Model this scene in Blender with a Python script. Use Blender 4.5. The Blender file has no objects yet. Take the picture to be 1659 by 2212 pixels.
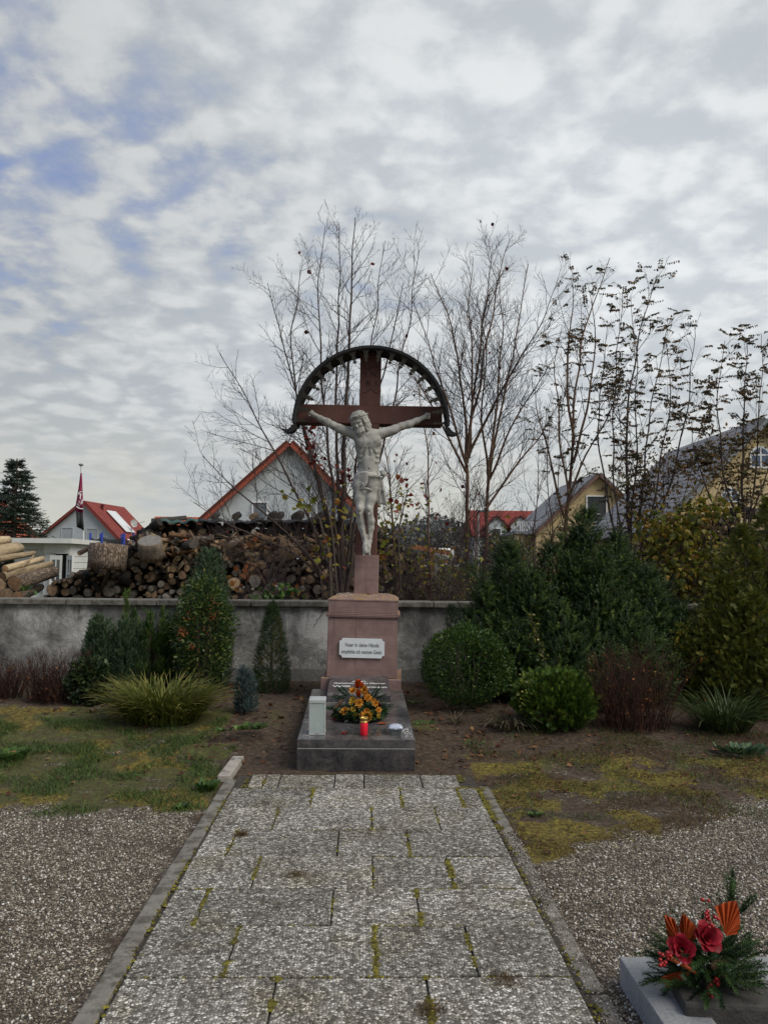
import bpy, bmesh, math, random
import numpy as np
from mathutils import Vector, Matrix, noise as mnoise

random.seed(7); np.random.seed(7)
SC = bpy.context.scene
COL = SC.collection
R_ = math.radians

# ------------------------------------------------------------------ camera
CAM_Z = 1.5
YAW, PITCH, ROLL = -1.64, 3.78, 0.60
cam_rot = (Matrix.Rotation(R_(YAW), 4, 'Z') @ Matrix.Rotation(R_(90 + PITCH), 4, 'X') @ Matrix.Rotation(R_(ROLL), 4, 'Z'))
cd = bpy.data.cameras.new('camera'); cam = bpy.data.objects.new('camera', cd); COL.objects.link(cam)
cam.matrix_world = Matrix.Translation((0, 0, CAM_Z)) @ cam_rot
cd.sensor_fit = 'VERTICAL'; cd.sensor_height = 24.0; cd.lens = 24.0 * 1725 / 2212
cd.clip_start = 0.05; cd.clip_end = 3000
SC.camera = cam

# ------------------------------------------------------------------ sky, sun, exposure
SUN_EL, SUN_AZ = 46.0, 126.0            # azimuth clockwise from the viewing direction: high on the right, behind cloud
SKY_K = 0.10
world = bpy.data.worlds.new('World'); SC.world = world; world.use_nodes = True
wt = world.node_tree; wt.nodes.clear()
def wn(t, **k):
    n = wt.nodes.new(t)
    for a, b in k.items(): setattr(n, a, b)
    return n
def wl(a, b): wt.links.new(a, b)
def wmath(op, a, b=None, c=None, clamp=False):
    n = wn('ShaderNodeMath', operation=op); n.use_clamp = clamp
    for i, v in enumerate((a, b, c)):
        if v is None: continue
        if isinstance(v, (int, float)): n.inputs[i].default_value = v
        else: wl(v, n.inputs[i])
    return n.outputs[0]
def wmix(f, a, b):
    n = wn('ShaderNodeMix', data_type='RGBA')
    for i, v in ((0, f), (6, a), (7, b)):
        if isinstance(v, tuple): n.inputs[i].default_value = (*v, 1)
        elif isinstance(v, (int, float)): n.inputs[i].default_value = v
        else: wl(v, n.inputs[i])
    return n.outputs[2]
def wmap(v, a, b, c=0.0, d=1.0, smooth=True):
    n = wn('ShaderNodeMapRange'); n.interpolation_type = 'SMOOTHSTEP' if smooth else 'LINEAR'
    wl(v, n.inputs[0]); n.inputs[1].default_value = a; n.inputs[2].default_value = b
    n.inputs[3].default_value = c; n.inputs[4].default_value = d
    return n.outputs[0]
sky = wn('ShaderNodeTexSky', sky_type='NISHITA'); sky.sun_disc = False
sky.sun_elevation = R_(SUN_EL); sky.sun_rotation = R_(SUN_AZ)
tc = wn('ShaderNodeTexCoord')
sep = wn('ShaderNodeSeparateXYZ'); wl(tc.outputs['Generated'], sep.inputs[0])
X, Y, Z = sep.outputs
zz = wmath('ADD', wmath('MAXIMUM', Z, 0.0), 0.22)
px_, py_ = wmath('DIVIDE', X, zz), wmath('DIVIDE', Y, zz)
comb = wn('ShaderNodeCombineXYZ'); wl(px_, comb.inputs[0]); wl(py_, comb.inputs[1])
def wnoise(scale, detail, rough, dist=0.0, off=(0, 0, 0), sc=(1, 1, 1)):
    m = wn('ShaderNodeMapping'); wl(comb.outputs[0], m.inputs[0]); m.inputs['Location'].default_value = off; m.inputs['Scale'].default_value = sc
    n = wn('ShaderNodeTexNoise'); wl(m.outputs[0], n.inputs['Vector'])
    n.inputs['Scale'].default_value = scale; n.inputs['Detail'].default_value = detail
    n.inputs['Roughness'].default_value = rough; n.inputs['Distortion'].default_value = dist
    return n.outputs[0]
big = wnoise(0.75, 4, 0.5, 0.4, (3.1, 1.7, 0))
mid = wnoise(4.2, 7, 0.58, 0.2, (0.4, 5.2, 0), (1, 1.1, 1))
puff = wnoise(8.5, 8, 0.62, 0.15, (7.7, 2.2, 0), (1, 1.05, 1))
wnz = wn('ShaderNodeTexNoise'); wl(comb.outputs[0], wnz.inputs['Vector']); wnz.inputs['Scale'].default_value = 6.0; wnz.inputs['Detail'].default_value = 7
wv_ = wn('ShaderNodeVectorMath', operation='MULTIPLY_ADD'); wl(wnz.outputs[1], wv_.inputs[0]); wv_.inputs[1].default_value = (.30, .30, 0); wl(comb.outputs[0], wv_.inputs[2])
cell = wn('ShaderNodeTexVoronoi', feature='SMOOTH_F1', voronoi_dimensions='2D'); wl(wv_.outputs[0], cell.inputs['Vector']); cell.inputs['Scale'].default_value = 9.5; cell.inputs['Smoothness'].default_value = .8
lump = wmath('SUBTRACT', 0.86, cell.outputs['Distance'])
dens = wmath('ADD', wmath('ADD', wmath('MULTIPLY', mid, 0.24), wmath('MULTIPLY', puff, 0.46)), wmath('MULTIPLY', lump, 0.30))
lit = wmap(dens, 0.38, 0.62)
# glow of the hidden sun through the cloud
dotn = wn('ShaderNodeVectorMath', operation='DOT_PRODUCT'); wl(tc.outputs['Generated'], dotn.inputs[0])
se, sa = R_(SUN_EL), R_(SUN_AZ)
ge, ga_ = R_(21), R_(17)                # the thinnest, brightest cloud
dotn.inputs[1].default_value = (math.sin(ga_) * math.cos(ge), math.cos(ga_) * math.cos(ge), math.sin(ge))
glow = wmath('POWER', wmath('MAXIMUM', dotn.outputs['Value'], 0.0), 4.5)
cloud = wmix(lit, (2.46, 2.66, 2.84), (3.52, 3.64, 3.70))
bigd = wmap(big, 0.3, 0.7, 0.93, 1.06)
gl = wmath('ADD', wmath('MULTIPLY', glow, 0.46), 0.72)
cm = wn('ShaderNodeVectorMath', operation='SCALE'); wl(cloud, cm.inputs[0]); wl(wmath('MULTIPLY', bigd, gl), cm.inputs['Scale'])
# gaps of blue: mostly to the left, away from the sun
gapn = wmath('ADD', wmath('MULTIPLY', big, 0.48), wmath('MULTIPLY', dens, 0.52))
side = wmath('ADD', wmath('MULTIPLY', X, 0.25), wmath('MULTIPLY', wmath('SUBTRACT', Z, 0.36), -0.16))
gap = wmath('ADD', gapn, side)
cover = wmap(gap, 0.26, 0.43)
skys = wn('ShaderNodeVectorMath', operation='MULTIPLY'); wl(sky.outputs[0], skys.inputs[0]); skys.inputs[1].default_value = (.6, .6, .6)
blue = wmix(0.72, skys.outputs[0], (1.3, 1.7, 3.1))
col = wmix(cover, blue, cm.outputs[0])
# the pale warm band of distance above the horizon
hz = wmap(Z, 0.015, 0.22, 0.0, 1.0)
streak = wnoise(1.3, 5, 0.6, 0.2, (1, 9, 0), (1, 0.5, 1))
hcol = wmix(wmap(streak, 0.45, 0.62), (3.1, 3.1, 2.8), (2.65, 2.8, 2.85))
col = wmix(hz, hcol, col)
bg = wn('ShaderNodeBackground'); wl(col, bg.inputs[0]); bg.inputs[1].default_value = SKY_K
wo = wn('ShaderNodeOutputWorld'); wl(bg.outputs[0], wo.inputs[0])

sl = bpy.data.lights.new('sun', 'SUN'); sun = bpy.data.objects.new('sun', sl); COL.objects.link(sun)
sl.energy = 1.5; sl.angle = R_(40); sl.color = (1.0, 0.95, 0.87)
sd = Vector((math.sin(sa) * math.cos(se), math.cos(sa) * math.cos(se), math.sin(se)))
sun.matrix_world = Matrix.Translation(sd * 50) @ sd.to_track_quat('Z', 'Y').to_matrix().to_4x4()
SC.view_settings.view_transform = 'Standard'; SC.view_settings.look = 'None'
SC.view_settings.gamma = 1.0; SC.view_settings.exposure = 0.95; SC.view_settings.use_curve_mapping = False
SC.cycles.max_bounces = 8; SC.cycles.transparent_max_bounces = 12

# ------------------------------------------------------------------ photo pixel (1659x2212) -> world
_R3 = cam_rot.to_3x3()
def ray(px, py): return _R3 @ Vector(((px - 829.5) / 1725, -(py - 1106) / 1725, -1))
def P(px, py, Yd):
    d = ray(px, py); return Vector((0, 0, CAM_Z)) + d * (Yd / d.y)
def G(px, py, z=0.0):
    d = ray(px, py); return Vector((0, 0, CAM_Z)) + d * ((z - CAM_Z) / d.z)
def sstep(a, b, v): t = np.clip((v - a) / (b - a), 0, 1); return t * t * (3 - 2 * t)
def gz(x, y): return float(0.2 * sstep(5.7, 8.3, y) * (1 - sstep(11, 25, y)))

# ------------------------------------------------------------------ materials
def new_mat(name):
    m = bpy.data.materials.new(name); m.use_nodes = True; m.node_tree.nodes.clear(); return m, m.node_tree
class NT:
    def __init__(s, nt): s.t = nt
    def n(s, ty, **k):
        n = s.t.nodes.new(ty)
        for a, b in k.items(): setattr(n, a, b)
        return n
    def l(s, a, b): s.t.links.new(a, b)
    def set(s, sock, v):
        if isinstance(v, bpy.types.NodeSocket): s.l(v, sock)
        elif isinstance(v, (tuple, list)): sock.default_value = (*v, 1) if len(v) == 3 and sock.type == 'RGBA' else v
        else: sock.default_value = v
    def obj(s): return s.n('ShaderNodeTexCoord').outputs['Object']
    def pos(s): return s.n('ShaderNodeNewGeometry').outputs['Position']
    def map(s, v, sc=(1, 1, 1), loc=(0, 0, 0), rot=(0, 0, 0)):
        n = s.n('ShaderNodeMapping'); s.l(v, n.inputs[0]); n.inputs['Scale'].default_value = sc; n.inputs['Location'].default_value = loc; n.inputs['Rotation'].default_value = rot; return n.outputs[0]
    def noise(s, v, sc, det=4, ro=.55, dist=0.0, out=0):
        n = s.n('ShaderNodeTexNoise'); s.l(v, n.inputs['Vector'])
        n.inputs['Scale'].default_value = sc; n.inputs['Detail'].default_value = det; n.inputs['Roughness'].default_value = ro; n.inputs['Distortion'].default_value = dist
        return n.outputs[out]
    def voro(s, v, sc, feature='F1', rand=1.0):
        n = s.n('ShaderNodeTexVoronoi', feature=feature); s.l(v, n.inputs['Vector']); n.inputs['Scale'].default_value = sc
        n.inputs['Randomness'].default_value = rand
        return n
    def math(s, op, a, b=None, c=None, clamp=False):
        n = s.n('ShaderNodeMath', operation=op); n.use_clamp = clamp
        for i, v in enumerate((a, b, c)):
            if v is not None: s.set(n.inputs[i], v)
        return n.outputs[0]
    def rng(s, v, a, b, c=0., d=1.):
        n = s.n('ShaderNodeMapRange'); n.interpolation_type = 'SMOOTHSTEP'; s.set(n.inputs[0], v)
        for i, q in enumerate((a, b, c, d)): n.inputs[i + 1].default_value = q
        return n.outputs[0]
    def mix(s, f, a, b, blend='MIX'):
        n = s.n('ShaderNodeMix', data_type='RGBA', blend_type=blend); s.set(n.inputs[0], f); s.set(n.inputs[6], a); s.set(n.inputs[7], b); return n.outputs[2]
    def ramp(s, v, stops, interp='LINEAR'):
        n = s.n('ShaderNodeValToRGB'); s.set(n.inputs[0], v); cr = n.color_ramp; cr.interpolation = interp
        while len(cr.elements) < len(stops): cr.elements.new(0.5)
        for e, (p, c) in zip(cr.elements, stops): e.position = p; e.color = (*c, 1)
        return n.outputs[0]
    def bump(s, h, st=.5, dist=.01, nrm=None):
        n = s.n('ShaderNodeBump'); s.set(n.inputs['Height'], h); n.inputs['Strength'].default_value = st; n.inputs['Distance'].default_value = dist
        if nrm is not None: s.l(nrm, n.inputs['Normal'])
        return n.outputs[0]
    def out(s, sh): o = s.n('ShaderNodeOutputMaterial'); s.l(sh, o.inputs[0])
    def bsdf(s, col, rough=.8, nrm=None, metal=0., spec=.5, **kw):
        b = s.n('ShaderNodeBsdfPrincipled'); s.set(b.inputs['Base Color'], col); s.set(b.inputs['Roughness'], rough); s.set(b.inputs['Metallic'], metal)
        s.set(b.inputs['Specular IOR Level'], spec)
        if nrm is not None: s.l(nrm, b.inputs['Normal'])
        for k, v in kw.items(): s.set(b.inputs[k.replace('_', ' ')], v)
        s.out(b.outputs[0]); return b

MATS = {}
def simple(name, c1, c2=None, sc=8., rough=.8, bump=0., bsc=None, metal=0., spec=.5, det=5, stretch=(1, 1, 1), objrand=0.0):
    """two-tone noisy surface with fine relief"""
    if name in MATS: return MATS[name]
    m, t = new_mat(name); t = NT(t); c2 = c2 or tuple(x * .75 for x in c1)
    v = t.map(t.obj(), stretch)
    f = t.rng(t.noise(v, sc, det, .6), .32, .68)
    col = t.mix(f, c1, c2)
    if objrand:
        r = t.n('ShaderNodeObjectInfo').outputs['Random']
        hv = t.n('ShaderNodeHueSaturation'); t.l(col, hv.inputs['Color']); t.set(hv.inputs['Value'], t.rng(r, 0, 1, 1 - objrand, 1 + objrand)); col = hv.outputs[0]
    nr = t.bump(t.noise(v, bsc or sc * 5, 4, .6), bump, .01) if bump else None
    t.bsdf(col, rough, nr, metal, spec); MATS[name] = m; return m
def leafmat(name, stops, trans=.3, rough=.55, spec=.3):
    """foliage: colour of each leaf from its own 'tint'; light passes through"""
    if name in MATS: return MATS[name]
    m, t = new_mat(name); t = NT(t)
    a = t.n('ShaderNodeAttribute', attribute_name='tint').outputs['Fac']
    col = t.ramp(a, stops)
    col = t.mix(t.rng(t.noise(t.obj(), 30, 2), .3, .7), col, t.mix(.5, col, (0, 0, 0)))
    b = t.n('ShaderNodeBsdfPrincipled'); t.l(col, b.inputs['Base Color']); b.inputs['Roughness'].default_value = rough; b.inputs['Specular IOR Level'].default_value = spec
    tr = t.n('ShaderNodeBsdfTranslucent'); t.l(col, tr.inputs[0])
    mx = t.n('ShaderNodeMixShader'); mx.inputs[0].default_value = trans; t.l(b.outputs[0], mx.inputs[1]); t.l(tr.outputs[0], mx.inputs[2])
    t.out(mx.outputs[0]); MATS[name] = m; return m

# ------------------------------------------------------------------ objects
W = {}
def wmat(o): return W.get(o.name, Matrix.Identity(4))
def tag(o, label=None, cat=None, group=None, kind=None):
    if label: o['label'] = label
    if cat: o['category'] = cat
    if group: o['group'] = group
    if kind: o['kind'] = kind
    return o
def thing(name, label, cat, loc, rot=None, group=None):
    o = bpy.data.objects.new(name, None); o.empty_display_size = .2; COL.objects.link(o)
    M = Matrix.Translation(loc) @ (rot.to_4x4() if rot is not None else Matrix.Identity(4))
    o.matrix_world = M; W[o.name] = M
    return tag(o, label, cat, group)
def link(name, me, mats, parent=None, M=None):
    o = bpy.data.objects.new(name, me); COL.objects.link(o)
    if me is not None and hasattr(me, 'materials') and not len(me.materials):
        for m in (mats if isinstance(mats, (list, tuple)) else [mats]): me.materials.append(m)
    if parent is not None:
        o.parent = parent
        o.matrix_parent_inverse = Matrix.Identity(4)
        pm = wmat(parent); W[o.name] = M if M is not None else pm
        o.matrix_basis = pm.inverted() @ W[o.name]
    else:
        W[o.name] = M if M is not None else Matrix.Identity(4); o.matrix_basis = W[o.name]
    return o
def raw_mesh(name, V, Fs, smooth=False, tint=None, midx=None):
    """V (n,3); Fs list of (m,k) int arrays"""
    V = np.asarray(V, dtype=np.float32)
    Fs = [np.asarray(f, dtype=np.int32) for f in (Fs if isinstance(Fs, list) else [Fs]) if len(f)]
    me = bpy.data.meshes.new(name)
    loops = np.concatenate([f.ravel() for f in Fs]); tot = np.concatenate([np.full(len(f), f.shape[1], np.int32) for f in Fs])
    me.vertices.add(len(V)); me.vertices.foreach_set('co', V.ravel())
    me.loops.add(len(loops)); me.loops.foreach_set('vertex_index', loops)
    me.polygons.add(len(tot)); st = np.zeros(len(tot), np.int32); st[1:] = np.cumsum(tot)[:-1]
    me.polygons.foreach_set('loop_start', st); me.polygons.foreach_set('loop_total', tot)
    if smooth: me.polygons.foreach_set('use_smooth', np.ones(len(tot), bool))
    if midx is not None: me.polygons.foreach_set('material_index', np.asarray(midx, np.int32))
    if tint is not None:
        a = me.attributes.new('tint', 'FLOAT', 'FACE'); a.data.foreach_set('value', np.asarray(tint, np.float32))
    me.update(calc_edges=True); me.validate(); return me
def npm(name, V, Fs, mat, parent=None, smooth=False, tint=None, midx=None, M=None):
    """geometry given in WORLD coordinates (converted into the parent's frame)"""
    V = np.asarray(V, float)
    MM = M if M is not None else (wmat(parent) if parent is not None else None)
    if MM is not None:
        Mi = np.array(MM.inverted()); V = V @ Mi[:3, :3].T + Mi[:3, 3]
    return link(name, raw_mesh(name, V, Fs, smooth, tint, midx), mat, parent, MM)
def bmo(name, bm, mat, parent=None, smooth=False, M=None):
    """bmesh given in WORLD coordinates"""
    MM = M if M is not None else (wmat(parent) if parent is not None else None)
    if MM is not None: bm.transform(MM.inverted())
    bmesh.ops.recalc_face_normals(bm, faces=bm.faces)
    me = bpy.data.meshes.new(name); bm.to_mesh(me); bm.free()
    if smooth:
        me.polygons.foreach_set('use_smooth', np.ones(len(me.polygons), bool))
    return link(name, me, mat, parent, MM)
def add_box(bm, size, M=None, bevel=0., seg=1):
    r = bmesh.ops.create_cube(bm, size=1.0); vs = r['verts']
    bmesh.ops.scale(bm, vec=size, verts=vs)
    if bevel:
        es = list({e for v in vs for e in v.link_edges})
        b = bmesh.ops.bevel(bm, geom=es, offset=bevel, segments=seg, affect='EDGES', profile=.6)
        vs = list({v for f in b['faces'] for v in f.verts} | {v for v in vs if v.is_valid})
    if M is not None: bmesh.ops.transform(bm, matrix=M, verts=vs)
    return vs
def box(name, size, M, mat, parent=None, bevel=.004, seg=1, frame=None):
    bm = bmesh.new(); add_box(bm, size, M if isinstance(M, Matrix) else Matrix.Translation(M), bevel, seg)
    return bmo(name, bm, mat, parent, M=frame)
def prism(bm, pts, ext, M):
    """extrude a 2-D outline (x,z) by ext along +y, placed by M"""
    a = [bm.verts.new(M @ Vector((x, 0, z))) for x, z in pts]; b = [bm.verts.new(M @ Vector((x, ext, z))) for x, z in pts]
    n = len(pts); bm.faces.new(a); bm.faces.new(b[::-1])
    for i in range(n): bm.faces.new((a[i], b[i], b[(i + 1) % n], a[(i + 1) % n]))
def lathe(bm, prof, M, n=20):
    """profile [(r,z)] spun about z"""
    rings = []
    for r, z in prof: rings.append([bm.verts.new(M @ Vector((r * math.cos(2 * math.pi * i / n), r * math.sin(2 * math.pi * i / n), z))) for i in range(n)] if r > 1e-5 else [bm.verts.new(M @ Vector((0, 0, z)))])
    for a, b in zip(rings[:-1], rings[1:]):
        for i in range(n):
            j = (i + 1) % n
            q = [a[i % len(a)], a[j % len(a)], b[j % len(b)], b[i % len(b)]]
            u = []
            for v in q:
                if v not in u: u.append(v)
            if len(u) > 2: bm.faces.new(u)
def text(s, w, h, M, mat, parent, ext=.001, sx=1.0, name='lettering', off=0.0):
    """one line of lettering, w wide and with ascenders h tall, centred on M"""
    c = bpy.data.curves.new(name, 'FONT'); c.body = s; c.size = 1; c.extrude = ext; c.offset = off; c.resolution_u = 3
    o = bpy.data.objects.new('tmp', c); COL.objects.link(o); dg = bpy.context.evaluated_depsgraph_get()
    me = bpy.data.meshes.new_from_object(o.evaluated_get(dg)); bpy.data.objects.remove(o); me.name = name; me.materials.clear()
    V = np.array([v.co for v in me.vertices]); lo, hi = V.min(0), V.max(0)
    b = [v for v in V[:, 1] if v > -.05]; H = hi[1] - max(lo[1], -.02)
    V[:, 0] = (V[:, 0] - (lo[0] + hi[0]) / 2) * (w / (hi[0] - lo[0])); V[:, 1] = (V[:, 1] - H / 2) * (h / H)
    V[:, 2] = (V[:, 2] - lo[2]) / max(hi[2] - lo[2], 1e-6) * ext
    me.vertices.foreach_set('co', V.astype(np.float32).ravel()); me.update()
    return link(name, me, mat, parent, M)
def tubes(polys, n=4):
    """polys: list of (pts(k,3), radii(k)) -> V, F, one closed-ended tube each"""
    Vs, Fs, o = [], [], 0
    ang = np.arange(n) * 2 * math.pi / n; ca, sa_ = np.cos(ang), np.sin(ang)
    for pts, rad in polys:
        pts = np.asarray(pts, float); k = len(pts)
        d = np.gradient(pts, axis=0); d /= np.linalg.norm(d, axis=1)[:, None] + 1e-9
        ref = np.array([1., 0, 0]) if abs(d[0, 2]) > .8 else np.array([0, 0, 1.])
        u = np.cross(d, ref); u /= np.linalg.norm(u, axis=1)[:, None] + 1e-9; w = np.cross(d, u)
        rr = np.asarray(rad)[:, None, None]
        ring = pts[:, None, :] + rr * (ca[None, :, None] * u[:, None, :] + sa_[None, :, None] * w[:, None, :])
        Vs.append(ring.reshape(-1, 3))
        i = np.arange(k - 1)[:, None] * n; j = np.arange(n)[None, :]; j2 = (j + 1) % n
        Fs.append(np.stack([o + i + j, o + i + j2, o + i + n + j2, o + i + n + j], -1).reshape(-1, 4)); o += k * n
    return np.concatenate(Vs), np.concatenate(Fs)
def unit(v): return v / (np.linalg.norm(v, axis=-1, keepdims=True) + 1e-9)
def frames(dirs, roll=None):
    """rotation matrices (N,3,3) whose y axis is dirs, random roll about it"""
    y = unit(np.asarray(dirs, float)); N = len(y)
    ref = np.where(np.abs(y[:, 2:3]) > .9, np.array([[1., 0, 0]]), np.array([[0, 0, 1.]]))
    x = unit(np.cross(y, ref)); z = np.cross(x, y)
    a = np.random.uniform(0, 2 * math.pi, N) if roll is None else roll
    c, s = np.cos(a)[:, None], np.sin(a)[:, None]
    x2 = c * x + s * z; z2 = -s * x + c * z
    return np.stack([x2, y, z2], -1)
def inst(tV, tF, R, T, S, tint=None, jit=.0):
    tV = np.asarray(tV, float); tF = np.asarray(tF, int); N = len(T)
    S = np.asarray(S, float); S = np.full((N, 3), 1.) * (S[:, None] if S.ndim == 1 else S)
    V = np.einsum('nij,nkj->nki', R, tV[None] * S[:, None, :]) + np.asarray(T)[:, None, :]
    F = (tF[None] + (np.arange(N) * len(tV))[:, None, None]).reshape(-1, tF.shape[1])
    ti = np.repeat(tint if tint is not None else np.random.rand(N), len(tF))
    return V.reshape(-1, 3), F, ti
def merge(parts):
    Vs, Fs, Ts, o = [], [], [], 0
    for V, F, t in parts: Vs.append(V); Fs.append(F + o); Ts.append(t); o += len(V)
    return np.concatenate(Vs), np.concatenate(Fs), np.concatenate(Ts)
# templates: y is the axis of the leaf, z its face
LEAF = (np.array([[0, 0, 0], [.3, .42, .08], [0, 1, -.05], [-.3, .42, .08]]), np.array([[0, 1, 2, 3]]))
BROAD = (np.array([[0, 0, 0], [.3, .15, .03], [.46, .45, .1], [.2, .8, .02], [0, 1, -.1], [-.2, .8, .02], [-.46, .45, .1], [-.3, .15, .03], [0, .5, -.04]]),
         np.array([[0, 1, 2, 8], [8, 2, 3, 4], [8, 4, 5, 6], [0, 8, 6, 7]]))
def needle_template(n, ang, ln, wd, seed=1, up=0.0):
    """a twig along y set round with needles"""
    r = np.random.RandomState(seed); V, F = [], []
    for i in range(n):
        t = i / n; a = r.uniform(0, 2 * math.pi); d = np.array([math.sin(ang) * math.cos(a), math.cos(ang) , math.sin(ang) * math.sin(a) + up]); d /= np.linalg.norm(d)
        s = np.cross(d, [0, 1, 0.3]); s /= np.linalg.norm(s) + 1e-9; b = np.array([0, t, 0]); L = ln * (1 - .45 * t) * r.uniform(.8, 1.2)
        k = len(V); V += [b - s * wd * .5, b + s * wd * .5, b + d * L]; F.append([k, k + 1, k + 2])
    k = len(V); V += [np.array([-.012, 0, 0]), np.array([.012, 0, 0]), np.array([0, 1.05, 0])]; F.append([k, k + 1, k + 2])
    return np.array(V), np.array(F)
def flat_spray(n, seed=3, wd=.07):
    """a flat scale-leaved spray (thuja, cypress): a fan of branchlets in the xy plane"""
    r = np.random.RandomState(seed); V, F = [], []
    for i in range(n):
        t = .05 + .9 * i / n; sg = -1 if i % 2 else 1; a = r.uniform(.5, .95); L = .55 * (1 - .6 * t) * r.uniform(.8, 1.2)
        d = np.array([sg * math.sin(a), math.cos(a), r.uniform(-.15, .15)]); q = np.array([d[1], -d[0], 0]); b = np.array([0, t, 0]); k = len(V)
        V += [b, b + d * L * .5 + q * wd, b + d * L, b + d * L * .5 - q * wd]; F.append([k, k + 1, k + 2, k + 3])
    k = len(V); V += [np.array([-.03, 0, 0]), np.array([.03, 0, 0]), np.array([.02, 1, 0]), np.array([-.02, 1, 0])]; F.append([k, k + 1, k + 2, k + 3])
    return np.array(V), np.array(F)
def vnoise(p, sc, seed=0.):
    return np.array([mnoise.noise(Vector((a * sc + seed, b * sc + seed * 1.7, c * sc - seed))) for a, b, c in p])
# SDF modelling with smooth unions, meshed by surface nets
class SDF:
    def __init__(s, lo, hi, h):
        s.lo = np.array(lo, float); s.h = h; s.n = np.ceil((np.array(hi) - s.lo) / h).astype(int) + 1
        s.F = np.full(s.n, 1.0, np.float32)
    def _win(s, lo, hi):
        a = np.clip(np.floor((lo - s.lo) / s.h).astype(int), 0, s.n); b = np.clip(np.ceil((hi - s.lo) / s.h).astype(int) + 1, 0, s.n)
        if np.any(b <= a): return None
        g = [s.lo[i] + np.arange(a[i], b[i]) * s.h for i in range(3)]
        return tuple(slice(a[i], b[i]) for i in range(3)), np.stack(np.meshgrid(*g, indexing='ij'), -1)
    def _put(s, sl, d, k, sub):
        f = s.F[sl]
        if sub:
            a, b = -f, d; h = np.maximum(k - np.abs(a - b), 0) / k; s.F[sl] = -(np.minimum(a, b) - h * h * k * .25)
        else:
            h = np.maximum(k - np.abs(f - d), 0) / k; s.F[sl] = np.minimum(f, d) - h * h * k * .25
    def cap(s, a, b, ra, rb=None, k=.02, sub=False):
        a, b = np.array(a, float), np.array(b, float); rb = ra if rb is None else rb; m = max(ra, rb) + k + 3 * s.h
        w = s._win(np.minimum(a, b) - m, np.maximum(a, b) + m)
        if w is None: return
        sl, p = w; ab = b - a; t = np.clip(((p - a) @ ab) / (ab @ ab + 1e-12), 0, 1)
        d = np.linalg.norm(p - a - t[..., None] * ab, axis=-1) - (ra + (rb - ra) * t); s._put(sl, d.astype(np.float32), k, sub)
    def ell(s, c, r, R=None, k=.02, sub=False):
        c, r = np.array(c, float), np.array(r, float); m = r.max() + k + 3 * s.h
        w = s._win(c - m, c + m)
        if w is None: return
        sl, p = w; q = p - c
        if R is not None: q = q @ np.array(R)
        k0 = np.linalg.norm(q / r, axis=-1); k1 = np.linalg.norm(q / (r * r), axis=-1)
        d = np.where(k1 > 1e-6, k0 * (k0 - 1) / np.maximum(k1, 1e-6), -r.min()); s._put(sl, d.astype(np.float32), k, sub)
    def path(s, pts, rads, k=.02, sub=False):
        for i in range(len(pts) - 1): s.cap(pts[i], pts[i + 1], rads[i], rads[i + 1], k, sub)
    def mesh(s):
        F = s.F; nx, ny, nz = F.shape
        cs = [F[i:nx - 1 + i, j:ny - 1 + j, k:nz - 1 + k] for i in (0, 1) for j in (0, 1) for k in (0, 1)]
        neg = sum((c < 0).astype(np.int8) for c in cs); act = (neg > 0) & (neg < 8)
        ijk = np.argwhere(act); idx = np.full(act.shape, -1, np.int64); idx[act] = np.arange(len(ijk))
        cv = np.stack([c[act] for c in cs], 1); off = np.array([(i, j, k) for i in (0, 1) for j in (0, 1) for k in (0, 1)], float)
        acc = np.zeros((len(ijk), 3)); cnt = np.zeros(len(ijk))
        for a in range(8):
            for b in range(a + 1, 8):
                if np.abs(off[a] - off[b]).sum() != 1: continue
                va, vb = cv[:, a], cv[:, b]; m = (va < 0) != (vb < 0); t = np.where(m, va / np.where(m, va - vb, 1), 0)
                acc[m] += (off[a] + t[:, None] * (off[b] - off[a]))[m]; cnt[m] += 1
        V = s.lo + (ijk + acc / cnt[:, None]) * s.h; Fc = []
        for ax in range(3):
            sl0 = [slice(1, -1)] * 3; sl1 = [slice(1, -1)] * 3; sl0[ax] = slice(0, -1); sl1[ax] = slice(1, None)
            A, B = F[tuple(sl0)] < 0, F[tuple(sl1)] < 0
            e = np.argwhere(A != B); sg = A[A != B]; u, v = [q for q in range(3) if q != ax]
            base = e.copy(); base[:, u] += 1; base[:, v] += 1
            def cell(du, dv):
                c = base.copy(); c[:, u] += du; c[:, v] += dv; return idx[c[:, 0], c[:, 1], c[:, 2]]
            q = np.stack([cell(-1, -1), cell(0, -1), cell(0, 0), cell(-1, 0)], 1)
            flip = sg if ax != 1 else ~sg
            q[~flip] = q[~flip][:, ::-1]; Fc.append(q[(q >= 0).all(1)])
        return V, np.concatenate(Fc)
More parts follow.
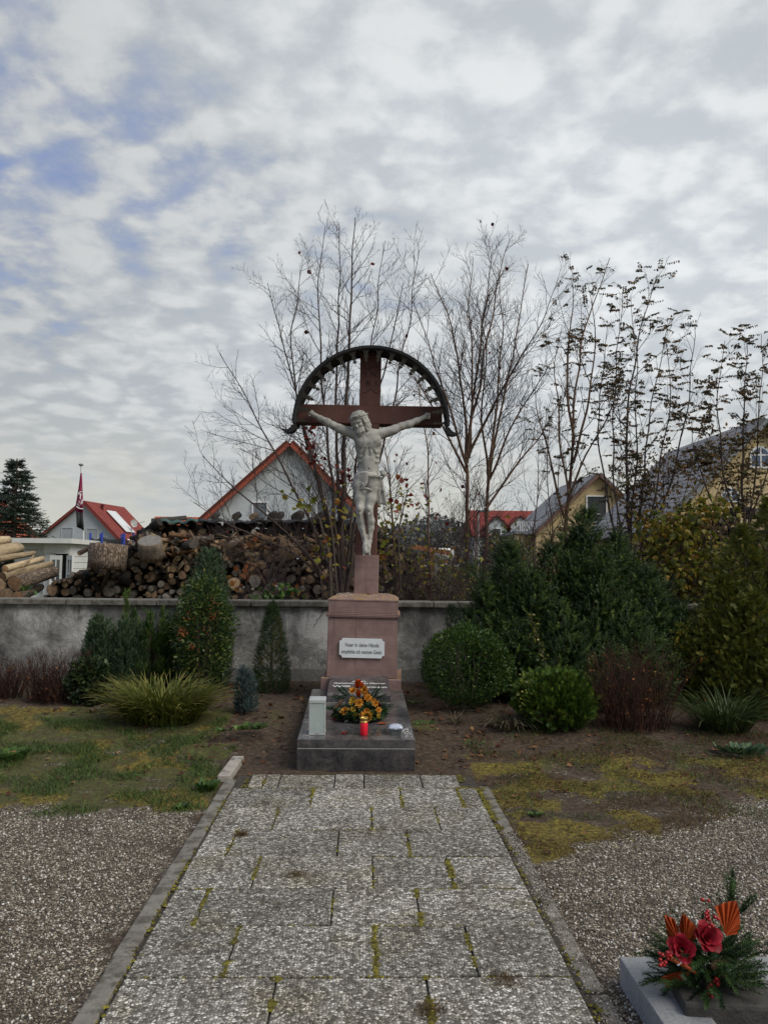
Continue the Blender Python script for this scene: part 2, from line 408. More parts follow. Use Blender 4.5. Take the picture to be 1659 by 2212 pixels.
# ================================================================== GROUND
def pebble_color(t, vec, scale, stops, bump_st, extra=None, jr=1.0):
    v = t.voro(vec, scale, 'F1', jr); e = t.voro(vec, scale, 'DISTANCE_TO_EDGE', jr)
    s = t.n('ShaderNodeSeparateColor'); t.l(v.outputs['Color'], s.inputs[0])
    col = t.ramp(s.outputs[0], stops, 'LINEAR')
    gap = t.rng(e.outputs['Distance'], .02, .16)
    hgt = t.math('MULTIPLY', t.rng(e.outputs['Distance'], .0, .42), t.math('ADD', t.math('MULTIPLY', s.outputs[1], .6), .5))
    return col, gap, hgt
def ground_mat():
    m, t = new_mat('ground_mix'); t = NT(t); p = t.pos()
    zone = t.n('ShaderNodeAttribute', attribute_name='zone'); zs = t.n('ShaderNodeSeparateColor'); t.l(zone.outputs['Color'], zs.inputs[0])
    wob = t.noise(p, 9, 5, .65); fine = t.noise(p, 60, 4, .65)
    wv = t.math('SUBTRACT', t.math('ADD', t.math('MULTIPLY', wob, .55), t.math('MULTIPLY', fine, .45)), .5)
    def w(i, a=.36, b=.64): return t.rng(t.math('ADD', zs.outputs[i], t.math('MULTIPLY', wv, 2.1)), a, b)
    gcol, gap, gh = pebble_color(t, p, 74, [(0, (.05, .042, .032)), (.25, (.14, .115, .082)), (.5, (.245, .205, .15)), (.72, (.37, .31, .23)), (.88, (.54, .48, .38)), (1, (.74, .70, .61))], .6)
    gravel = t.mix(gap, (.045, .038, .03), gcol)
    gravel = t.mix(t.rng(t.noise(p, 2.6, 6, .65), .46, .66, 0, .75), gravel, (.075, .058, .042))
    soil = t.ramp(t.noise(p, 26, 6, .7), [(.3, (.022, .016, .012)), (.48, (.055, .039, .027)), (.62, (.10, .07, .047)), (.76, (.17, .125, .085))])
    moss = t.ramp(t.noise(p, 34, 6, .72), [(.32, (.05, .034, .014)), (.46, (.09, .065, .02)), (.56, (.15, .12, .024)), (.7, (.24, .195, .035))])
    grass = t.ramp(t.noise(p, 22, 5, .7), [(.32, (.042, .032, .016)), (.47, (.068, .06, .022)), (.58, (.075, .085, .024)), (.72, (.13, .145, .038))])
    col = t.mix(w(2), gravel, soil); col = t.mix(w(0), col, grass); col = t.mix(w(1), col, moss)
    soft = t.math('MAXIMUM', t.math('MAXIMUM', w(0), w(1)), w(2))
    hh = t.mix(soft, gh, t.noise(p, 55, 5, .7))
    t.bsdf(col, .93, t.bump(hh, .9, .012), spec=.25); return m
xs = np.unique(np.concatenate([np.array([-900, -500, -250, -120, -70, -45, -30, -22, -16, -12, -9, -7.5]), np.arange(-6.4, 6.41, .05), np.array([7.5, 9, 12, 16, 22, 30, 45, 70, 120, 250, 500, 900])]))
ys = np.unique(np.concatenate([np.array([-60, -30, -15, -8, -4, -2, 0, 1]), np.arange(1.5, 9.61, .05), np.array([10.2, 11, 12, 14, 17, 20, 24, 30, 40, 60, 90, 150, 300, 600, 1200])]))
gx, gy = np.meshgrid(xs, ys, indexing='xy')
KIN0, KIN1 = G(210, 2212).x, G(1303, 2212).x        # inner faces of the two kerbs
KOUT0, KOUT1 = G(160, 2212).x, G(1348, 2212).x
PATH_END = G(780, 1679).y
def nz(x, y, s, seed): return np.array([mnoise.fractal(Vector((a * s + seed, b * s, seed)), 1.0, 2.0, 3) for a, b in zip(x.ravel(), y.ravel())]).reshape(x.shape)
near = (np.abs(gx) < 6.5) & (gy > 1.4) & (gy < 10)
n1 = np.where(near, 0, 0).astype(float); n2 = n1.copy(); n3 = n1.copy()
nx_, ny_ = gx[near], gy[near]
n1[near] = nz(nx_, ny_, 1.3, 3.); n2[near] = nz(nx_, ny_, 3.2, 11.); n3[near] = nz(nx_, ny_, 2.2, 23.)
H = .2 * sstep(5.7, 8.3, gy) * (1 - sstep(11, 25, gy))
left, right = gx < KIN0, gx > KIN1
# edge of the gravel: straight across on the left, slanting on the right
bl = 4.90 + .22 * n1 + .12 * n2; br = np.interp(gx, [KIN1, .9 + .3, 2.6, 6], [3.9, 4.3, 5.15, 5.6]) + .16 * n1
veg = np.where(left, sstep(-.12, .12, gy - bl), np.where(right, sstep(-.25, .25, gy - br), sstep(-.05, .05, gy - PATH_END)))
bed = np.where(left & (gx < -1.15), sstep(7.35, 7.75, gy + .25 * n1), sstep(6.5, 7.0, gy + .2 * n1))
mid_soil = (1 - sstep(.28, .65, np.abs(gx - .0) - .55 + .25 * n2)) * sstep(5.2, 5.6, gy)     # trodden soil round the grave
soilw = np.clip(np.maximum(bed, mid_soil), 0, 1)
rsoil = np.where(right, sstep(.0, .35, n2 + .05 + .7 * sstep(5.8, 6.5, gy)), 0)
soilw = np.maximum(soilw, rsoil)
grassw = np.where(left, np.clip(.78 + .5 * n2, 0, 1), np.clip(.12 + .6 * n3 + .5 * right * sstep(5.2, 5.9, gy) * (1 - sstep(6.3, 6.8, gy)), 0, 1)) * (1 - .6 * soilw * right - soilw * left)
mossw = np.where(left, sstep(.05, .3, n3), sstep(-.22, .12, n1 * .4 + n3 * .8) * (1 - sstep(5.9, 6.7, gy))) * (1 - np.where(right, 0, soilw))
zone = np.stack([grassw * veg, mossw * veg * .9, np.maximum(soilw, .60) * veg, np.ones_like(veg)], -1)
# gravel against the kerb carries dirt
dirt = np.where(left, np.exp(-((gx - KOUT0) / .10) ** 2), np.where(right, np.exp(-((gx - KOUT1) / .07) ** 2), 0)) * .48 + np.clip(n2 - .12, 0, 1) * .5
zone[..., 2] = np.clip(np.maximum(zone[..., 2], dirt), 0, 1)
behind = sstep(9.3, 9.7, gy)
zone[..., 0] = zone[..., 0] * (1 - behind) + behind; zone[..., 1] *= (1 - behind); zone[..., 2] *= (1 - behind)
inpath = (gx > KIN0 - .02) & (gx < KIN1 + .02) & (gy < PATH_END + .02)
Hh = H + np.where(near, .012 * n2 + .006 * n3, 0) * veg
Hh = np.where(inpath, -.03, Hh)
k = len(xs); i = np.arange(len(ys) - 1)[:, None] * k + np.arange(k - 1)[None]
me = raw_mesh('ground', np.stack([gx, gy, Hh], -1).reshape(-1, 3), np.stack([i, i + 1, i + k + 1, i + k], -1).reshape(-1, 4), True)
za = me.color_attributes.new('zone', 'FLOAT_COLOR', 'POINT'); za.data.foreach_set('color', zone.reshape(-1).astype(np.float32))
tag(link('ground', me, ground_mat()), 'gravel, moss, grass and bare soil of the churchyard', kind='structure')
def zone_at(x, y):
    ix = np.clip(np.searchsorted(xs, x), 0, len(xs) - 1); iy = np.clip(np.searchsorted(ys, y), 0, len(ys) - 1); return zone[iy, ix], Hh[iy, ix]

# loose gravel lying on the sheet
ICO_V = np.array([[0, 0, 1], [.9, 0, .1], [.28, .86, -.1], [-.73, .53, .1], [-.73, -.53, -.05], [.28, -.86, .1], [0, 0, -.9]])
ICO_F = np.array([[0, 1, 2], [0, 2, 3], [0, 3, 4], [0, 4, 5], [0, 5, 1], [6, 2, 1], [6, 3, 2], [6, 4, 3], [6, 5, 4], [6, 1, 5]])
pm, t_ = new_mat('pebbles'); t_ = NT(t_)
at = t_.n('ShaderNodeAttribute', attribute_name='tint').outputs['Fac']
t_.bsdf(t_.ramp(at, [(0, (.06, .052, .043)), (.35, (.15, .12, .09)), (.65, (.27, .235, .185)), (.85, (.43, .40, .35)), (1, (.68, .66, .62))]), .85, spec=.3)
def sample_gravel(N, x0, x1, y0, y1):
    x = np.random.uniform(x0, x1, N); u = np.random.rand(N); y = y0 * (y1 / y0) ** u
    z, h = zone_at(x, y); ok = (z[:, 0] < .3) & (z[:, 1] < .35) & (z[:, 2] < .42) & ((x < KOUT0) | (x > KOUT1)); return x[ok], y[ok], h[ok]
xa, ya, ha = sample_gravel(34000, -2.8, KOUT0 - .005, 2.1, 5.2); xb, yb, hb = sample_gravel(30000, KOUT1 + .005, 2.6, 2.1, 5.4)
gxx, gyy, ghh = np.concatenate([xa, xb]), np.concatenate([ya, yb]), np.concatenate([ha, hb])
N = len(gxx); S = (.0028 + .0055 * np.random.rand(N) ** 2)[:, None] * np.random.uniform(.7, 1.35, (N, 3)); S[:, 2] *= .75
Rm = frames(np.stack([np.cos(np.random.rand(N) * 6.28), np.sin(np.random.rand(N) * 6.28), np.random.normal(0, .3, N)], -1), np.random.normal(0, .3, N))
V, F, T = inst(ICO_V, ICO_F, Rm, np.stack([gxx, gyy, ghh + .002], -1), S)
xk = np.random.uniform(KIN1 - .02, KOUT1 + .01, 1500); yk = np.random.uniform(2.2, 4.6, 1500); Sk = np.random.uniform(.0025, .0055, (1500, 3)); V2, F2, T2 = inst(ICO_V, ICO_F, frames(np.random.normal(0, 1, (1500, 3))), np.stack([xk, yk, np.full(1500, .009)], -1), Sk); V, F, T = merge([(V, F, T), (V2, F2, T2)])
tag(npm('gravel', V, F, pm, None, True, T), 'loose beige and grey gravel scattered on both sides of the path', kind='stuff')

# ------------------------------------------------------------------ exposed-aggregate slabs
def slab_mat():
    m, t = new_mat('exposed_aggregate'); t = NT(t); p = t.pos()
    col, gap, h = pebble_color(t, p, 82, [(0, (.075, .07, .063)), (.2, (.15, .143, .13)), (.42, (.26, .25, .23)), (.6, (.36, .342, .31)), (.78, (.52, .505, .475)), (1, (.80, .79, .77))], .6)
    s2 = t.voro(p, 72).outputs['Color']
    c = t.mix(gap, (.105, .098, .085), col)
    dirt = t.rng(t.math('ADD', t.math('MULTIPLY', t.noise(p, 1.7, 4, .6), .6), t.math('MULTIPLY', t.noise(p, 7, 5, .65), .4)), .42, .62)
    c = t.mix(t.math('MULTIPLY', dirt, .62), c, t.mix(1, c, (.50, .475, .42), 'MULTIPLY'))
    c = t.mix(t.rng(t.noise(p, 2.4, 5, .65), .50, .68, 0, .5), c, t.mix(1, c, (.80, .74, .52), 'MULTIPLY'))
    c = t.mix(t.rng(t.noise(t.map(p, (1, 1, 1), (7, 3, 0)), 5.5, 6, .7), .54, .68, 0, .7), c, t.mix(1, c, (.36, .34, .30), 'MULTIPLY'))
    c = t.mix(1, c, (1.0, .985, .945), 'MULTIPLY')
    r = t.n('ShaderNodeObjectInfo').outputs['Random']
    hv = t.n('ShaderNodeHueSaturation'); t.l(c, hv.inputs['Color']); t.set(hv.inputs['Value'], t.rng(r, 0, 1, .80, 1.14))
    t.bsdf(hv.outputs[0], .75, t.bump(h, .6, .006), spec=.3); return m
SLAB = slab_mat()
path = bpy.data.objects.new('path', None); COL.objects.link(path); W['path'] = Matrix.Translation((0, 4, 0)); path.matrix_basis = W['path']
tag(path, 'path of exposed aggregate concrete slabs leading up to the grave', kind='structure')
rows_y = [1679, 1708.6, 1750.6, 1799.6, 1857.7, 1927.7, 2009.6, 2121.6, 2262]
rows_j = [(109, [752, 815, 862, 1033, 1123, 1300, 1462]), (160, [700, 962, 1238, 1420, 1512]), (225, [660, 850, 1147, 1350, 1562]), (300, [612, 715, 1043, 1260, 1605]),
          (393, [560, 790, 1150, 1390, 1650]), (500, [495, 625, 1025, 1290, 1705]), (640, [410, 715, 1158, 1455, 1775]), (790, [330, 840, 1325, 1840])]
joints = []
bed_bm = bmesh.new()
for r, (zy, js) in enumerate(rows_j):
    y1, y0 = G(780, rows_y[r]).y, G(780, rows_y[r + 1]).y
    xj = [G(z * .7, 1617.6 + .7 * zy).x for z in js]; xj[0] = KIN0 + .014; xj[-1] = KIN1 - (.03 if r else .12)
    if r == 0: xj[0] = KIN0 + .10
    for a, b in zip(xj[:-1], xj[1:]):
        g = .007 if r else .009
        if r == 0 and a == xj[1]: g = .012
        o = box('paving_slab', ((b - a) - g, (y1 - y0) - .006, .05), Matrix.Translation(((a + b) / 2, (y0 + y1) / 2, -.005 + random.uniform(-.004, .003))) @ Matrix.Rotation(random.gauss(0, .004), 4, 'X') @ Matrix.Rotation(random.gauss(0, .003), 4, 'Y') @ Matrix.Rotation(random.gauss(0, .003), 4, 'Z'), SLAB, path, .005, 2)
    joints.append((y0, y1, xj))
for yr in (2.55 - .42 * q for q in range(0, 0)): pass
bmesh.ops.create_grid(bed_bm, x_segments=2, y_segments=2, size=.5, matrix=Matrix.Translation(((KIN0 + KIN1) / 2, (rows_y[0] * 0 + PATH_END + 2.2) / 2, .008)) @ Matrix.Diagonal((KIN1 - KIN0, PATH_END - 2.2, 1, 1)))
bmo('joint_sand', bed_bm, simple('joint_sand', (.05, .042, .03), (.025, .02, .015), 30), path)
# moss in the joints and along the edges
mossm = leafmat('moss_clumps', [(0, (.06, .05, .013)), (.5, (.155, .135, .022)), (1, (.27, .235, .035))], .15, .9)
DOME_V = np.array([[1, 0, 0], [.5, .87, 0], [-.5, .87, 0], [-1, 0, 0], [-.5, -.87, 0], [.5, -.87, 0], [.5, .29, .75], [-.5, .29, .8], [0, -.58, .78]])
DOME_F = np.array([[0, 1, 6], [1, 2, 7], [1, 7, 6], [2, 3, 7], [3, 4, 8], [3, 8, 7], [4, 5, 8], [5, 0, 6], [5, 6, 8], [6, 7, 8]])
pts = []
def mossline(a, b, n, w, r=(.003, .009)):
    a, b = np.array(a), np.array(b)
    for _ in range(n):
        t = random.random()
        if mnoise.noise(Vector((*(a + (b - a) * t) * 9, 1.3))) < -.12: continue
        q = a + (b - a) * t; pts.append((q[0] + random.gauss(0, w), q[1] + random.gauss(0, w * .6), random.uniform(*r)))
strong = {(1, 1), (1, 2), (1, 3), (2, 2), (3, 3), (4, 1), (4, 3), (5, 1), (5, 3), (6, 1), (6, 2), (6, 3), (7, 1), (7, 2), (0, 1)}
for r, (y0, y1, xj) in enumerate(joints):
    for c in range(1, len(xj) - 1):
        if (r, c) in strong: mossline((xj[c], y0), (xj[c], y1), 190, .006, (.004, .010))
        elif r: mossline((xj[c], y0), (xj[c], y1), 40, .006, (.004, .008))
    mossline((xj[0], y0), (xj[-1], y0), 90, .005, (.003, .007))
    mossline((xj[-1] + .015, y0), (xj[-1] + .015, y1), 170 if r < 3 else 30, .012)
    mossline((xj[0] - .015, y0), (xj[0] - .015, y1), 40, .008)
mossline((joints[1][2][3], joints[0][0]), (joints[1][2][4] + .1, joints[0][0]), 200, .010)
P3 = np.array([(x, y, .022) for x, y, _ in pts]); S = np.array([(r * random.uniform(.8, 1.5), r * random.uniform(.8, 1.5), r * .8) for _, _, r in pts])
up = frames(np.tile([[0., 1, 0]], (len(P3), 1)), np.zeros(len(P3)))
a_ = np.random.rand(len(P3)) * 6.28; Rz = np.stack([np.stack([np.cos(a_), -np.sin(a_), 0 * a_], -1), np.stack([np.sin(a_), np.cos(a_), 0 * a_], -1), np.stack([0 * a_, 0 * a_, 1 + 0 * a_], -1)], 1)
P3[:, 2] = .017
V, F, T = inst(DOME_V, DOME_F, Rz, P3, S); npm('joint_moss', V, F, mossm, path, False, T)['kind'] = 'stuff'

# dry brown tufts growing through the slabs
drym = leafmat('dry_moss', [(0, (.07, .045, .02)), (.5, (.15, .095, .04)), (1, (.23, .155, .07))], .2, .9)
GRB = (np.array([[-.5, 0, 0], [.5, 0, 0], [.35, .55, .05], [-.35, .55, .05], [0, 1, .16]]), [np.array([[0, 1, 2, 3]]), np.array([[3, 2, 4]])])
GRQ = (np.array([[-.5, 0, 0], [.5, 0, 0], [.1, 1, .16], [-.1, 1, .16]]), np.array([[0, 1, 2, 3]]))
def blades(xy, h, lean, ln, wd):
    N = len(xy); d = np.random.normal(0, lean, (N, 3)); d[:, 2] = 1
    L = np.random.uniform(*ln, N); S = np.stack([np.random.uniform(*wd, N), L, L], -1)
    return inst(*GRQ, frames(d), np.stack([xy[:, 0], xy[:, 1], h], -1), S)
for lab, zx, zy, rr in (('brown dry moss tuft in a slab joint halfway up the path', 915, 390, .05), ('small brown moss tuft on a slab near the bottom edge of the photo', 1330, 805, .045), ('wide flat brown moss tuft by the right kerb, on the slabs', 1560, 712, .06), ('tiny dry tuft between slabs on the upper left of the path', 745, 264, .035)):
    c = G(zx * .7, 1617.6 + .7 * zy, .02); n = 420
    xy = np.random.normal(0, 1, (n, 2)) * np.array([rr * .5, rr * .5]) + np.array([c.x, c.y])
    V, F, T = blades(xy, np.full(n, .016), .9, (.008, .028), (.0015, .003))
    o = thing('moss_tuft', lab, 'moss', (c.x, c.y, .02)); npm('blades', V, F, drym, o, False, T)['kind'] = 'stuff'

# ------------------------------------------------------------------ kerb stones
def concrete(name, c1, c2, moss=0.):
    m, t = new_mat(name); t = NT(t); p = t.pos()
    c = t.mix(t.rng(t.noise(p, 14, 6, .65), .33, .67), c1, c2)
    c = t.mix(t.rng(t.noise(p, 220, 2, .6), .5, .75, 0, .5), c, (.33, .31, .28)); c = t.mix(t.rng(t.noise(p, 7, 6, .7), .47, .62, 0, .75), c, (.07, .064, .048))
    t.bsdf(c, .88, t.bump(t.noise(p, 120, 5, .7), .5, .006), spec=.25); return m
KERB = concrete('kerb_concrete', (.20, .185, .16), (.115, .107, .092))
kl = [1691, 1737, 1870, 2076, 2330]
names = ['short moss-edged kerb stone at the far end of the left edging', 'long kerb stone on the left edging beside the grass patch', 'long kerb stone in the middle of the left edging by the gravel', 'nearest kerb stone on the left edging, cut by the bottom of the photo']
wl_ = KIN0 - KOUT0
for j in range(4):
    y1, y0 = G(600, kl[j]).y, G(600, kl[j + 1]).y
    o = box('kerb_stone', (wl_, y1 - y0 - .008, .16), Matrix.Translation(((KIN0 + KOUT0) / 2 + random.uniform(-.006, .006), (y0 + y1) / 2, -.058 + random.uniform(-.004, .004))) @ Matrix.Rotation(random.uniform(-.008, .008), 4, 'Z'), KERB, None, .008, 2)
    tag(o, names[j], 'kerb', 'kerb stones edging the path')
kr = [1699, 1731, 1800, 1960, 2150, 2400]
names = ['small kerb stone at the far end of the right edging', 'kerb stone of the right edging beside the yellow moss', 'kerb stone of the right edging where the gravel begins', 'mottled kerb stone in the middle of the right edging', 'nearest kerb stone of the right edging beside the flower arrangement']
for j in range(5):
    y1, y0 = G(1100, kr[j]).y, G(1100, kr[j + 1]).y
    o = box('kerb_stone', (KOUT1 - KIN1, y1 - y0 - .006, .16), Matrix.Translation(((KIN1 + KOUT1) / 2 + random.uniform(-.006, .006), (y0 + y1) / 2, -.074 + random.uniform(-.004, .004))) @ Matrix.Rotation(random.uniform(-.006, .006), 4, 'Z'), KERB, None, .008, 2)
    tag(o, names[j], 'kerb', 'kerb stones edging the path')
a, b = G(503, 1680, .03), G(509, 1640, .03)
o = box('kerb_stone', (.085, (b - a).length, .06), Matrix.Translation(((a.x + b.x) / 2 - .02, (a.y + b.y) / 2, .02)) @ Matrix.Rotation(-.04, 4, 'Z') @ Matrix.Rotation(.02, 4, 'X'), concrete('pale_concrete', (.36, .33, .29), (.27, .25, .22)), None, .006, 2)
tag(o, 'pale loose kerb stone lying on the soil left of the grave', 'kerb', 'kerb stones edging the path')

# ------------------------------------------------------------------ churchyard wall
WY, WH, WT = 9.0, 1.0, .30
def wall_mat():
    m, t = new_mat('old_plaster'); t = NT(t); p = t.pos()
    a = t.noise(p, 1.1, 6, .62, .3); b = t.noise(p, 4.5, 7, .68, .4); c = t.noise(p, 40, 4, .7)
    col = t.ramp(t.math('ADD', t.math('MULTIPLY', a, .5), t.math('MULTIPLY', b, .5)), [(.39, (.08, .076, .073)), (.465, (.185, .18, .172)), (.525, (.29, .285, .27)), (.60, (.50, .495, .475))])
    s = t.n('ShaderNodeSeparateXYZ'); t.l(p, s.inputs[0])
    # render fallen off in flakes towards the foot, showing paler mortar
    fl = t.math('ADD', t.noise(p, 5.5, 6, .7, .8, 0), t.rng(s.outputs[2], .25, .85, .12, -.16))
    flm = t.rng(fl, .555, .575)
    xm = t.rng(s.outputs[0], -1.75, -1.0)
    flm = t.math('MULTIPLY', flm, xm)
    col = t.mix(flm, col, t.ramp(t.noise(p, 30, 5, .7), [(.3, (.19, .18, .165)), (.7, (.46, .45, .42))]))
    grime = t.math('MULTIPLY', t.rng(t.noise(t.map(p, (3, 3, .7)), 1.6, 5, .65), .45, .62), t.rng(s.outputs[2], .5, 1.05))
    col = t.mix(t.math('MULTIPLY', grime, .62), col, (.05, .048, .044))
    # damp foot of bare grey cement
    wob = t.math('ADD', s.outputs[2], t.math('MULTIPLY', t.noise(p, 3, 5, .7), .16))
    col = t.mix(t.math('MULTIPLY', t.rng(wob, .42, .415), .6), col, (.13, .125, .115))
    cr = t.voro(t.map(t.n('ShaderNodeVectorMath', operation='ADD').outputs[0] if False else p, (.75, .75, .55)), 1.0, 'DISTANCE_TO_EDGE')
    nv = t.n('ShaderNodeVectorMath', operation='MULTIPLY_ADD'); t.l(t.noise(p, 6, 5, .7, 0, 1), nv.inputs[0]); nv.inputs[1].default_value = (.22, .22, .22); t.l(p, nv.inputs[2])
    t.l(t.map(nv.outputs[0], (.8, .8, .5)), cr.inputs['Vector'])
    crack = t.math('MULTIPLY', t.rng(cr.outputs['Distance'], .0035, .0), t.rng(t.noise(p, .9, 2), .46, .52))
    col = t.mix(t.math('MULTIPLY', crack, .85), col, (.03, .028, .026))
    h = t.math('SUBTRACT', t.math('ADD', t.math('MULTIPLY', b, .5), t.math('MULTIPLY', c, .25)), t.math('ADD', t.math('MULTIPLY', crack, .4), t.math('MULTIPLY', flm, .12)))
    t.bsdf(col, .92, t.bump(h, .9, .03), spec=.2); return m
wall = thing('churchyard_wall', 'long low grey plastered wall with cracks and a flat concrete coping', 'wall', (0, WY + WT / 2, 0))
ztop = P(780, 1311, WY).z
bm = bmesh.new(); nx, nzv = 320, 22
grid = {}
for i in range(nx + 1):
    for j in range(nzv + 1):
        x = -9 + 18 * i / nx; z = -.1 + (ztop + .1) * j / nzv
        grid[i, j] = bm.verts.new((x, WY + .012 * mnoise.fractal(Vector((x * 1.6, z * 2, 4)), 1, 2, 4), z))
for i in range(nx):
    for j in range(nzv): bm.faces.new((grid[i, j], grid[i + 1, j], grid[i + 1, j + 1], grid[i, j + 1]))
add_box(bm, (17.98, WT - .04, ztop + .09), Matrix.Translation((0, WY + WT / 2 + .03, (ztop - .11) / 2)))
bmo('wall_body', bm, wall_mat(), wall, True)
COP = concrete('coping_concrete', (.17, .16, .14), (.095, .09, .078))
x = -9.0; cop_h = P(780, 1300, WY - .05).z - ztop
while x < 9:
    L = random.uniform(.92, 1.04)
    box('coping_stone', (L - .010, WT + .12, cop_h), Matrix.Translation((x + L / 2, WY + WT / 2, ztop + cop_h / 2 + random.uniform(-.003, .003))) @ Matrix.Rotation(random.gauss(0, .003), 4, 'Y'), COP, wall, .008, 2); x += L
# ================================================================== WAYSIDE CROSS
MY = 8.0                                             # depth of the cross axis
m0 = P(783, 1489, MY)
M_MON = Matrix.Translation((m0.x, MY, .18)) @ Matrix.Rotation(R_(-3.0), 4, 'Z') @ Matrix.Rotation(R_(.72), 4, 'Y')
Mi_MON = M_MON.inverted()
def loc(px, py, yl):
    """photo pixel -> monument frame, on the plane y=yl of that frame"""
    o = Mi_MON @ Vector((0, 0, CAM_Z)); d = Mi_MON.to_3x3() @ ray(px, py); return o + d * ((yl - o.y) / d.y)
def sandstone(name, c1, c2, rough=.85):
    m, t = new_mat(name); t = NT(t); p = t.obj()
    c = t.mix(t.rng(t.noise(p, 6, 6, .65), .3, .7), c1, c2)
    c = t.mix(t.rng(t.noise(p, 150, 3, .6), .45, .8, 0, .35), c, (.03, .02, .018))
    lay = t.noise(t.map(p, (2, 2, 26)), 1.5, 4, .6); c = t.mix(t.rng(lay, .52, .66, 0, .25), c, (.09, .055, .048))
    drip = t.noise(t.map(p, (9, 9, .9)), 1.4, 5, .6); c = t.mix(t.rng(drip, .53, .7, 0, .4), c, (.075, .05, .045))
    s = t.n('ShaderNodeSeparateXYZ'); t.l(p, s.inputs[0])
    g = t.n('ShaderNodeNewGeometry'); gs = t.n('ShaderNodeSeparateXYZ'); t.l(g.outputs['Normal'], gs.inputs[0])
    up = t.math('MULTIPLY', t.rng(gs.outputs[2], .25, .7), t.rng(t.noise(p, 17, 5, .7), .42, .58))
    c = t.mix(t.math('MULTIPLY', up, .8), c, t.ramp(t.noise(p, 40, 4, .7), [(.35, (.20, .13, .055)), (.6, (.30, .20, .08)), (.75, (.45, .44, .40))]))
    t.bsdf(c, rough, t.bump(t.noise(p, 90, 5, .7), .45, .004), spec=.25); return m
SAND = sandstone('red_sandstone', (.265, .175, .16), (.19, .125, .114)); SAND2 = sandstone('dark_sandstone', (.125, .058, .046), (.085, .040, .033))
cross = thing('wayside_cross', 'tall red sandstone wayside cross on a pedestal under an arched metal canopy', 'cross', M_MON.to_translation(), M_MON.to_3x3())
def mb(name, cx, cy, cz, sx, sy, sz, mat=SAND, par=None, bevel=.006, seg=2): return box(name, (sx, sy, sz), M_MON @ Matrix.Translation((cx, cy, cz)), mat, par or cross, bevel, seg)
PF = -.34                                            # pedestal front plane
def zl(py, px=783, y=PF): return loc(px, py, y).z
def xl(px, py, y=PF): return loc(px, py, y).x
z_pl, z_b1, z_cap0, z_cap1 = zl(1465), zl(1334), zl(1326), zl(1298.5)
bx0, bx1 = xl(706, 1400), xl(858, 1400); bw = bx1 - bx0; bc = (bx0 + bx1) / 2
mb('plinth', bc, 0, (z_pl - .25) / 2, bw + .09, .78, z_pl + .25, bevel=.01)
# slightly tapering die
bm = bmesh.new(); vs = add_box(bm, (1, 1, 1))
for v in vs:
    up = v.co.z > 0; w = bw * (1.0 if not up else .985)
    v.co = Vector((bc + v.co.x * w, v.co.y * w, z_pl + (z_b1 - z_pl) * (v.co.z + .5)))
bmesh.ops.bevel(bm, geom=bm.edges[:], offset=.007, segments=2, affect='EDGES'); bm.transform(M_MON); bmo('die', bm, SAND, cross)
bm = bmesh.new()
for k, (dz, gr) in enumerate(((0, .028), (.012, .036), (.026, .026))): add_box(bm, (bw + gr * 1.0, bw + gr * 1.0, .0125), M_MON @ Matrix.Translation((bc, 0, z_b1 + .006 + dz)), .004, 2)
bmo('moulding', bm, SAND, cross)
mb('die_cap', bc, 0, (z_b1 + .038 + z_cap1) / 2, bw - .004, bw - .004, z_cap1 - z_b1 - .038, bevel=.008)
bm = bmesh.new(); w0, w1 = (bw + .004) / 2, .155; z1 = zl(1282.5, 783, -.12)
prof = [(w0, z_cap1 + .001), (w0, z_cap1 + .012), (w0 * .90, z_cap1 + .035), (w0 * .72, z_cap1 + .056), (w1, z1)]
rings = [[bm.verts.new(M_MON @ Vector((bc + a * w, b * w, z))) for a, b in ((-1, -1), (1, -1), (1, 1), (-1, 1))] for w, z in prof]
for a, b in zip(rings[:-1], rings[1:]):
    for i in range(4): bm.faces.new((a[i], a[(i + 1) % 4], b[(i + 1) % 4], b[i]))
bm.faces.new(rings[-1]); bm.faces.new(rings[0][::-1]); bmo('weathering_slope', bm, SAND, cross)
# lichen and bird lime on the slope
LIME = simple('bird_lime', (.62, .62, .58), (.45, .45, .41), 40)
bm = bmesh.new()
for zx_, zy_ in ((590, 520), (612, 516), (640, 522), (655, 514), (670, 526), (680, 512), (880, 530), (905, 528), (930, 527), (625, 530), (705, 520)):
    q = loc(580.7 + zx_ * .25, 1161.3 + zy_ * .25, -.27 + (530 - zy_) * .004); bmesh.ops.create_icosphere(bm, subdivisions=1, radius=.011, matrix=M_MON @ Matrix.Translation((q.x, q.y, z_cap1 + .03 + (q.y + .31) * .35)) @ Matrix.Diagonal((random.uniform(.6, 1.6), random.uniform(.6, 1.4), .25, 1)))
bmo('bird_lime', bm, LIME, cross)['kind'] = 'stuff'
# posts
PFr = -.105
px0, px1 = loc(764.5, 1270, PFr).x, loc(816, 1270, PFr).x; zs_ = loc(790, 1199, PFr).z; ztop_c = loc(801, 752, -.095).z
pc = (px0 + px1) / 2
mb('lower_post', pc, 0, (z1 - .02 + zs_) / 2, px1 - px0, .21, zs_ - z1 + .02, SAND, bevel=.006)
q0, q1 = loc(769, 1150, -.095).x, loc(814, 1150, -.095).x; uc = (q0 + q1) / 2; uw = q1 - q0
zb0, zb1 = loc(800, 915.5, -.095).z, loc(800, 875.5, -.095).z
mb('shaft', uc, 0, (zs_ + zb0) / 2, uw, .19, zb0 - zs_ - .002, SAND2, bevel=.005)
mb('head_post', uc, 0, (zb1 + ztop_c) / 2, uw, .19, ztop_c - zb1 - .002, SAND2, bevel=.005)
ax0, ax1 = loc(640, 895, -.095).x, loc(955, 905, -.095).x
mb('cross_beam', (ax0 + ax1) / 2, 0, (zb0 + zb1) / 2, ax1 - ax0, .196, zb1 - zb0, SAND2, bevel=.006)
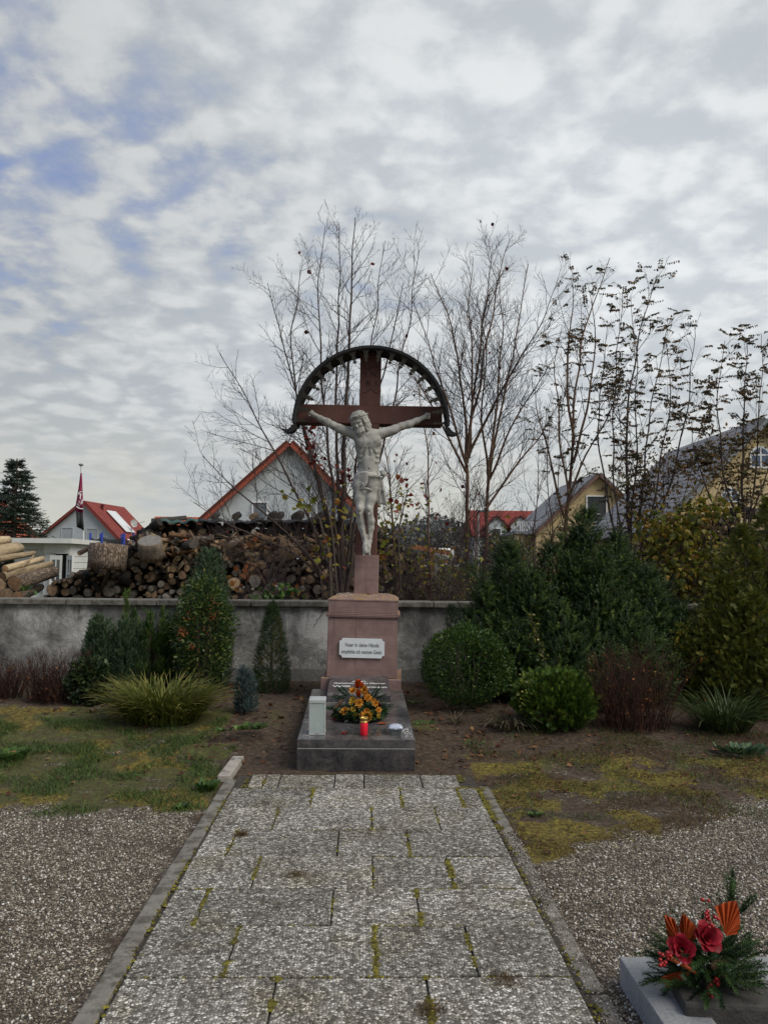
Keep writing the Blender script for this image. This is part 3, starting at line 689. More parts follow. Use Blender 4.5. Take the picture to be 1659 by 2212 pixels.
# inscription I.N.R.I. cut into the head, and two incised curves
DARKCUT = simple('dark_incision', (.012, .008, .007), (.02, .013, .012), 30)
def onface(px, py, y): q = loc(px, py, y); return M_MON @ Matrix.Translation(q) @ Matrix.Rotation(R_(90), 4, 'X')
head = bpy.data.objects['head_post']
text('I. N.', .125, .055, onface(802.5, 808.5, -.0953), DARKCUT, head, .0012, name='inscription', off=.008)['kind'] = 'stuff'; text('R. I.', .122, .055, onface(804.5, 827.5, -.0953), DARKCUT, head, .0012, name='inscription', off=.008)['kind'] = 'stuff'
V, F = tubes([([tuple(M_MON @ loc(x, y, -.0955)) for x, y in ln], [.0028] * len(ln)) for ln in (
    [(782, 848.5), (789, 848), (796, 845), (801, 839), (806, 845), (812, 848.5), (818, 849.5)], [(788, 793), (792, 797), (802, 795), (815, 791.5), (820, 791)])], 4)
npm('incised_line', V, F, DARKCUT, head)['kind'] = 'stuff'
# ---- arched canopy
M_CAN = M_MON @ Matrix.Translation(loc(801, 914, -.27))
s_can = (loc(969, 914, -.27).x - loc(633, 914, -.27).x) / 2
CANY = .32
TIN = simple('black_sheet_metal', (.012, .012, .014), (.02, .019, .019), 10, .75, .15, spec=.25)
m, t = new_mat('ochre_metal'); t = NT(t); pp = t.obj()
c = t.ramp(t.noise(pp, 14, 6, .65), [(.36, (.009, .009, .008)), (.53, (.02, .018, .012)), (.66, (.05, .04, .02)), (.8, (.10, .08, .04))])
t.bsdf(c, .75, t.bump(t.noise(pp, 70, 4), .3, .003), spec=.3); OCH = m
canopy = bpy.data.objects.new('canopy', None); COL.objects.link(canopy); canopy.parent = cross; W['canopy'] = M_CAN; canopy.matrix_basis = M_MON.inverted() @ M_CAN
def arch(name, prof, mat, a0=-.02, a1=math.pi + .02, n=72, smooth=True):
    """profile of (radius,y) swept round the half circle"""
    bm = bmesh.new(); rings = []
    for i in range(n + 1):
        a = a0 + (a1 - a0) * i / n; rings.append([bm.verts.new(M_CAN @ Vector((r * math.cos(a), y, r * math.sin(a)))) for r, y in prof])
    for A, B in zip(rings[:-1], rings[1:]):
        for j in range(len(prof)): bm.faces.new((A[j], A[(j + 1) % len(prof)], B[(j + 1) % len(prof)], B[j]))
    bm.faces.new(rings[0]); bm.faces.new(rings[-1][::-1]); o = bmo(name, bm, mat, canopy, False); return o
Ro = s_can
arch('roof_sheet', [(Ro, 0), (Ro, CANY), (Ro - .012, CANY), (Ro - .012, 0)], TIN)
arch('front_rim', [(Ro + .008, -.022), (Ro + .008, .004), (Ro - .030, .004), (Ro - .030, -.012), (Ro - .018, -.022)], TIN)
arch('back_rim', [(Ro + .004, CANY - .004), (Ro + .004, CANY + .012), (Ro - .02, CANY + .012), (Ro - .02, CANY - .004)], TIN)
NB = 17; rb = Ro - .0155; dth = math.pi / NB
def bay_outline():
    hw = rb * dth / 2; out = []
    for k in range(5): a = -dth / 2 + dth * k / 4; out.append((rb * math.sin(a), rb * math.cos(a)))        # outer edge, left to right
    # right fleur half (toward centre = smaller z)
    def pol(x, d): a = x / rb; r = rb - d; return (r * math.sin(a), r * math.cos(a))
    half = [(hw, .150), (hw - .009, .130), (hw - .020, .122), (hw - .022, .115), (hw - .008, .107), (hw - .012, .098)]
    seq = list(half); rr = .050; cy = .062
    for k in range(13):
        a = R_(-38 + 256 * k / 12); seq.append((rr * math.cos(a), cy - rr * math.sin(a)))
    seq += [(-x, d) for x, d in half[::-1]]
    return out + [pol(x, d) for x, d in seq]
bay_me = None
for b in range(NB):
    a = math.pi / 2 - (b + .5 - NB / 2) * dth * 1.0
    Mb = M_CAN @ Matrix.Rotation(-(a - math.pi / 2), 4, 'Y') @ Matrix.Translation((0, -.004, 0))
    if bay_me is None:
        bm = bmesh.new(); prism(bm, bay_outline(), .012, Matrix.Identity(4)); bmesh.ops.recalc_face_normals(bm, faces=bm.faces)
        bmesh.ops.triangulate(bm, faces=[f for f in bm.faces if len(f.verts) > 4]); bay_me = bpy.data.meshes.new('tracery_bay'); bm.to_mesh(bay_me); bm.free(); bay_me.materials.append(OCH)
    link('tracery_bay', bay_me, OCH, canopy, Mb)
for sg in (-1, 1):                                    # the scrolled feet of the rim
    bm = bmesh.new(); n = 16; rows = []
    for i in range(n + 1):
        t = i / n; a = math.pi * 1.05 * t; R = .052 + .022 * t
        cx = sg * (Ro - .012) + sg * (R - R * math.cos(a)) ; cz = -.03 - R * math.sin(a) * 1.0
        w = (.028 * (1 - t) ** .6 + .004); th = .022 * math.sin(math.pi * min(1, t * 1.1 + .25)) + .003
        nx, nz_ = math.cos(a) * -sg, -math.sin(a)
        rows.append([bm.verts.new(M_CAN @ Vector((cx + nx * th * q, y, cz + nz_ * th * q))) for q, y in ((-1, -.02), (1, -.02), (1, -.02 + w * 4), (-1, -.02 + w * 4))])
    for A, B in zip(rows[:-1], rows[1:]):
        for j in range(4): bm.faces.new((A[j], A[(j + 1) % 4], B[(j + 1) % 4], B[j]))
    bm.faces.new(rows[0]); bm.faces.new(rows[-1][::-1]); bmo('scroll_foot', bm, TIN, canopy, False)
# ---- the white plaque
MARB = simple('white_marble', (.66, .69, .71), (.58, .60, .62), 5, .35, .05, spec=.4)
def pl(x, y): q = loc(580.7 + x * .25, 1161.3 + y * .25, PF - .004); return q.x, q.z
x0, zt = pl(613, 866); x1, zb = pl(998, 1044); rc = .027
out = []
for cx, cz, a0 in ((x0, zt, 0), (x1, zt, 180), (x1, zb, 90), (x0, zb, 0)): pass
def notch(cx, cz, s, e, n=6): return [(cx + rc * math.cos(R_(s + (e - s) * i / n)), cz + rc * math.sin(R_(s + (e - s) * i / n))) for i in range(n + 1)]
out = notch(x0, zt, -90, 0)[::1] + notch(x1, zt, 180, 270) + notch(x1, zb, 90, 180) + notch(x0, zb, 0, 90)
bm = bmesh.new(); prism(bm, out, .014, M_MON @ Matrix.Translation((0, PF - .0145, 0))); 
plaque = bmo('plaque', bm, MARB, cross)
INK = simple('dark_lettering', (.05, .048, .04), (.08, .075, .06), 40)
xm = (x0 + x1) / 2; hz_ = (zt - zb)
for s, fz, wf in (('Vater in deine Hände', .33, .755), ('empfehle ich meinen Geist.', .68, .90)):
    text(s, (x1 - x0) * wf, hz_ * .20, M_MON @ Matrix.Translation((xm, PF - .0149, zt - hz_ * fz)) @ Matrix.Rotation(R_(90), 4, 'X'), INK, plaque, .0012, off=.004)['kind'] = 'stuff'

# ================================================================== CRUCIFIX FIGURE
FY = -.20
def A(zx, zy, y=0.): q = loc(647.0 + zx * .18002, 871.0 + zy * .18002, FY); return np.array([q.x, FY + y, q.z])
def B(zx, zy, y=0.): q = loc(705.1 + zx * .11501, 995.4 + zy * .11501, FY); return np.array([q.x, FY + y, q.z])
uA = A(1, 0)[0] - A(0, 0)[0]; uB = B(1, 0)[0] - B(0, 0)[0]
def plaster():
    m, t = new_mat('weathered_plaster'); t = NT(t); p = t.obj()
    c = t.mix(t.rng(t.noise(p, 5, 6, .65), .35, .65), (.41, .402, .368), (.285, .28, .255))
    dirt = t.math('MULTIPLY', t.rng(t.noise(p, 3.2, 3, .5), .44, .6), t.rng(t.noise(p, 26, 7, .75), .44, .62))
    c = t.mix(t.math('MULTIPLY', dirt, .85), c, (.13, .128, .118))
    c = t.mix(t.rng(t.noise(t.map(p, (1, 1, .45), (3, 1, 2)), 6, 5, .65), .64, .69, 0, .85), c, (.42, .33, .20))
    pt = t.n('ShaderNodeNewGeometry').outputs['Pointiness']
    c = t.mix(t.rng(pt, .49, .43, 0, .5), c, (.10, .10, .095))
    t.bsdf(c, .82, t.bump(t.noise(p, 80, 5, .7), .35, .004), spec=.25); return m
PLAS = plaster()
fig = thing('crucifix_figure', 'weathered white stone figure of a man nailed to the cross, head bowed', 'statue', M_MON @ Vector((uc, -.12, zs_ - .03)), M_MON.to_3x3())
def sdf_obj(name, s, mat, parent):
    V, F = s.mesh(); Vw = V @ np.array(M_MON.to_3x3()).T + np.array(M_MON.to_translation())
    return npm(name, Vw, F, mat, parent, True)
lo = A(60, 60)[[0]][0] - .02; hi = A(1600, 100)[0] + .02
S1 = SDF((lo, FY - .17, B(700, 1830)[2] - .03), (hi, FY + .13, A(700, 80)[2] + .03), .0042)
# torso
ch = A(830, 470); wa = A(832, 790); pv = A(820, 900)
S1.ell(A(825, 500, .005), (160 * uA, .085, 175 * uA), k=.04)
S1.ell(A(830, 640, .0), (128 * uA, .070, 180 * uA), k=.05)
S1.ell(A(832, 770, .0), (112 * uA, .062, 120 * uA), k=.05)
S1.ell(A(815, 900, .0), (140 * uA, .075, 130 * uA), k=.05)
for sx, cx in ((-1, 755), (1, 905)): S1.ell(A(cx, 470, -.055), (80 * uA, .032, 62 * uA), k=.03)          # chest muscles
for i, zy in enumerate((585, 640, 695)):                                                                   # ribs
    for sg in (-1, 1): S1.path([A(832 + sg * 42, zy - 20, -.068), A(832 + sg * 90, zy + 12, -.052), A(832 + sg * 122, zy + 2, -.02)], [.004, .005, .004], k=.024)
S1.ell(A(832, 730, -.068), (55 * uA, .016, 90 * uA), k=.03)
S1.cap(A(832, 560, -.082), A(832, 640, -.082), .008, .010, k=.02, sub=True)
S1.ell(A(832, 800, -.075), (8 * uA, .012, 9 * uA), k=.008, sub=True)
S1.path([A(790, 560, -.078), A(760, 620, -.074), A(728, 690, -.05)], [.006, .007, .006], k=.02, sub=True)
S1.path([A(874, 560, -.078), A(905, 620, -.074), A(937, 690, -.05)], [.006, .007, .006], k=.02, sub=True)
# shoulders, collar, neck
S1.path([A(640, 372, .0), A(735, 395, -.01), A(860, 385, -.01), A(1000, 365, 0)], [52 * uA, 60 * uA, 60 * uA, 52 * uA], k=.045)
S1.path([A(840, 420, 0), A(795, 335, -.02)], [62 * uA, 52 * uA], k=.035)
S1.cap(A(760, 390, -.062), A(690, 372, -.045), .008, .008, k=.02); S1.cap(A(870, 395, -.062), A(960, 355, -.04), .008, .008, k=.02)
S1.path([A(775, 330, -.06), A(815, 395, -.065)], [.010, .008], k=.02)
# arms (raised along the beam), with deltoid, biceps, forearm
for pts, rd in (((A(650, 365, .0), A(560, 335, .01), A(480, 302, .015), A(400, 262, .02), A(330, 222, .03), A(250, 178, .045), A(190, 138, .055)), (58, 56, 52, 43, 46, 37, 27)),
                ((A(985, 362, .0), A(1065, 342, .01), A(1140, 312, .015), A(1225, 272, .02), A(1310, 248, .03), A(1400, 205, .045), A(1475, 166, .055)), (58, 55, 52, 44, 46, 37, 27))):
    S1.path(pts, [r * uA for r in rd], k=.02)
S1.ell(A(520, 330, -.005), (55 * uA, .03, 34 * uA), k=.02); S1.ell(A(1105, 335, -.005), (55 * uA, .03, 34 * uA), k=.02)
# hands: palm, thumb and four curled fingers each
for sg, wr, pa in ((-1, A(190, 138, .055), A(140, 112, .05)), (1, A(1475, 166, .055), A(1528, 143, .05))):
    S1.path([wr, pa], [26 * uA, 30 * uA], k=.012)
    S1.ell(pa, (32 * uA, .017, 36 * uA), k=.012)
    for f in range(4):
        o = np.array([sg * (24 - 3 * abs(f - 1.5)) * uA, -.006, (30 - 20 * f) * uA])
        b0 = pa + o; b1 = b0 + np.array([sg * 14 * uA, -.016, -2 * uA]); b2 = b1 + np.array([-sg * 14 * uA, -.012, -3 * uA])
        S1.path([b0, b1, b2], [8.5 * uA, 8.5 * uA, 7.5 * uA], k=.004)
    S1.path([pa + np.array([-sg * 8 * uA, -.014, 30 * uA]), pa + np.array([sg * 4 * uA, -.024, 22 * uA]), pa + np.array([sg * 10 * uA, -.030, 4 * uA])], [10 * uA, 9 * uA, 8 * uA], k=.006)
# legs
Lg = [(B(655, 330, .0), 118), (B(620, 520, -.01), 112), (B(636, 720, -.03), 100), (B(640, 900, -.055), 72), (B(632, 960, -.055), 68), (B(640, 1130, -.02), 74), (B(668, 1260, -.005), 62), (B(712, 1420, -.005), 46), (B(732, 1510, -.01), 44)]
Rg = [(B(868, 340, .0), 120), (B(868, 520, -.01), 115), (B(836, 720, -.03), 108), (B(806, 900, -.05), 72), (B(808, 960, -.048), 66), (B(836, 1130, -.01), 70), (B(836, 1260, .005), 58), (B(818, 1420, .012), 42), (B(808, 1520, .012), 40)]
for g in (Lg, Rg): S1.path([p for p, _ in g], [r * uB for _, r in g], k=.018)
S1.path([B(735, 470, -.0), B(722, 640, -.01), B(712, 800, -.03)], [75 * uB, 66 * uB, 40 * uB], k=.03)
S1.ell(B(628, 905, -.098), (38 * uB, .014, 48 * uB), k=.016); S1.ell(B(800, 905, -.09), (38 * uB, .014, 48 * uB), k=.016)
S1.path([B(640, 1010, -.098), B(690, 1300, -.06), B(722, 1470, -.045)], [.006, .005, .005], k=.018); S1.path([B(800, 1010, -.092), B(815, 1300, -.045), B(806, 1480, -.03)], [.006, .005, .005], k=.018)
S1.ell(B(688, 1502, -.01), (14 * uB, .012, 16 * uB), k=.012); S1.ell(B(845, 1512, .01), (14 * uB, .012, 16 * uB), k=.012)
# feet, the one laid over the other, toes separate
S1.path([B(735, 1530, -.012), B(735, 1620, -.045), B(738, 1710, -.070)], [46 * uB, 48 * uB, 50 * uB], k=.016)
S1.path([B(805, 1540, .01), B(792, 1630, -.01), B(786, 1715, -.03)], [40 * uB, 42 * uB, 42 * uB], k=.014)
for f in range(5):
    b = B(702 + 17 * f, 1735, -.082 + .004 * f); S1.path([b, b + np.array([0, -.004, -(46 - 4 * f) * uB])], [(10.5 - 1.1 * f + (3 if f == 0 else 0)) * uB, (9 - .8 * f + (2 if f == 0 else 0)) * uB], k=.004)
for f in range(4):
    b = B(795 + 11 * f, 1740, -.045); S1.path([b, b + np.array([0, -.003, -42 * uB])], [9 * uB, 8 * uB], k=.004)
# head: own frame, turned to the viewer's left and bowed
hc = A(722, 240, -.055)
HR = np.array(Matrix.Rotation(R_(-26), 3, 'Z') @ Matrix.Rotation(R_(-11), 3, 'Y') @ Matrix.Rotation(R_(22), 3, 'X'))
def Hd(x, y, z): return hc + HR @ np.array([x, y, z])
e = 1.12
def he(x, y, z, r, k=.012, sub=False): S1.ell(Hd(x * e, y * e, z * e), np.array(r) * e, HR.T @ np.eye(3) if False else HR, k, sub)
def hp(pts, rd, k=.008, sub=False): S1.path([Hd(*(np.array(p) * e)) for p in pts], [r * e for r in rd], k, sub)
he(0, .010, .030, (.062, .075, .066), .02)                    # skull
he(0, -.022, -.018, (.047, .046, .062), .02)                  # face
hp([(0, -.045, -.062), (0, -.050, -.070)], [.026, .022], .014)  # jaw and chin
he(-.026, -.052, -.020, (.018, .016, .016), .012); he(.026, -.052, -.020, (.018, .016, .016), .012)   # cheeks
hp([(-.038, -.056, .012), (-.014, -.064, .013), (.014, -.064, .013), (.038, -.056, .012)], [.007, .008, .008, .007], .008)   # brow
he(-.021, -.066, -.001, (.012, .009, .008), .007, True); he(.021, -.066, -.001, (.012, .009, .008), .007, True)
he(-.021, -.057, -.002, (.010, .008, .006), .003); he(.021, -.057, -.002, (.010, .008, .006), .003)   # lids
hp([(0, -.064, .008), (0, -.076, -.018), (0, -.080, -.026)], [.006, .008, .010], .006)                # nose
he(-.009, -.070, -.027, (.006, .007, .005), .004); he(.009, -.070, -.027, (.006, .007, .005), .004)
hp([(-.016, -.064, -.044), (0, -.071, -.041), (.016, -.064, -.044)], [.004, .0055, .004], .004)
hp([(-.012, -.064, -.052), (0, -.069, -.053), (.012, -.064, -.052)], [.0045, .006, .0045], .004)
hp([(-.016, -.070, -.0475), (.016, -.070, -.0475)], [.0022, .0022], .003, True)
hp([(.064, -.005, -.006), (.060, -.008, -.030)], [.012, .009], .006)                                  # ear
sdf_obj('body', S1, PLAS, fig)
# hair and beard
S2 = SDF(hc - .17, hc + .17, .0030)
def sp(pts, rd, k=.007, sub=False): S2.path([Hd(*(np.array(p) * e)) for p in pts], [r * e for r in rd], k, sub)
S2.ell(Hd(0, .026 * e, .036 * e), np.array((.068, .072, .066)) * e, HR, .01)
rr = random.Random(5)
for i in range(30):                                           # locks falling beside the face and down the neck
    a = -2.55 + 5.1 * i / 29; sx = math.sin(a); cy = -math.cos(a)
    if abs(a) < .95: continue
    x, y = .064 * sx, .012 + .070 * cy; w = rr.uniform(-.006, .006)
    sp([(x * .8, y * .8 + .004, .072), (x * 1.05, y, .030), (x * 1.12 + w, y + .004, -.012), (x * 1.06 - w, y + .010, -.052), (x * 1.14 + w, y + .004, -.088)], [.012, .013, .013, .012, .007], .006)
for i in range(9):
    a = -.9 + 1.8 * i / 8; sp([(.03 * math.sin(a), -.02, .090), (.055 * math.sin(a), -.050 * math.cos(a) - .006, .058), (.066 * math.sin(a), -.056 * math.cos(a), .034)], [.010, .011, .008], .006)
for i in range(13):                                           # beard curls
    a = -1.25 + 2.5 * i / 12; x = .040 * math.sin(a); y = -.020 - .044 * math.cos(a)
    sp([(x, y, -.040 - .012 * math.cos(a)), (x * .95 + rr.uniform(-.004, .004), y - .006, -.070 - .010 * math.cos(a)), (x * .6, y - .004, -.092 - .018 * math.cos(a))], [.009, .012, .007], .006)
sp([(-.020, -.062, -.046), (0, -.073, -.036), (.020, -.062, -.046)], [.005, .004, .005], .004)
sdf_obj('hair', S2, PLAS, fig)
# crown of thorns
polys = []
for s_ in range(3):
    pts = []
    for i in range(41):
        a = 2 * math.pi * i / 40; R = .075 + .004 * math.sin(5 * a + s_ * 2.1); pts.append(Hd(R * e * math.sin(a), (.018 - (R + .004) * math.cos(a)) * e, (.050 + .006 * math.cos(a) + .007 * math.sin(7 * a + s_ * 2.1)) * e))
    polys.append((pts, [.0055 * e] * 41))
for i in range(26):
    a = rr.uniform(0, 6.28); p = Hd(.080 * e * math.sin(a), (.018 - .084 * math.cos(a)) * e, .050 * e); d = HR @ np.array([math.sin(a) * .8, -math.cos(a) * .8, rr.uniform(-.7, .9)])
    polys.append(([p, p + d * .02], [.003, .0006]))
V, F = tubes(polys, 6); V = V @ np.array(M_MON.to_3x3()).T + np.array(M_MON.to_translation()); npm('crown_of_thorns', V, F, PLAS, fig, True)
# loincloth with folds, knot and falling end
S3 = SDF((B(440, 0)[0], FY - .17, B(700, 900)[2]), (B(1210, 0)[0], FY + .12, B(700, 130)[2]), .0034)
S3.ell(B(765, 300, .0), (.118, .090, .075), k=.03)
S3.path([B(640, 350, .0), B(615, 470, -.008), B(622, 560, -.016)], [128 * uB, 122 * uB, 108 * uB], k=.03); S3.path([B(868, 350, 0), B(862, 450, -.008), B(850, 490, -.014)], [124 * uB, 118 * uB, 112 * uB], k=.03)
for a, b, c_, r in ((( 560, 290), (700, 230), (850, 250), 15), ((545, 330), (690, 275), (850, 262), 14), ((525, 380), (670, 330), (840, 275), 14), ((515, 430), (650, 395), (820, 295), 13), ((520, 490), (640, 460), (800, 320), 13), ((530, 555), (660, 510), (790, 350), 12), ((545, 610), (680, 560), (780, 400), 11), ((600, 600), (700, 540), (770, 440), 10), ((700, 560), (760, 520), (860, 575), 12)):
    ya = lambda x: -.090 + .75 * (abs(x - 770) * uB) ** 1.55 * 3.0
    pts = []
    for k in range(9):
        t = k / 8; x = (1 - t) ** 2 * a[0] + 2 * t * (1 - t) * b[0] + t * t * c_[0]; z = (1 - t) ** 2 * a[1] + 2 * t * (1 - t) * b[1] + t * t * c_[1]; pts.append(B(x, z, min(-.01, ya(x)) - (.008 if z > 430 else .0)))
    S3.path(pts, [r * 1.5 * uB * (.55 + .8 * math.sin(math.pi * k / 8)) for k in range(9)], k=.006)
S3.path([B(820, 292, -.098), B(920, 290, -.092), B(1015, 290, -.06)], [12 * uB] * 3, k=.004); S3.path([B(820, 310, -.100), B(920, 310, -.094), B(1015, 308, -.06)], [10 * uB] * 3, k=.004)
S3.ell(B(1060, 250, -.045), (52 * uB, .03, 55 * uB), k=.012); S3.path([B(1020, 210, -.05), B(1085, 205, -.05), B(1105, 270, -.045), B(1070, 325, -.045)], [22 * uB, 24 * uB, 22 * uB, 20 * uB], k=.008)
S3.ell(B(1068, 245, -.085), (16 * uB, .012, 18 * uB), k=.01, sub=True)
for x0_, x1_, zt_, zb_, r in ((1005, 960, 340, 770, 26), (1020, 1010, 340, 790, 28), (1030, 1060, 340, 800, 27), (1040, 1105, 340, 815, 24), (1045, 1135, 360, 850, 16)):
    S3.path([B(x0_, zt_, -.03), B((x0_ * .6 + x1_ * .4), zt_ * .55 + zb_ * .45, -.026 + rr.uniform(-.01, .01)), B(x1_, zb_, -.015 + rr.uniform(-.012, .012))], [r * uB * .8, r * uB, r * uB * .9], k=.010)
sdf_obj('loincloth', S3, PLAS, fig)
# ================================================================== THE GRAVE IN FRONT OF THE CROSS
def granite():
    m, t = new_mat('dark_granite'); t = NT(t); p = t.pos()
    c = t.ramp(t.math('ADD', t.math('MULTIPLY', t.noise(p, 4.5, 5, .6, 1.2), .65), t.math('MULTIPLY', t.noise(p, 45, 4, .6), .35)), [(.34, (.022, .022, .025)), (.48, (.055, .053, .056)), (.58, (.095, .088, .088)), (.7, (.15, .125, .115))])
    dust = t.rng(t.noise(t.map(p, (1.2, 1, 1)), 3.5, 6, .65), .45, .68)
    g = t.n('ShaderNodeNewGeometry'); gs = t.n('ShaderNodeSeparateXYZ'); t.l(g.outputs['Normal'], gs.inputs[0])
    c = t.mix(t.math('MULTIPLY', t.math('MULTIPLY', dust, t.rng(gs.outputs[2], .6, .9)), .35), c, (.17, .16, .145))
    b = t.bsdf(c, t.rng(dust, 0, 1, .10, .34), t.bump(t.noise(p, 8, 3), .03, .01), spec=.55); return m
GRAN = granite()
ga, gb = P(643, 1600, 5.9), P(896, 1600, 5.9)
SX0, SX1 = ga.x, gb.x; SW = SX1 - SX0; SCX = (SX0 + SX1) / 2
SY0, SY1 = 5.86, 7.64; TILT = math.atan2(.085, SY1 - SY0); ZT = P(770, 1597.5, SY0).z
grave = thing('grave', 'low polished dark granite grave slab with a grey seam, in front of the cross', 'grave', (SCX, (SY0 + SY1) / 2, 0))
Mg = Matrix.Translation((SCX, SY0, ZT)) @ Matrix.Rotation(TILT, 4, 'X')      # frame on the slab's top, y running back
SL = (SY1 - SY0) / math.cos(TILT)
box('grave_slab', (SW, SL, .062), Mg @ Matrix.Translation((0, SL / 2, -.031)), GRAN, grave, .004, 2)
box('seam', (SW - .006, SL - .006, .006), Mg @ Matrix.Translation((0, SL / 2, -.0655)), simple('pale_mortar', (.42, .41, .39), (.33, .32, .30), 30), grave, 0)
hb = ZT - .069 + .04
bm = bmesh.new(); vs = add_box(bm, (SW + .004, SL - .002, 1), Mg @ Matrix.Translation((0, SL / 2, -.569)))
for v in bm.verts:
    if v.co.z < -.3: v.co.z = -.04
bmesh.ops.bevel(bm, geom=bm.edges[:], offset=.003, segments=1, affect='EDGES'); bmo('grave_base', bm, GRAN, grave)
def on(px, py, h=0.0):
    """point of the slab's top seen at a pixel, in slab coordinates (x, y back)"""
    o = Mg.inverted() @ Vector((0, 0, CAM_Z)); d = Mg.to_3x3().inverted() @ ray(px, py); return o + d * ((h - o.z) / d.z)
# thin pale streaks on the slab near its right and left front corners
bm = bmesh.new()
for _ in range(30):
    x, y = random.uniform(.29, SW / 2 - .01), random.uniform(.055, .33)
    if x < .36 and y < .18: continue
    bmesh.ops.create_circle(bm, cap_ends=True, segments=8, radius=1, matrix=Mg @ Matrix.Translation((x, y, .0012)) @ Matrix.Rotation(random.gauss(0, .2), 4, 'Z') @ Matrix.Diagonal((random.uniform(.003, .008), random.uniform(.012, .04), 1, 1)))
for _ in range(26):
    x, y = random.uniform(-SW / 2 + .05, -.34), random.uniform(.06, .30)
    bmesh.ops.create_circle(bm, cap_ends=True, segments=8, radius=1, matrix=Mg @ Matrix.Translation((x, y, .0012)) @ Matrix.Rotation(random.gauss(0, .9), 4, 'Z') @ Matrix.Diagonal((random.uniform(.0015, .003), random.uniform(.01, .045), 1, 1)))
bmo('pale_streaks', bm, simple('pale_streak', (.46, .45, .43), (.25, .25, .24), 60, .7), grave)['kind'] = 'stuff'
# inscribed stone
n0, n1 = on(667 + 39, 1518), on(844, 1519)
NX = (n0.x + n1.x) / 2; NW = n1.x - n0.x; NY = n0.y; NL = SL - NY - .01
Mn = Mg @ Matrix.Translation((NX, NY, 0))
name_st = thing('name_stone', 'sloping dark granite stone with white lettering, at the head of the grave slab', 'gravestone', Mn.to_translation(), Mn.to_3x3())
bm = bmesh.new(); vs = add_box(bm, (NW, NL, 1))
for v in bm.verts: v.co = Vector((v.co.x * (1 if v.co.y < 0 else .985), v.co.y + NL / 2, 0.003 if v.co.z < 0 else (.066 if v.co.y < 0 else .125)))
bmesh.ops.bevel(bm, geom=bm.edges[:], offset=.003, segments=1, affect='EDGES'); bm.transform(Mn); bmo('stone', bm, GRAN, name_st)
box('bedding', (NW - .004, NL - .004, .003), Mn @ Matrix.Translation((0, NL / 2 - .001, .0016)), MATS['pale_mortar'], name_st, 0)
WHT = simple('white_lettering', (.75, .75, .73), (.62, .62, .60), 40, .6)
sl_n = math.atan2(.059, NL)
def onst(px, py):
    F_ = Mn @ Matrix.Translation((0, 0, .066)) @ Matrix.Rotation(sl_n, 4, 'X'); o = F_.inverted() @ Vector((0, 0, CAM_Z)); d = F_.to_3x3().inverted() @ ray(px, py); q = o + d * (-o.z / d.z); return F_ @ Matrix.Translation((q.x, q.y, .0006))
def l2(zx, zy): return 696.8 + zx * .13001, 1443.4 + zy * .13001           # zoomed photo of the stone
uw_ = NW / (1080 * .13001)
for s, zx, zy, wpx, h in (('Geistlicher Rat Pfarrer', 620, 252, 925, .034), ('Willi', 310, 300, 310, .050), ('ermann', 890, 320, 370, .034), ('Ω', 678, 222, 88, .030), ('A', 520, 222, 70, .030)):
    text(s, wpx * .13001 * uw_, h, onst(*l2(zx, zy)), WHT, name_st, .0012, off=.014)
# ---- lantern of frosted glass
def glass(name, col=(.85, .95, .92), rough=.35, alpha=.55):
    m, t = new_mat(name); t = NT(t); b = t.n('ShaderNodeBsdfPrincipled'); b.inputs['Base Color'].default_value = (*col, 1); b.inputs['Roughness'].default_value = rough
    b.inputs['Transmission Weight'].default_value = alpha; b.inputs['IOR'].default_value = 1.3; t.out(b.outputs[0]); return m
STEEL = simple('pale_steel', (.55, .57, .57), (.42, .44, .44), 8, .38, .05, metal=.25)
FROST = glass('frosted_glass', (.70, .78, .76), .42, .62)
c = on(684.5, 1589); c.y += .065; Ml = Mg @ Matrix.Translation(c)
lan = thing('grave_lantern', 'tall square frosted glass grave lantern with a pale metal top, left corner of the grave', 'lantern', Ml.to_translation(), Ml.to_3x3())
lw, lh = .118, .235
box('lantern_base', (lw, lw, .016), Ml @ Matrix.Translation((0, 0, .009)), STEEL, lan, .002)
box('lantern_lid', (lw + .006, lw + .006, .026), Ml @ Matrix.Translation((0, 0, lh + .013)), STEEL, lan, .003)
for sx in (-1, 1):
    for sy in (-1, 1): box('corner_post', (.007, .007, lh - .018), Ml @ Matrix.Translation((sx * (lw / 2 - .004), sy * (lw / 2 - .004), lh / 2 + .0085)), STEEL, lan, .001)
for k in range(4): box('glass_pane', (lw - .017, .003, lh - .022), Ml @ Matrix.Rotation(k * math.pi / 2, 4, 'Z') @ Matrix.Translation((0, -lw / 2 + .004, lh / 2 + .0085)), FROST, lan, .0005)
box('door_latch', (.030, .004, .006), Ml @ Matrix.Translation((.0, -lw / 2 - .0022, .020)), STEEL, lan, .001)
bm = bmesh.new(); lathe(bm, [(0, .018), (.024, .018), (.024, .075), (.006, .078), (0, .076)], Ml, 16); bmo('candle_stub', bm, simple('white_wax', (.62, .61, .57), (.55, .54, .50), 10, .5), lan, True)
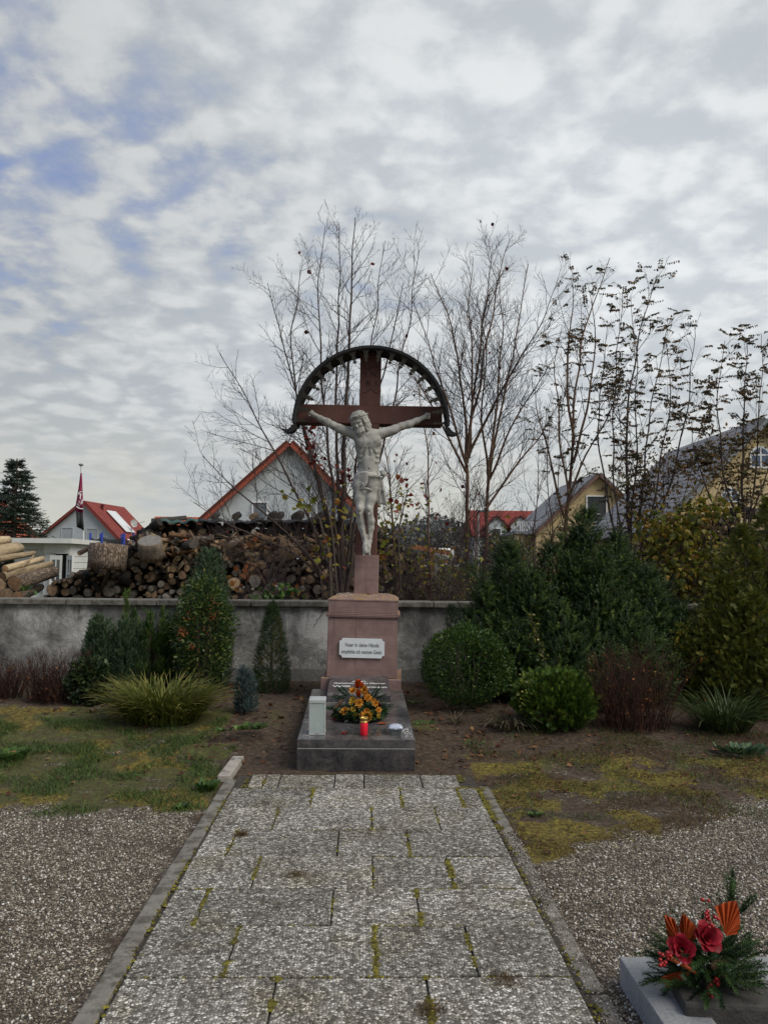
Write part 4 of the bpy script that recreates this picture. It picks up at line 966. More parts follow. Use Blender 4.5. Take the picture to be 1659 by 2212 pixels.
# ---- red grave candle
c = on(786, 1590); c.y += .029; Mc = Mg @ Matrix.Translation(c)
can = thing('grave_candle', 'bright red plastic grave candle with a gold pierced lid', 'candle', Mc.to_translation(), Mc.to_3x3())
m, t = new_mat('red_plastic'); t = NT(t); t.bsdf((.78, .012, .035), .4, None, 0, .5, Subsurface_Weight=.3)
RED = m
bm = bmesh.new(); lathe(bm, [(0, .001), (.026, .001), (.0285, .004), (.0285, .090), (.027, .096), (.0, .096)], Mc, 24); bmo('candle_cup', bm, RED, can, True)
GOLD = simple('gold_foil', (.62, .40, .10), (.42, .25, .05), 14, .38, .1, metal=.6)
bm = bmesh.new(); lathe(bm, [(.0275, .0965), (.030, .0965), (.030, .101), (.0285, .102), (.0285, .121), (.0305, .122), (.0305, .128), (.028, .130), (.024, .127), (.024, .122), (.0, .120)], Mc, 24); bmo('candle_lid', bm, GOLD, can, True)
bm = bmesh.new()
for k in range(10):
    a = k * 2 * math.pi / 10; bmesh.ops.create_circle(bm, cap_ends=True, segments=8, radius=.0055, matrix=Mc @ Matrix.Rotation(a, 4, 'Z') @ Matrix.Translation((0, -.0292, .1115)) @ Matrix.Rotation(R_(90), 4, 'X'))
bmo('lid_holes', bm, DARKCUT, can)['kind'] = 'stuff'
# ---- small plastic tray with a clear domed lid
c = on(855, 1590); c.y += .05; Mp = Mg @ Matrix.Translation(c)
tray = thing('plastic_tray', 'small grey plastic tray with a clear domed lid, right corner of the grave', 'tray', Mp.to_translation(), Mp.to_3x3())
def rloft(secs, n=5):
    bm = bmesh.new(); R = []
    for w, d, z, r in secs:
        ring = []
        for cx, cy, a0 in ((1, 1, 0), (-1, 1, 90), (-1, -1, 180), (1, -1, 270)):
            for k in range(n): a = R_(a0 + 90 * k / (n - 1)); ring.append(bm.verts.new(Mp @ Vector((cx * (w - r) + r * math.cos(a), cy * (d - r) + r * math.sin(a), z))))
        R.append(ring)
    for A_, B_ in zip(R[:-1], R[1:]):
        for i in range(len(A_)): bm.faces.new((A_[i], A_[(i + 1) % len(A_)], B_[(i + 1) % len(A_)], B_[i]))
    bm.faces.new(R[0][::-1]); bm.faces.new(R[-1]); return bm
bmo('tray', rloft([(.038, .030, .001, .01), (.050, .040, .042, .012), (.057, .046, .044, .014), (.057, .046, .047, .014)]), simple('grey_plastic', (.13, .145, .15), (.10, .11, .115), 30, .35), tray)
CLEAR = simple('clear_lid', (.42, .46, .56), (.36, .40, .50), 9, .12, 0, spec=.8)
bmo('domed_lid', rloft([(.056, .045, .0478, .014), (.052, .041, .060, .02), (.040, .031, .071, .022), (.018, .013, .077, .012), (.004, .003, .078, .003)]), CLEAR, tray, True)
V, F = tubes([([Mp @ Vector((-.05 + .1 * k / 8, -.018, .0485 + .030 * math.sin(math.pi * k / 8))) for k in range(9)], [.0022] * 9), ([Mp @ Vector((.03 * s, -.045 + .09 * k / 8, .0485 + .026 * math.sin(math.pi * k / 8))) for k in range(9) for s in [0]], [.002] * 9)], 4)
npm('lid_ribs', V, F, simple('lid_white', (.6, .62, .66), (.55, .57, .6), 10, .3), tray)
box('lid_tab', (.020, .006, .004), Mp @ Matrix.Translation((0, -.0475, .050)), MATS['lid_white'], tray, .001)

# ---- flowers: templates
def petal(n=5, w=.5, cup=.35, curl=.0):
    """a petal strip along y, cupped; quads"""
    V, F = [], []
    for i in range(n):
        t = i / (n - 1); hw = w * .5 * math.sin(math.pi * (.12 + .78 * t)) ** .8; z = cup * t * t - curl * max(0, t - .6) ** 2 * 4
        V += [(-hw, t, z + .25 * hw), (0, t, z - .05), (hw, t, z + .25 * hw)]
        if i: k = 3 * i; F += [(k - 3, k - 2, k + 1, k), (k - 2, k - 1, k + 2, k + 1)]
    return np.array(V), np.array(F)
def flower(name, c, nrm, R, mat, parent, rings=((5, .95, .25, .5), (5, .8, .7, .5), (5, .6, 1.1, .5), (4, .4, 1.4, .5)), seed=0, n=4):
    """rosette of petals: rings of (count, length, lift angle, width) round the axis nrm"""
    r = random.Random(seed); nrm = Vector(nrm).normalized(); Mq = Matrix.Translation(c) @ nrm.to_track_quat('Z', 'Y').to_matrix().to_4x4(); Vs, Fs, Ts, o = [], [], [], 0
    for q, (k, ln, lift, w) in enumerate(rings):
        pv, pf = petal(n, w * 1.5, .25, .25)
        for i in range(k):
            a = 2 * math.pi * (i + .5 * q + r.uniform(-.12, .12)) / k
            Mx = Mq @ Matrix.Rotation(a, 4, 'Z') @ Matrix.Rotation(lift + r.uniform(-.1, .1), 4, 'X') @ Matrix.Diagonal((R * ln, R * ln * r.uniform(.9, 1.1), R * ln, 1))
            Vs.append(np.array([Mx @ Vector(v) for v in pv])); Fs.append(pf + o); o += len(pv); Ts.append(np.full(len(pf), r.uniform(.1, .9) * (1 - .12 * q)))
    return npm(name, np.concatenate(Vs), np.concatenate(Fs), mat, parent, True, np.concatenate(Ts))
def cone(name, a, b, R, parent, mat):
    """pine cone from a to b with spiralling scales"""
    a, b = Vector(a), Vector(b); L = (b - a).length; Mq = Matrix.Translation(a) @ (b - a).to_track_quat('Z', 'Y').to_matrix().to_4x4(); Vs, Fs, o = [], [], 0
    bm = bmesh.new(); lathe(bm, [(0, 0), (R * .6, .05 * L), (R * .8, .3 * L), (R * .65, .65 * L), (R * .2, .95 * L), (0, L)], Mq, 10)
    for i in range(90):
        t = i / 90; a_ = i * 2.39996; r = R * (math.sin(math.pi * (.12 + .8 * t)) ** .7) * .82; s = R * .34 * (1.1 - .5 * t)
        Mx = Mq @ Matrix.Rotation(a_, 4, 'Z') @ Matrix.Translation((r, 0, t * L * .93 + .02 * L)) @ Matrix.Rotation(-.55, 4, 'Y')
        v = [bm.verts.new(Mx @ Vector(q)) for q in ((-s * .3, -s * .6, -s * .2), (s * .7, -s * .5, s * .25), (s * .9, 0, s * .1), (s * .7, s * .5, s * .25), (-s * .3, s * .6, -s * .2))]; bm.faces.new(v)
    return bmo(name, bm, mat, parent)
CONE = simple('pine_cone', (.16, .085, .04), (.075, .04, .02), 60, .7)
ORANGE = leafmat('orange_petals', [(0, (.50, .16, .012)), (.5, (.74, .31, .03)), (1, (.82, .48, .09))], .25, .6)
YELLOW = leafmat('yellow_petals', [(0, (.55, .32, .03)), (1, (.72, .52, .06))], .25, .6)
SCARLET = leafmat('scarlet_petals', [(0, (.42, .03, .008)), (.6, (.68, .09, .012)), (1, (.8, .2, .03))], .25, .35)
WINE = leafmat('wine_leaves', [(0, (.05, .006, .008)), (.6, (.12, .014, .014)), (1, (.2, .035, .025))], .2, .4)
FIRM = leafmat('fir_needles', [(0, (0.012, 0.042, 0.018)), (.5, (0.033, 0.090, 0.036)), (1, (0.090, 0.173, 0.068))], .2, .5)
BAY = leafmat('broad_green_leaves', [(0, (.02, .05, .015)), (.5, (.055, .11, .03)), (1, (.13, .19, .06))], .25, .4)
FIRT = needle_template(40, 1.05, .26, .075, 2)
def sprigs(name, items, parent, mat, T=FIRT):
    """items: (base, direction, length)"""
    d = np.array([i[1] for i in items]); L = np.array([i[2] for i in items]); V, F, t = inst(*T, frames(d), np.array([i[0] for i in items]), L)
    o = npm(name, V, F, mat, parent, False, t); return o
c = on(779, 1553); Mf = Mg @ Matrix.Translation((c.x, c.y, 0)); fo = Mf.to_translation()
arr = thing('flower_arrangement', 'orange and yellow flowers on fir twigs with a pine cone, on the granite grave slab', 'flowers', fo, Mf.to_3x3())
kf = 6.5 / 1725
def fpt(zx, zy, back=0.0): return P(696.8 + zx * .13001, 1443.4 + zy * .13001, fo.y + back)
rf = random.Random(3); it = []
for _ in range(260):
    a = rf.uniform(0, 6.283); r = rf.uniform(.02, .15); out = Vector((math.cos(a), math.sin(a) * .9, rf.uniform(-.1, .55)))
    b = fo + Vector((math.cos(a) * r, math.sin(a) * r * .8, .015 + rf.uniform(0, .16) * (1 - r / .16))); it.append((tuple(b), tuple(out), rf.uniform(.05, .11)))
for zx, zy, dx, dz in ((250, 480, -1, .35), (330, 420, -.8, .6), (400, 360, -.7, .7), (900, 420, .8, .5), (960, 480, 1, .3), (1000, 560, 1, .1), (1060, 630, 1, .0), (150, 650, -1, -.1), (120, 670, -1, 0), (980, 650, 1, -.2), (880, 380, .6, .8), (300, 640, -1, 0)):
    for _ in range(4): p = fpt(zx + rf.uniform(-40, 40), zy + rf.uniform(-30, 30), rf.uniform(.0, .1)); p.z = max(p.z, .27); it.append((tuple(p - Vector((dx, 0, dz)) * .05), (dx, rf.uniform(-.4, .5), dz), rf.uniform(.07, .12)))
sprigs('fir_twigs', it, arr, FIRM)['kind'] = 'stuff'
bv, bf, bt, N = None, None, None, 150
ps, ds = [], []
for _ in range(N):
    a = rf.uniform(2.7, 6.8) ; r = rf.uniform(.06, .17); ps.append(tuple(fo + Vector((math.cos(a) * r * 1.1, math.sin(a) * r, .012 + rf.uniform(0, .07))))); ds.append((math.cos(a), math.sin(a), rf.uniform(-.15, .5)))
V, F, T = inst(*BROAD, frames(np.array(ds), np.random.normal(0, .5, N)), np.array(ps), np.random.uniform(.035, .065, N)[:, None] * np.array([[.75, 1, 1]])); npm('green_leaves', V, F, BAY, arr, True, T)['kind'] = 'stuff'
MUM = ((9, 1, .15, .28), (9, .85, .55, .28), (7, .65, .95, .28), (5, .42, 1.3, .3))
for q, (zx, zy, R, mt, bk) in enumerate(((505, 385, 48, ORANGE, -.01), (690, 365, 55, ORANGE, .01), (600, 580, 55, ORANGE, -.05), (375, 722, 55, ORANGE, -.06), (505, 690, 36, YELLOW, -.06), (925, 700, 40, ORANGE, -.05), (735, 705, 34, ORANGE, -.08), (700, 790, 62, ORANGE, -.10), (765, 815, 48, ORANGE, -.10), (655, 805, 40, ORANGE, -.10), (500, 535, 44, YELLOW, -.02), (750, 495, 50, ORANGE, -.02), (880, 590, 42, ORANGE, -.03), (810, 745, 34, YELLOW, -.08), (935, 800, 28, YELLOW, -.07), (480, 590, 28, YELLOW, -.04), (845, 545, 36, ORANGE, -.02), (720, 430, 40, ORANGE, 0), (545, 770, 26, YELLOW, -.08))):
    p = fpt(zx, zy, bk - .055); flower('flower_head', p, (rf.uniform(-.5, .5), -.9, rf.uniform(.1, .9)), R * .13001 * kf * 1.5, mt, arr, MUM if q % 3 else ((6, 1, .35, .5), (5, .85, .75, .5), (5, .62, 1.1, .5), (4, .4, 1.4, .5)), q)
for q, (zx, zy, R) in enumerate(((575, 330, 62), (650, 330, 44), (598, 480, 50))):      # red lily-like buds
    flower('red_bud', fpt(zx, zy, -.04), (rf.uniform(-.1, .1), -.15, 1), R * .13001 * kf * 2.3, SCARLET, arr, ((6, 1, 1.18, .5), (5, .9, 1.32, .45)), 40 + q)
for q, (zx, zy, L, dx, dz) in enumerate(((330, 850, .10, -1, -.15), (280, 800, .05, -.6, .5), (700, 580, .07, .2, 1), (600, 710, .06, .1, 1), (640, 690, .05, -.3, .8), (900, 640, .05, .7, .4), (830, 800, .05, .5, .4), (520, 545, .05, -.3, .7), (720, 520, .07, 0, 1))):
    V, F, T = inst(*BROAD, frames(np.array([(dx + rf.uniform(-.4, .4), rf.uniform(-.6, -.1), dz) for _ in range(5)])), np.array([tuple(fpt(zx, zy, -.03) + Vector((rf.uniform(-.012, .012), 0, rf.uniform(-.012, .012)))) for _ in range(5)]), np.full(5, L)); npm('wine_red_leaf_spray', V, F, WINE, arr, True, T)['kind'] = 'stuff'
cone('pine_cone', fpt(335, 520, .02), fpt(175, 690, -.02), .021, arr, CONE)
# fallen leaves on the slab
def maple(s=1.0, seed=0):
    r = random.Random(seed); n = 11; V = [(0, 0, 0)]
    for i in range(n): a = -math.pi / 2 + 2 * math.pi * i / n; R = (1.0 if i % 2 == 0 else .55) * r.uniform(.8, 1.15); V.append((R * math.cos(a), R * math.sin(a), r.uniform(.02, .35)))
    return np.array(V) * s, np.array([(0, 1 + i, 1 + (i + 1) % n) for i in range(n)])
DEAD = leafmat('dead_leaves', [(0, (.05, .022, .012)), (.4, (.115, .045, .022)), (.75, (.20, .08, .035)), (1, (.30, .17, .07))], .15, .8)
REDL = leafmat('red_leaves', [(0, (.22, .02, .015)), (.5, (.42, .06, .03)), (1, (.5, .17, .05))], .2, .5)
def leaf_thing(p, label, mat, s, group=None, seed=0, parent_z=None):
    V, F = maple(s, seed); M = Matrix.Translation(p) @ Matrix.Rotation(seed * 1.7, 4, 'Z') @ Matrix.Rotation(random.gauss(0, .15), 4, 'X')
    o = link('fallen_leaf', raw_mesh('fallen_leaf', V, F, False, np.full(len(F), random.random())), mat, None, M); return tag(o, label, 'leaf', group)
leaf_thing(Mg @ (on(745, 1586) + Vector((0, .01, .004))), 'crinkled red leaf on the granite slab beside the red candle', REDL, .034, None, 3)
leaf_thing(Mg @ (on(825, 1566) + Vector((0, .01, .006))), 'dark red leaf on the granite slab between flowers and plastic tray', REDL, .036, None, 5)
leaf_thing(M_MON @ (loc(797, 1291, -.19) + Vector((0, 0, .03))) , 'russet leaf lying on the sloping top of the sandstone pedestal', DEAD, .034, None, 9)

# ================================================================== GRAVE EDGE AND ARRANGEMENT, BOTTOM RIGHT
f0 = G(1337, 2066, .10); FX, FY_ = f0.x, f0.y
def stone(name):
    m, t = new_mat(name); t = NT(t); p = t.pos()
    c = t.ramp(t.math('ADD', t.math('MULTIPLY', t.noise(p, 5, 5, .6), .5), t.math('MULTIPLY', t.noise(p, 90, 4, .65), .5)), [(.35, (.15, .155, .16)), (.5, (.235, .24, .245)), (.68, (.34, .345, .345))])
    t.bsdf(c, .5, t.bump(t.noise(p, 26, 6, .7), .3, .006), spec=.45); return m
GST = stone('grey_stone_border')
bord = thing('grave_border', 'pale grey stone border of a neighbouring grave, bottom right corner', 'grave border', (FX + .5, FY_ - .6, 0))
box('border_stone', (.165, 1.5, .13), Matrix.Translation((FX + .0825, FY_ - .75, .035)), GST, bord, .006, 2)
box('border_stone', (1.2, .16, .128), Matrix.Translation((FX + .168 + .6, FY_ - .08, .035)), GST, bord, .006, 2)
box('dark_fill', (1.2, 1.3, .04), Matrix.Translation((FX + .168 + .6, FY_ - .162 - .65, .02)), simple('black_soil', (.03, .024, .018), (.015, .012, .01), 50, .95, .8), bord, 0)
kz = .35
def z7(zx, zy): return 1285.9 + 39 + (zx) * .2 + 2.4, 1824.9 + zy * .2      # crop 1600..2000 x 2200..2667 (scale 4.1475)
AY = FY_ - .27; ab = P(1533, 2120, AY)
blk = thing('planter_block', 'dark rough stone block under the red flower arrangement', 'planter', (ab.x, AY, .04))
box('block', (.30, .22, .10), Matrix.Translation((ab.x + .03, AY - .02, .09)) @ Matrix.Rotation(-.1, 4, 'Z'), simple('dark_stone', (.06, .056, .05), (.035, .032, .03), 18, .8, .4), blk, .012, 2)
ar2 = thing('flower_arrangement', 'fir arrangement with two red flowers, orange fan leaves and red berries, bottom right', 'flowers', (ab.x, AY, .14))
def q7(zx, zy, bk=0.0): return P(1327.3 + zx * .2, 1824.9 + zy * .2, AY + bk)
u7 = .2 * AY / 1725
it = []; base = q7(1000, 1500, .0); base.z = .16
for _ in range(230):
    a = rf.uniform(0, 6.283); out = Vector((math.cos(a), math.sin(a) * .75, rf.uniform(-.25, .75))); b = base + Vector((math.cos(a) * rf.uniform(.01, .13), math.sin(a) * rf.uniform(.01, .09), rf.uniform(-.02, .10))); it.append((tuple(b), tuple(out), rf.uniform(.07, .13)))
for zx, zy, dx, dz, L in ((1250, 640, 0, 1, .20), (1250, 540, -.02, 1, .16), (1350, 700, .75, .7, .15), (1420, 640, .6, .8, .08), (1130, 700, -.6, .75, .12), (500, 1450, -1, -.35, .10), (420, 1480, -1, -.3, .1), (480, 1250, -1, .1, .11), (560, 1560, -.7, -.6, .11), (780, 1600, -.3, -1, .10), (1450, 1300, 1, .25, .11), (1450, 1480, 1, -.3, .12), (1500, 1600, 1, -.5, .11), (1350, 1120, .8, .6, .12), (1300, 1000, .4, 1, .11), (950, 940, 0, 1, .09), (1100, 980, .1, 1, .09), (900, 1260, -.3, .3, .08), (1130, 1160, .5, .6, .07), (960, 1400, .2, -.8, .1), (1250, 1700, .5, -.8, .1), (640, 1340, -.7, .3, .08)):
    for w_ in range(3): p = q7(zx, zy, (.09 if zy < 760 and zx > 1100 else 0) + (rf.uniform(-.03, .05) if w_ else 0.)); it.append((tuple(p - Vector((dx, 0, dz)) * L * .5), (dx + rf.gauss(0, .12), rf.uniform(-.35, .2), dz + rf.gauss(0, .1)), L * rf.uniform(.9, 1.1)))
sprigs('fir_twigs', it, ar2, leafmat('fir_needles_bright', [(0, (0.017, 0.042, 0.014)), (.5, (0.039, 0.087, 0.025)), (1, (0.105, 0.182, 0.049))], .25, .45), needle_template(64, 1.0, .20, .036, 8))['kind'] = 'stuff'
FAN = simple('orange_palm', (.40, .062, .007), (.28, .042, .005), 14, .6, .15)
def fan(zx0, zy0, tips, bk=-.02, n=16):
    """pleated palm fan from the stalk point to an edge given by pixels"""
    o0 = q7(zx0, zy0, bk); bm = bmesh.new(); edge = []
    for i in range(n + 1):
        t = i / n * (len(tips) - 1); k = min(int(t), len(tips) - 2); f = t - k
        p = q7(tips[k][0] * (1 - f) + tips[k + 1][0] * f, tips[k][1] * (1 - f) + tips[k + 1][1] * f, bk + .02 + (.007 if i % 2 else -.007)); edge.append(p)
    def rowat(s): return [bm.verts.new(o0 + (p - o0) * s) for p in edge]
    r0, r1, r2 = rowat(.05), rowat(.5), rowat(1.0)
    for A_, B_ in ((r0, r1), (r1, r2)):
        for i in range(n): bm.faces.new((A_[i], A_[i + 1], B_[i + 1], B_[i]))
    bm.transform(Matrix.Identity(4)); o = bmo('palm_fan', bm, FAN, ar2); md = o.modifiers.new('thick', 'SOLIDIFY'); md.thickness = .0015; return o
fan(690, 1060, [(575, 1020), (530, 755), (640, 800), (665, 860), (690, 905)], -.03)
fan(760, 1100, [(690, 900), (715, 780), (740, 735), (800, 800), (900, 910), (880, 1000)], -.035)
fan(1195, 980, [(1080, 665), (1200, 620), (1310, 597), (1345, 720), (1355, 880), (1320, 960)], -.03)
fan(800, 1380, [(790, 1450), (560, 1550), (530, 1480), (485, 1440), (620, 1385), (720, 1360)], -.06)
V, F = tubes([([q7(600, 1225, -.07), q7(720, 1285, -.075), q7(880, 1385, -.07)], [.008, .007, .006])], 6); npm('folded_palm', V, F, FAN, ar2)
box('wire_tie', (.006, .012, .022), Matrix.Translation(q7(700, 1275, -.075)) @ Matrix.Rotation(.9, 4, 'Y'), simple('silver_wire', (.6, .6, .6), (.5, .5, .5), 20, .3), ar2, .002)
ROSE = leafmat('crimson_petals', [(0, (.22, .006, .014)), (.5, (.38, .010, .026)), (1, (.50, .022, .045))], .2, .55)
RG = ((5, 1, .2, .62), (5, .92, .45, .6), (5, .72, .8, .55), (5, .52, 1.1, .5), (4, .34, 1.35, .45))
flower('red_flower', q7(725, 1130, -.05), (-.35, -.85, .45), 160 * u7, ROSE, ar2, RG, 77, 6); flower('red_flower', q7(985, 1010, -.05), (.1, -.85, .55), 160 * u7, ROSE, ar2, RG, 78, 6)
cone('pine_cone', q7(1035, 1330, -.06), q7(1240, 1240, -.05), 62 * u7, ar2, CONE); cone('pine_cone', q7(850, 1330, -.05), q7(840, 1180, -.02), 40 * u7, ar2, CONE)
BERRY = simple('red_berry', (.34, .01, .012), (.22, .006, .008), 30, .25)
STEMB = simple('berry_stem', (.06, .02, .015), (.04, .015, .01), 30)
def berry_spray(path_, blobs, R=20):
    pts = [q7(x, y, -.075) for x, y in path_]; V, F = tubes([(pts, [.0016] * len(pts))], 4); st = npm('berry_stem', V, F, STEMB, ar2)
    for x, y in blobs:
        bm = bmesh.new(); bmesh.ops.create_icosphere(bm, subdivisions=2, radius=R * u7 * rf.uniform(.85, 1.15), matrix=Matrix.Translation(q7(x, y, -.078 + rf.uniform(-.008, .008)))); bmo('berry', bm, BERRY, st, True)
berry_spray([(1220, 1420), (1110, 1450), (1060, 1560), (1040, 1700), (1090, 1830)], [(1180, 1420), (1215, 1415), (1095, 1450), (1075, 1480), (1125, 1475), (1110, 1505), (1075, 1530), (1040, 1515), (1015, 1540), (1005, 1610), (1045, 1640), (1075, 1685), (1005, 1710), (1045, 1720), (1075, 1730), (1105, 1735), (1020, 1750), (1045, 1765), (1080, 1805), (1100, 1830), (1115, 1810), (1045, 1815)])
berry_spray([(930, 590), (1040, 610), (1060, 740), (1050, 900)], [(945, 592), (1010, 605), (1000, 720), (985, 745), (1010, 770), (995, 800), (1020, 810), (1080, 780), (1115, 800), (1040, 860), (1020, 890), (1060, 880), (985, 780)])
berry_spray([(480, 1165), (540, 1220), (600, 1180)], [(480, 1170), (515, 1190), (570, 1165), (600, 1200), (490, 1240), (510, 1280), (545, 1270), (530, 1295), (490, 1300), (565, 1190), (575, 1230)])
# ================================================================== SHRUBS INSIDE THE WALL
def span(x0, x1, y0, d):
    """pixel box -> centre x, half width, ground height, height"""
    a, b = P(x0, 1400, d).x, P(x1, 1400, d).x; cx = (a + b) / 2; g = gz(cx, d); return cx, (b - a) / 2, g, P((x0 + x1) / 2, y0, d).z - g
BARK = simple('shrub_bark', (.10, .075, .055), (.05, .038, .03), 30, .9, .4)
def stems(n, c, g, R, H, r0=.008, spread=.6, rnd=random):
    pl = []
    for _ in range(n):
        a = rnd.uniform(0, 6.283); q = rnd.uniform(.2, 1) * spread * R; p0 = np.array([c[0] + .15 * R * math.cos(a), c[1] + .15 * R * math.sin(a), g - .02]); p2 = np.array([c[0] + q * math.cos(a), c[1] + q * math.sin(a), g + H * rnd.uniform(.5, .85)])
        p1 = (p0 + p2) / 2 + np.array([rnd.gauss(0, .03), rnd.gauss(0, .03), .05]); pl.append(([p0, p1, p2], [r0, r0 * .7, r0 * .3]))
    return pl
def shell(N, c, r, lump=.18, fr=1.5, depth=.35, seed=0., zmin=-.9):
    """points through the outer part of a lumpy ellipsoid, with outward directions"""
    d = unit(np.random.normal(0, 1, (N, 3))); d = d[d[:, 2] > zmin]
    k = 1 + lump * vnoise(d, fr, seed) + lump * .6 * vnoise(d, fr * 2.7, seed + 5)
    q = 1 - depth * np.random.rand(len(d)) ** 1.6
    p = d * (k * q)[:, None] * np.array(r); return p + np.array(c), unit(d / np.array(r)), q
def coneshell(N, c, R, H, pw=.8, lump=.2, fr=3., depth=.4, seed=0., belly=.0):
    h = np.random.rand(N) ** 1.25; a = np.random.rand(N) * 6.283
    rad = R * ((1 - h) ** pw * (1 - belly) + belly * np.sin(np.pi * np.clip(h * .9 + .12, 0, 1)))
    dd = np.stack([np.cos(a), np.sin(a), h * H / R * .6], -1)
    k = 1 + lump * vnoise(dd, fr, seed) + .5 * lump * vnoise(dd, fr * 2.5, seed + 3); q = 1 - depth * np.random.rand(N) ** 1.5
    p = np.stack([np.cos(a) * rad * k * q, np.sin(a) * rad * k * q, h * H * (1 + .04 * vnoise(dd, 2, seed + 9))], -1)
    return p + np.array(c), unit(np.stack([np.cos(a), np.sin(a), np.full(N, .35)], -1)), q
def shrub(name, label, cat, base, pts, dirs, T, size, mat, up=.4, jit=.35, tint=None, wide=1., stem=None, group=None, smooth=False):
    o = thing(name, label, cat, base, None, group)
    d = dirs + np.array([0, 0, up]) + np.random.normal(0, jit, dirs.shape); N = len(pts); L = np.random.uniform(*size, N)
    V, F, t = inst(*T, frames(d), pts, np.stack([L * wide, L, L * wide], -1), tint if tint is not None else np.random.rand(N))
    npm('foliage', V, F, mat, o, smooth, t)['kind'] = 'stuff'
    if stem: V, F = tubes(stem, 5); npm('stems', V, F, BARK, o, True)['kind'] = 'stuff'
    return o
YEWT = needle_template(28, .95, .28, .048, 11); SPR = flat_spray(13, 3, .045); SPRF = flat_spray(17, 7, .032)
JUN = needle_template(20, .55, .34, .085, 4); PINE = needle_template(34, .62, .62, .055, 6)
M_YEW = leafmat('yew_green', [(0, (0.01358, 0.03328, 0.0088)), (.5, (0.03211, 0.06968, 0.01595)), (.85, (0.06669, 0.1196, 0.022)), (1, (0.1383, 0.1914, 0.0308))], .2, .5)
M_BOX = leafmat('box_green', [(0, (0.01771, 0.0456, 0.009548)), (.5, (0.04427, 0.1032, 0.01841)), (.85, (0.07716, 0.1536, 0.02796)), (1, (0.1885, 0.2436, 0.03683))], .25, .4, .35)
M_JUN = leafmat('juniper_green', [(0, (0.03255, 0.07105, 0.03413)), (.5, (0.07975, 0.1406, 0.06825)), (1, (0.1645, 0.2349, 0.1121))], .2, .6)
M_BLU = leafmat('blue_conifer', [(0, (0.0432, 0.078, 0.0744)), (.5, (0.1032, 0.1644, 0.156)), (1, (0.1872, 0.2652, 0.2496))], .2, .6)
M_PIN = leafmat('pine_green', [(0, (0.02464, 0.05812, 0.0126)), (.5, (0.06622, 0.1376, 0.027)), (1, (0.1771, 0.258, 0.0486))], .2, .5)
M_CSP = leafmat('dwarf_spruce', [(0, (0.02376, 0.054, 0.01502)), (.55, (0.05148, 0.0996, 0.0236)), (.8, (0.08976, 0.126, 0.02789)), (1, (0.169, 0.0996, 0.03003))], .2, .6)
M_PYR = leafmat('firethorn_leaves', [(0, (0.0216, 0.0552, 0.0154)), (.45, (0.0576, 0.1152, 0.0264)), (.8, (0.1224, 0.1728, 0.0396)), (1, (0.2448, 0.2304, 0.0462))], .25, .4, .4)
M_GLD = leafmat('golden_thuja', [(0, (0.05658, 0.07866, 0.0154)), (.5, (0.1394, 0.1588, 0.0242)), (.85, (0.2429, 0.2236, 0.0297)), (1, (0.3726, 0.2884, 0.0451))], .25, .6)
M_FCY = leafmat('bright_cypress', [(0, (0.02755, 0.0686, 0.012)), (.5, (0.07105, 0.1414, 0.0216)), (.85, (0.161, 0.2366, 0.0312)), (1, (0.2639, 0.3276, 0.0468))], .25, .55)
M_RED = leafmat('barberry_twigs', [(0, (0.02055, 0.00918, 0.00702)), (.5, (0.05165, 0.01989, 0.0135)), (1, (0.09588, 0.03927, 0.02268))], .1, .8)
M_ORL = leafmat('orange_autumn_leaves', [(0, (.22, .06, .025)), (.5, (.36, .13, .035)), (1, (.46, .24, .05))], .3, .6)
M_GRA = leafmat('sedge_blades', [(0, (0.06, 0.08194, 0.0154)), (.45, (0.147, 0.1739, 0.0275)), (.8, (0.258, 0.2559, 0.0506)), (1, (0.4485, 0.3636, 0.1265))], .3, .5)
M_STR = leafmat('straw_blades', [(0, (.09, .075, .04)), (.6, (.17, .145, .085)), (1, (.26, .23, .15))], .25, .8)
M_EUO = leafmat('variegated_leaves', [(0, (.03, .06, .012)), (.5, (.12, .14, .02)), (1, (.36, .30, .05))], .3, .45)
M_DKL = leafmat('dark_bramble', [(0, (0.0144, 0.0272, 0.01045)), (.6, (0.0342, 0.0612, 0.0231)), (1, (0.072, 0.0952, 0.0308))], .2, .5)

def grass_clump(label, x0, x1, y0, d, n, mat, ln, wd=.011, name='ornamental_grass', seed=1, flop=1.0, group=None):
    cx, R, g, H = span(x0, x1, y0, d); r = random.Random(seed); Vs, Fs, Ts, o = [], [], [], 0
    th = thing(name, label, 'grass clump', (cx, d, g), None, group)
    for _ in range(n):
        a = r.uniform(0, 6.283); q = R * .62 * math.sqrt(r.random()); bx, by = cx + q * math.cos(a), d + q * .7 * math.sin(a)
        out = np.array([math.cos(a) + r.gauss(0, .5), math.sin(a) * .7 + r.gauss(0, .5), 0]); out /= np.linalg.norm(out) + 1e-6; L = H * r.uniform(*ln); tilt = r.uniform(.1, .55) + q / R * .35
        side = np.array([-out[1], out[0], 0]) * (1 if r.random() < .5 else -1); w = wd * r.uniform(.6, 1.2); tw = r.uniform(-.4, .4); K = 6; p = np.array([bx, by, g]); an = tilt
        for k in range(K):
            t = k / (K - 1); ww = w * (1 - t ** 2.2) * .5 + .0006; s = side * ww + np.array([0, 0, tw * ww]); Vs += [p - s, p + s]
            p = p + (out * math.sin(an) + np.array([0, 0, math.cos(an)])) * L / (K - 1); an = min(an + flop * r.uniform(.12, .42), 2.3)
            if k: Fs.append((o + 2 * k - 2, o + 2 * k - 1, o + 2 * k + 1, o + 2 * k)); Ts.append(min(1, max(0, r.gauss(.4, .2) + .35 * (t > .8))))
        o += 2 * K
    npm('blades', Vs, np.array(Fs), mat, th, True, Ts)['kind'] = 'stuff'; return th
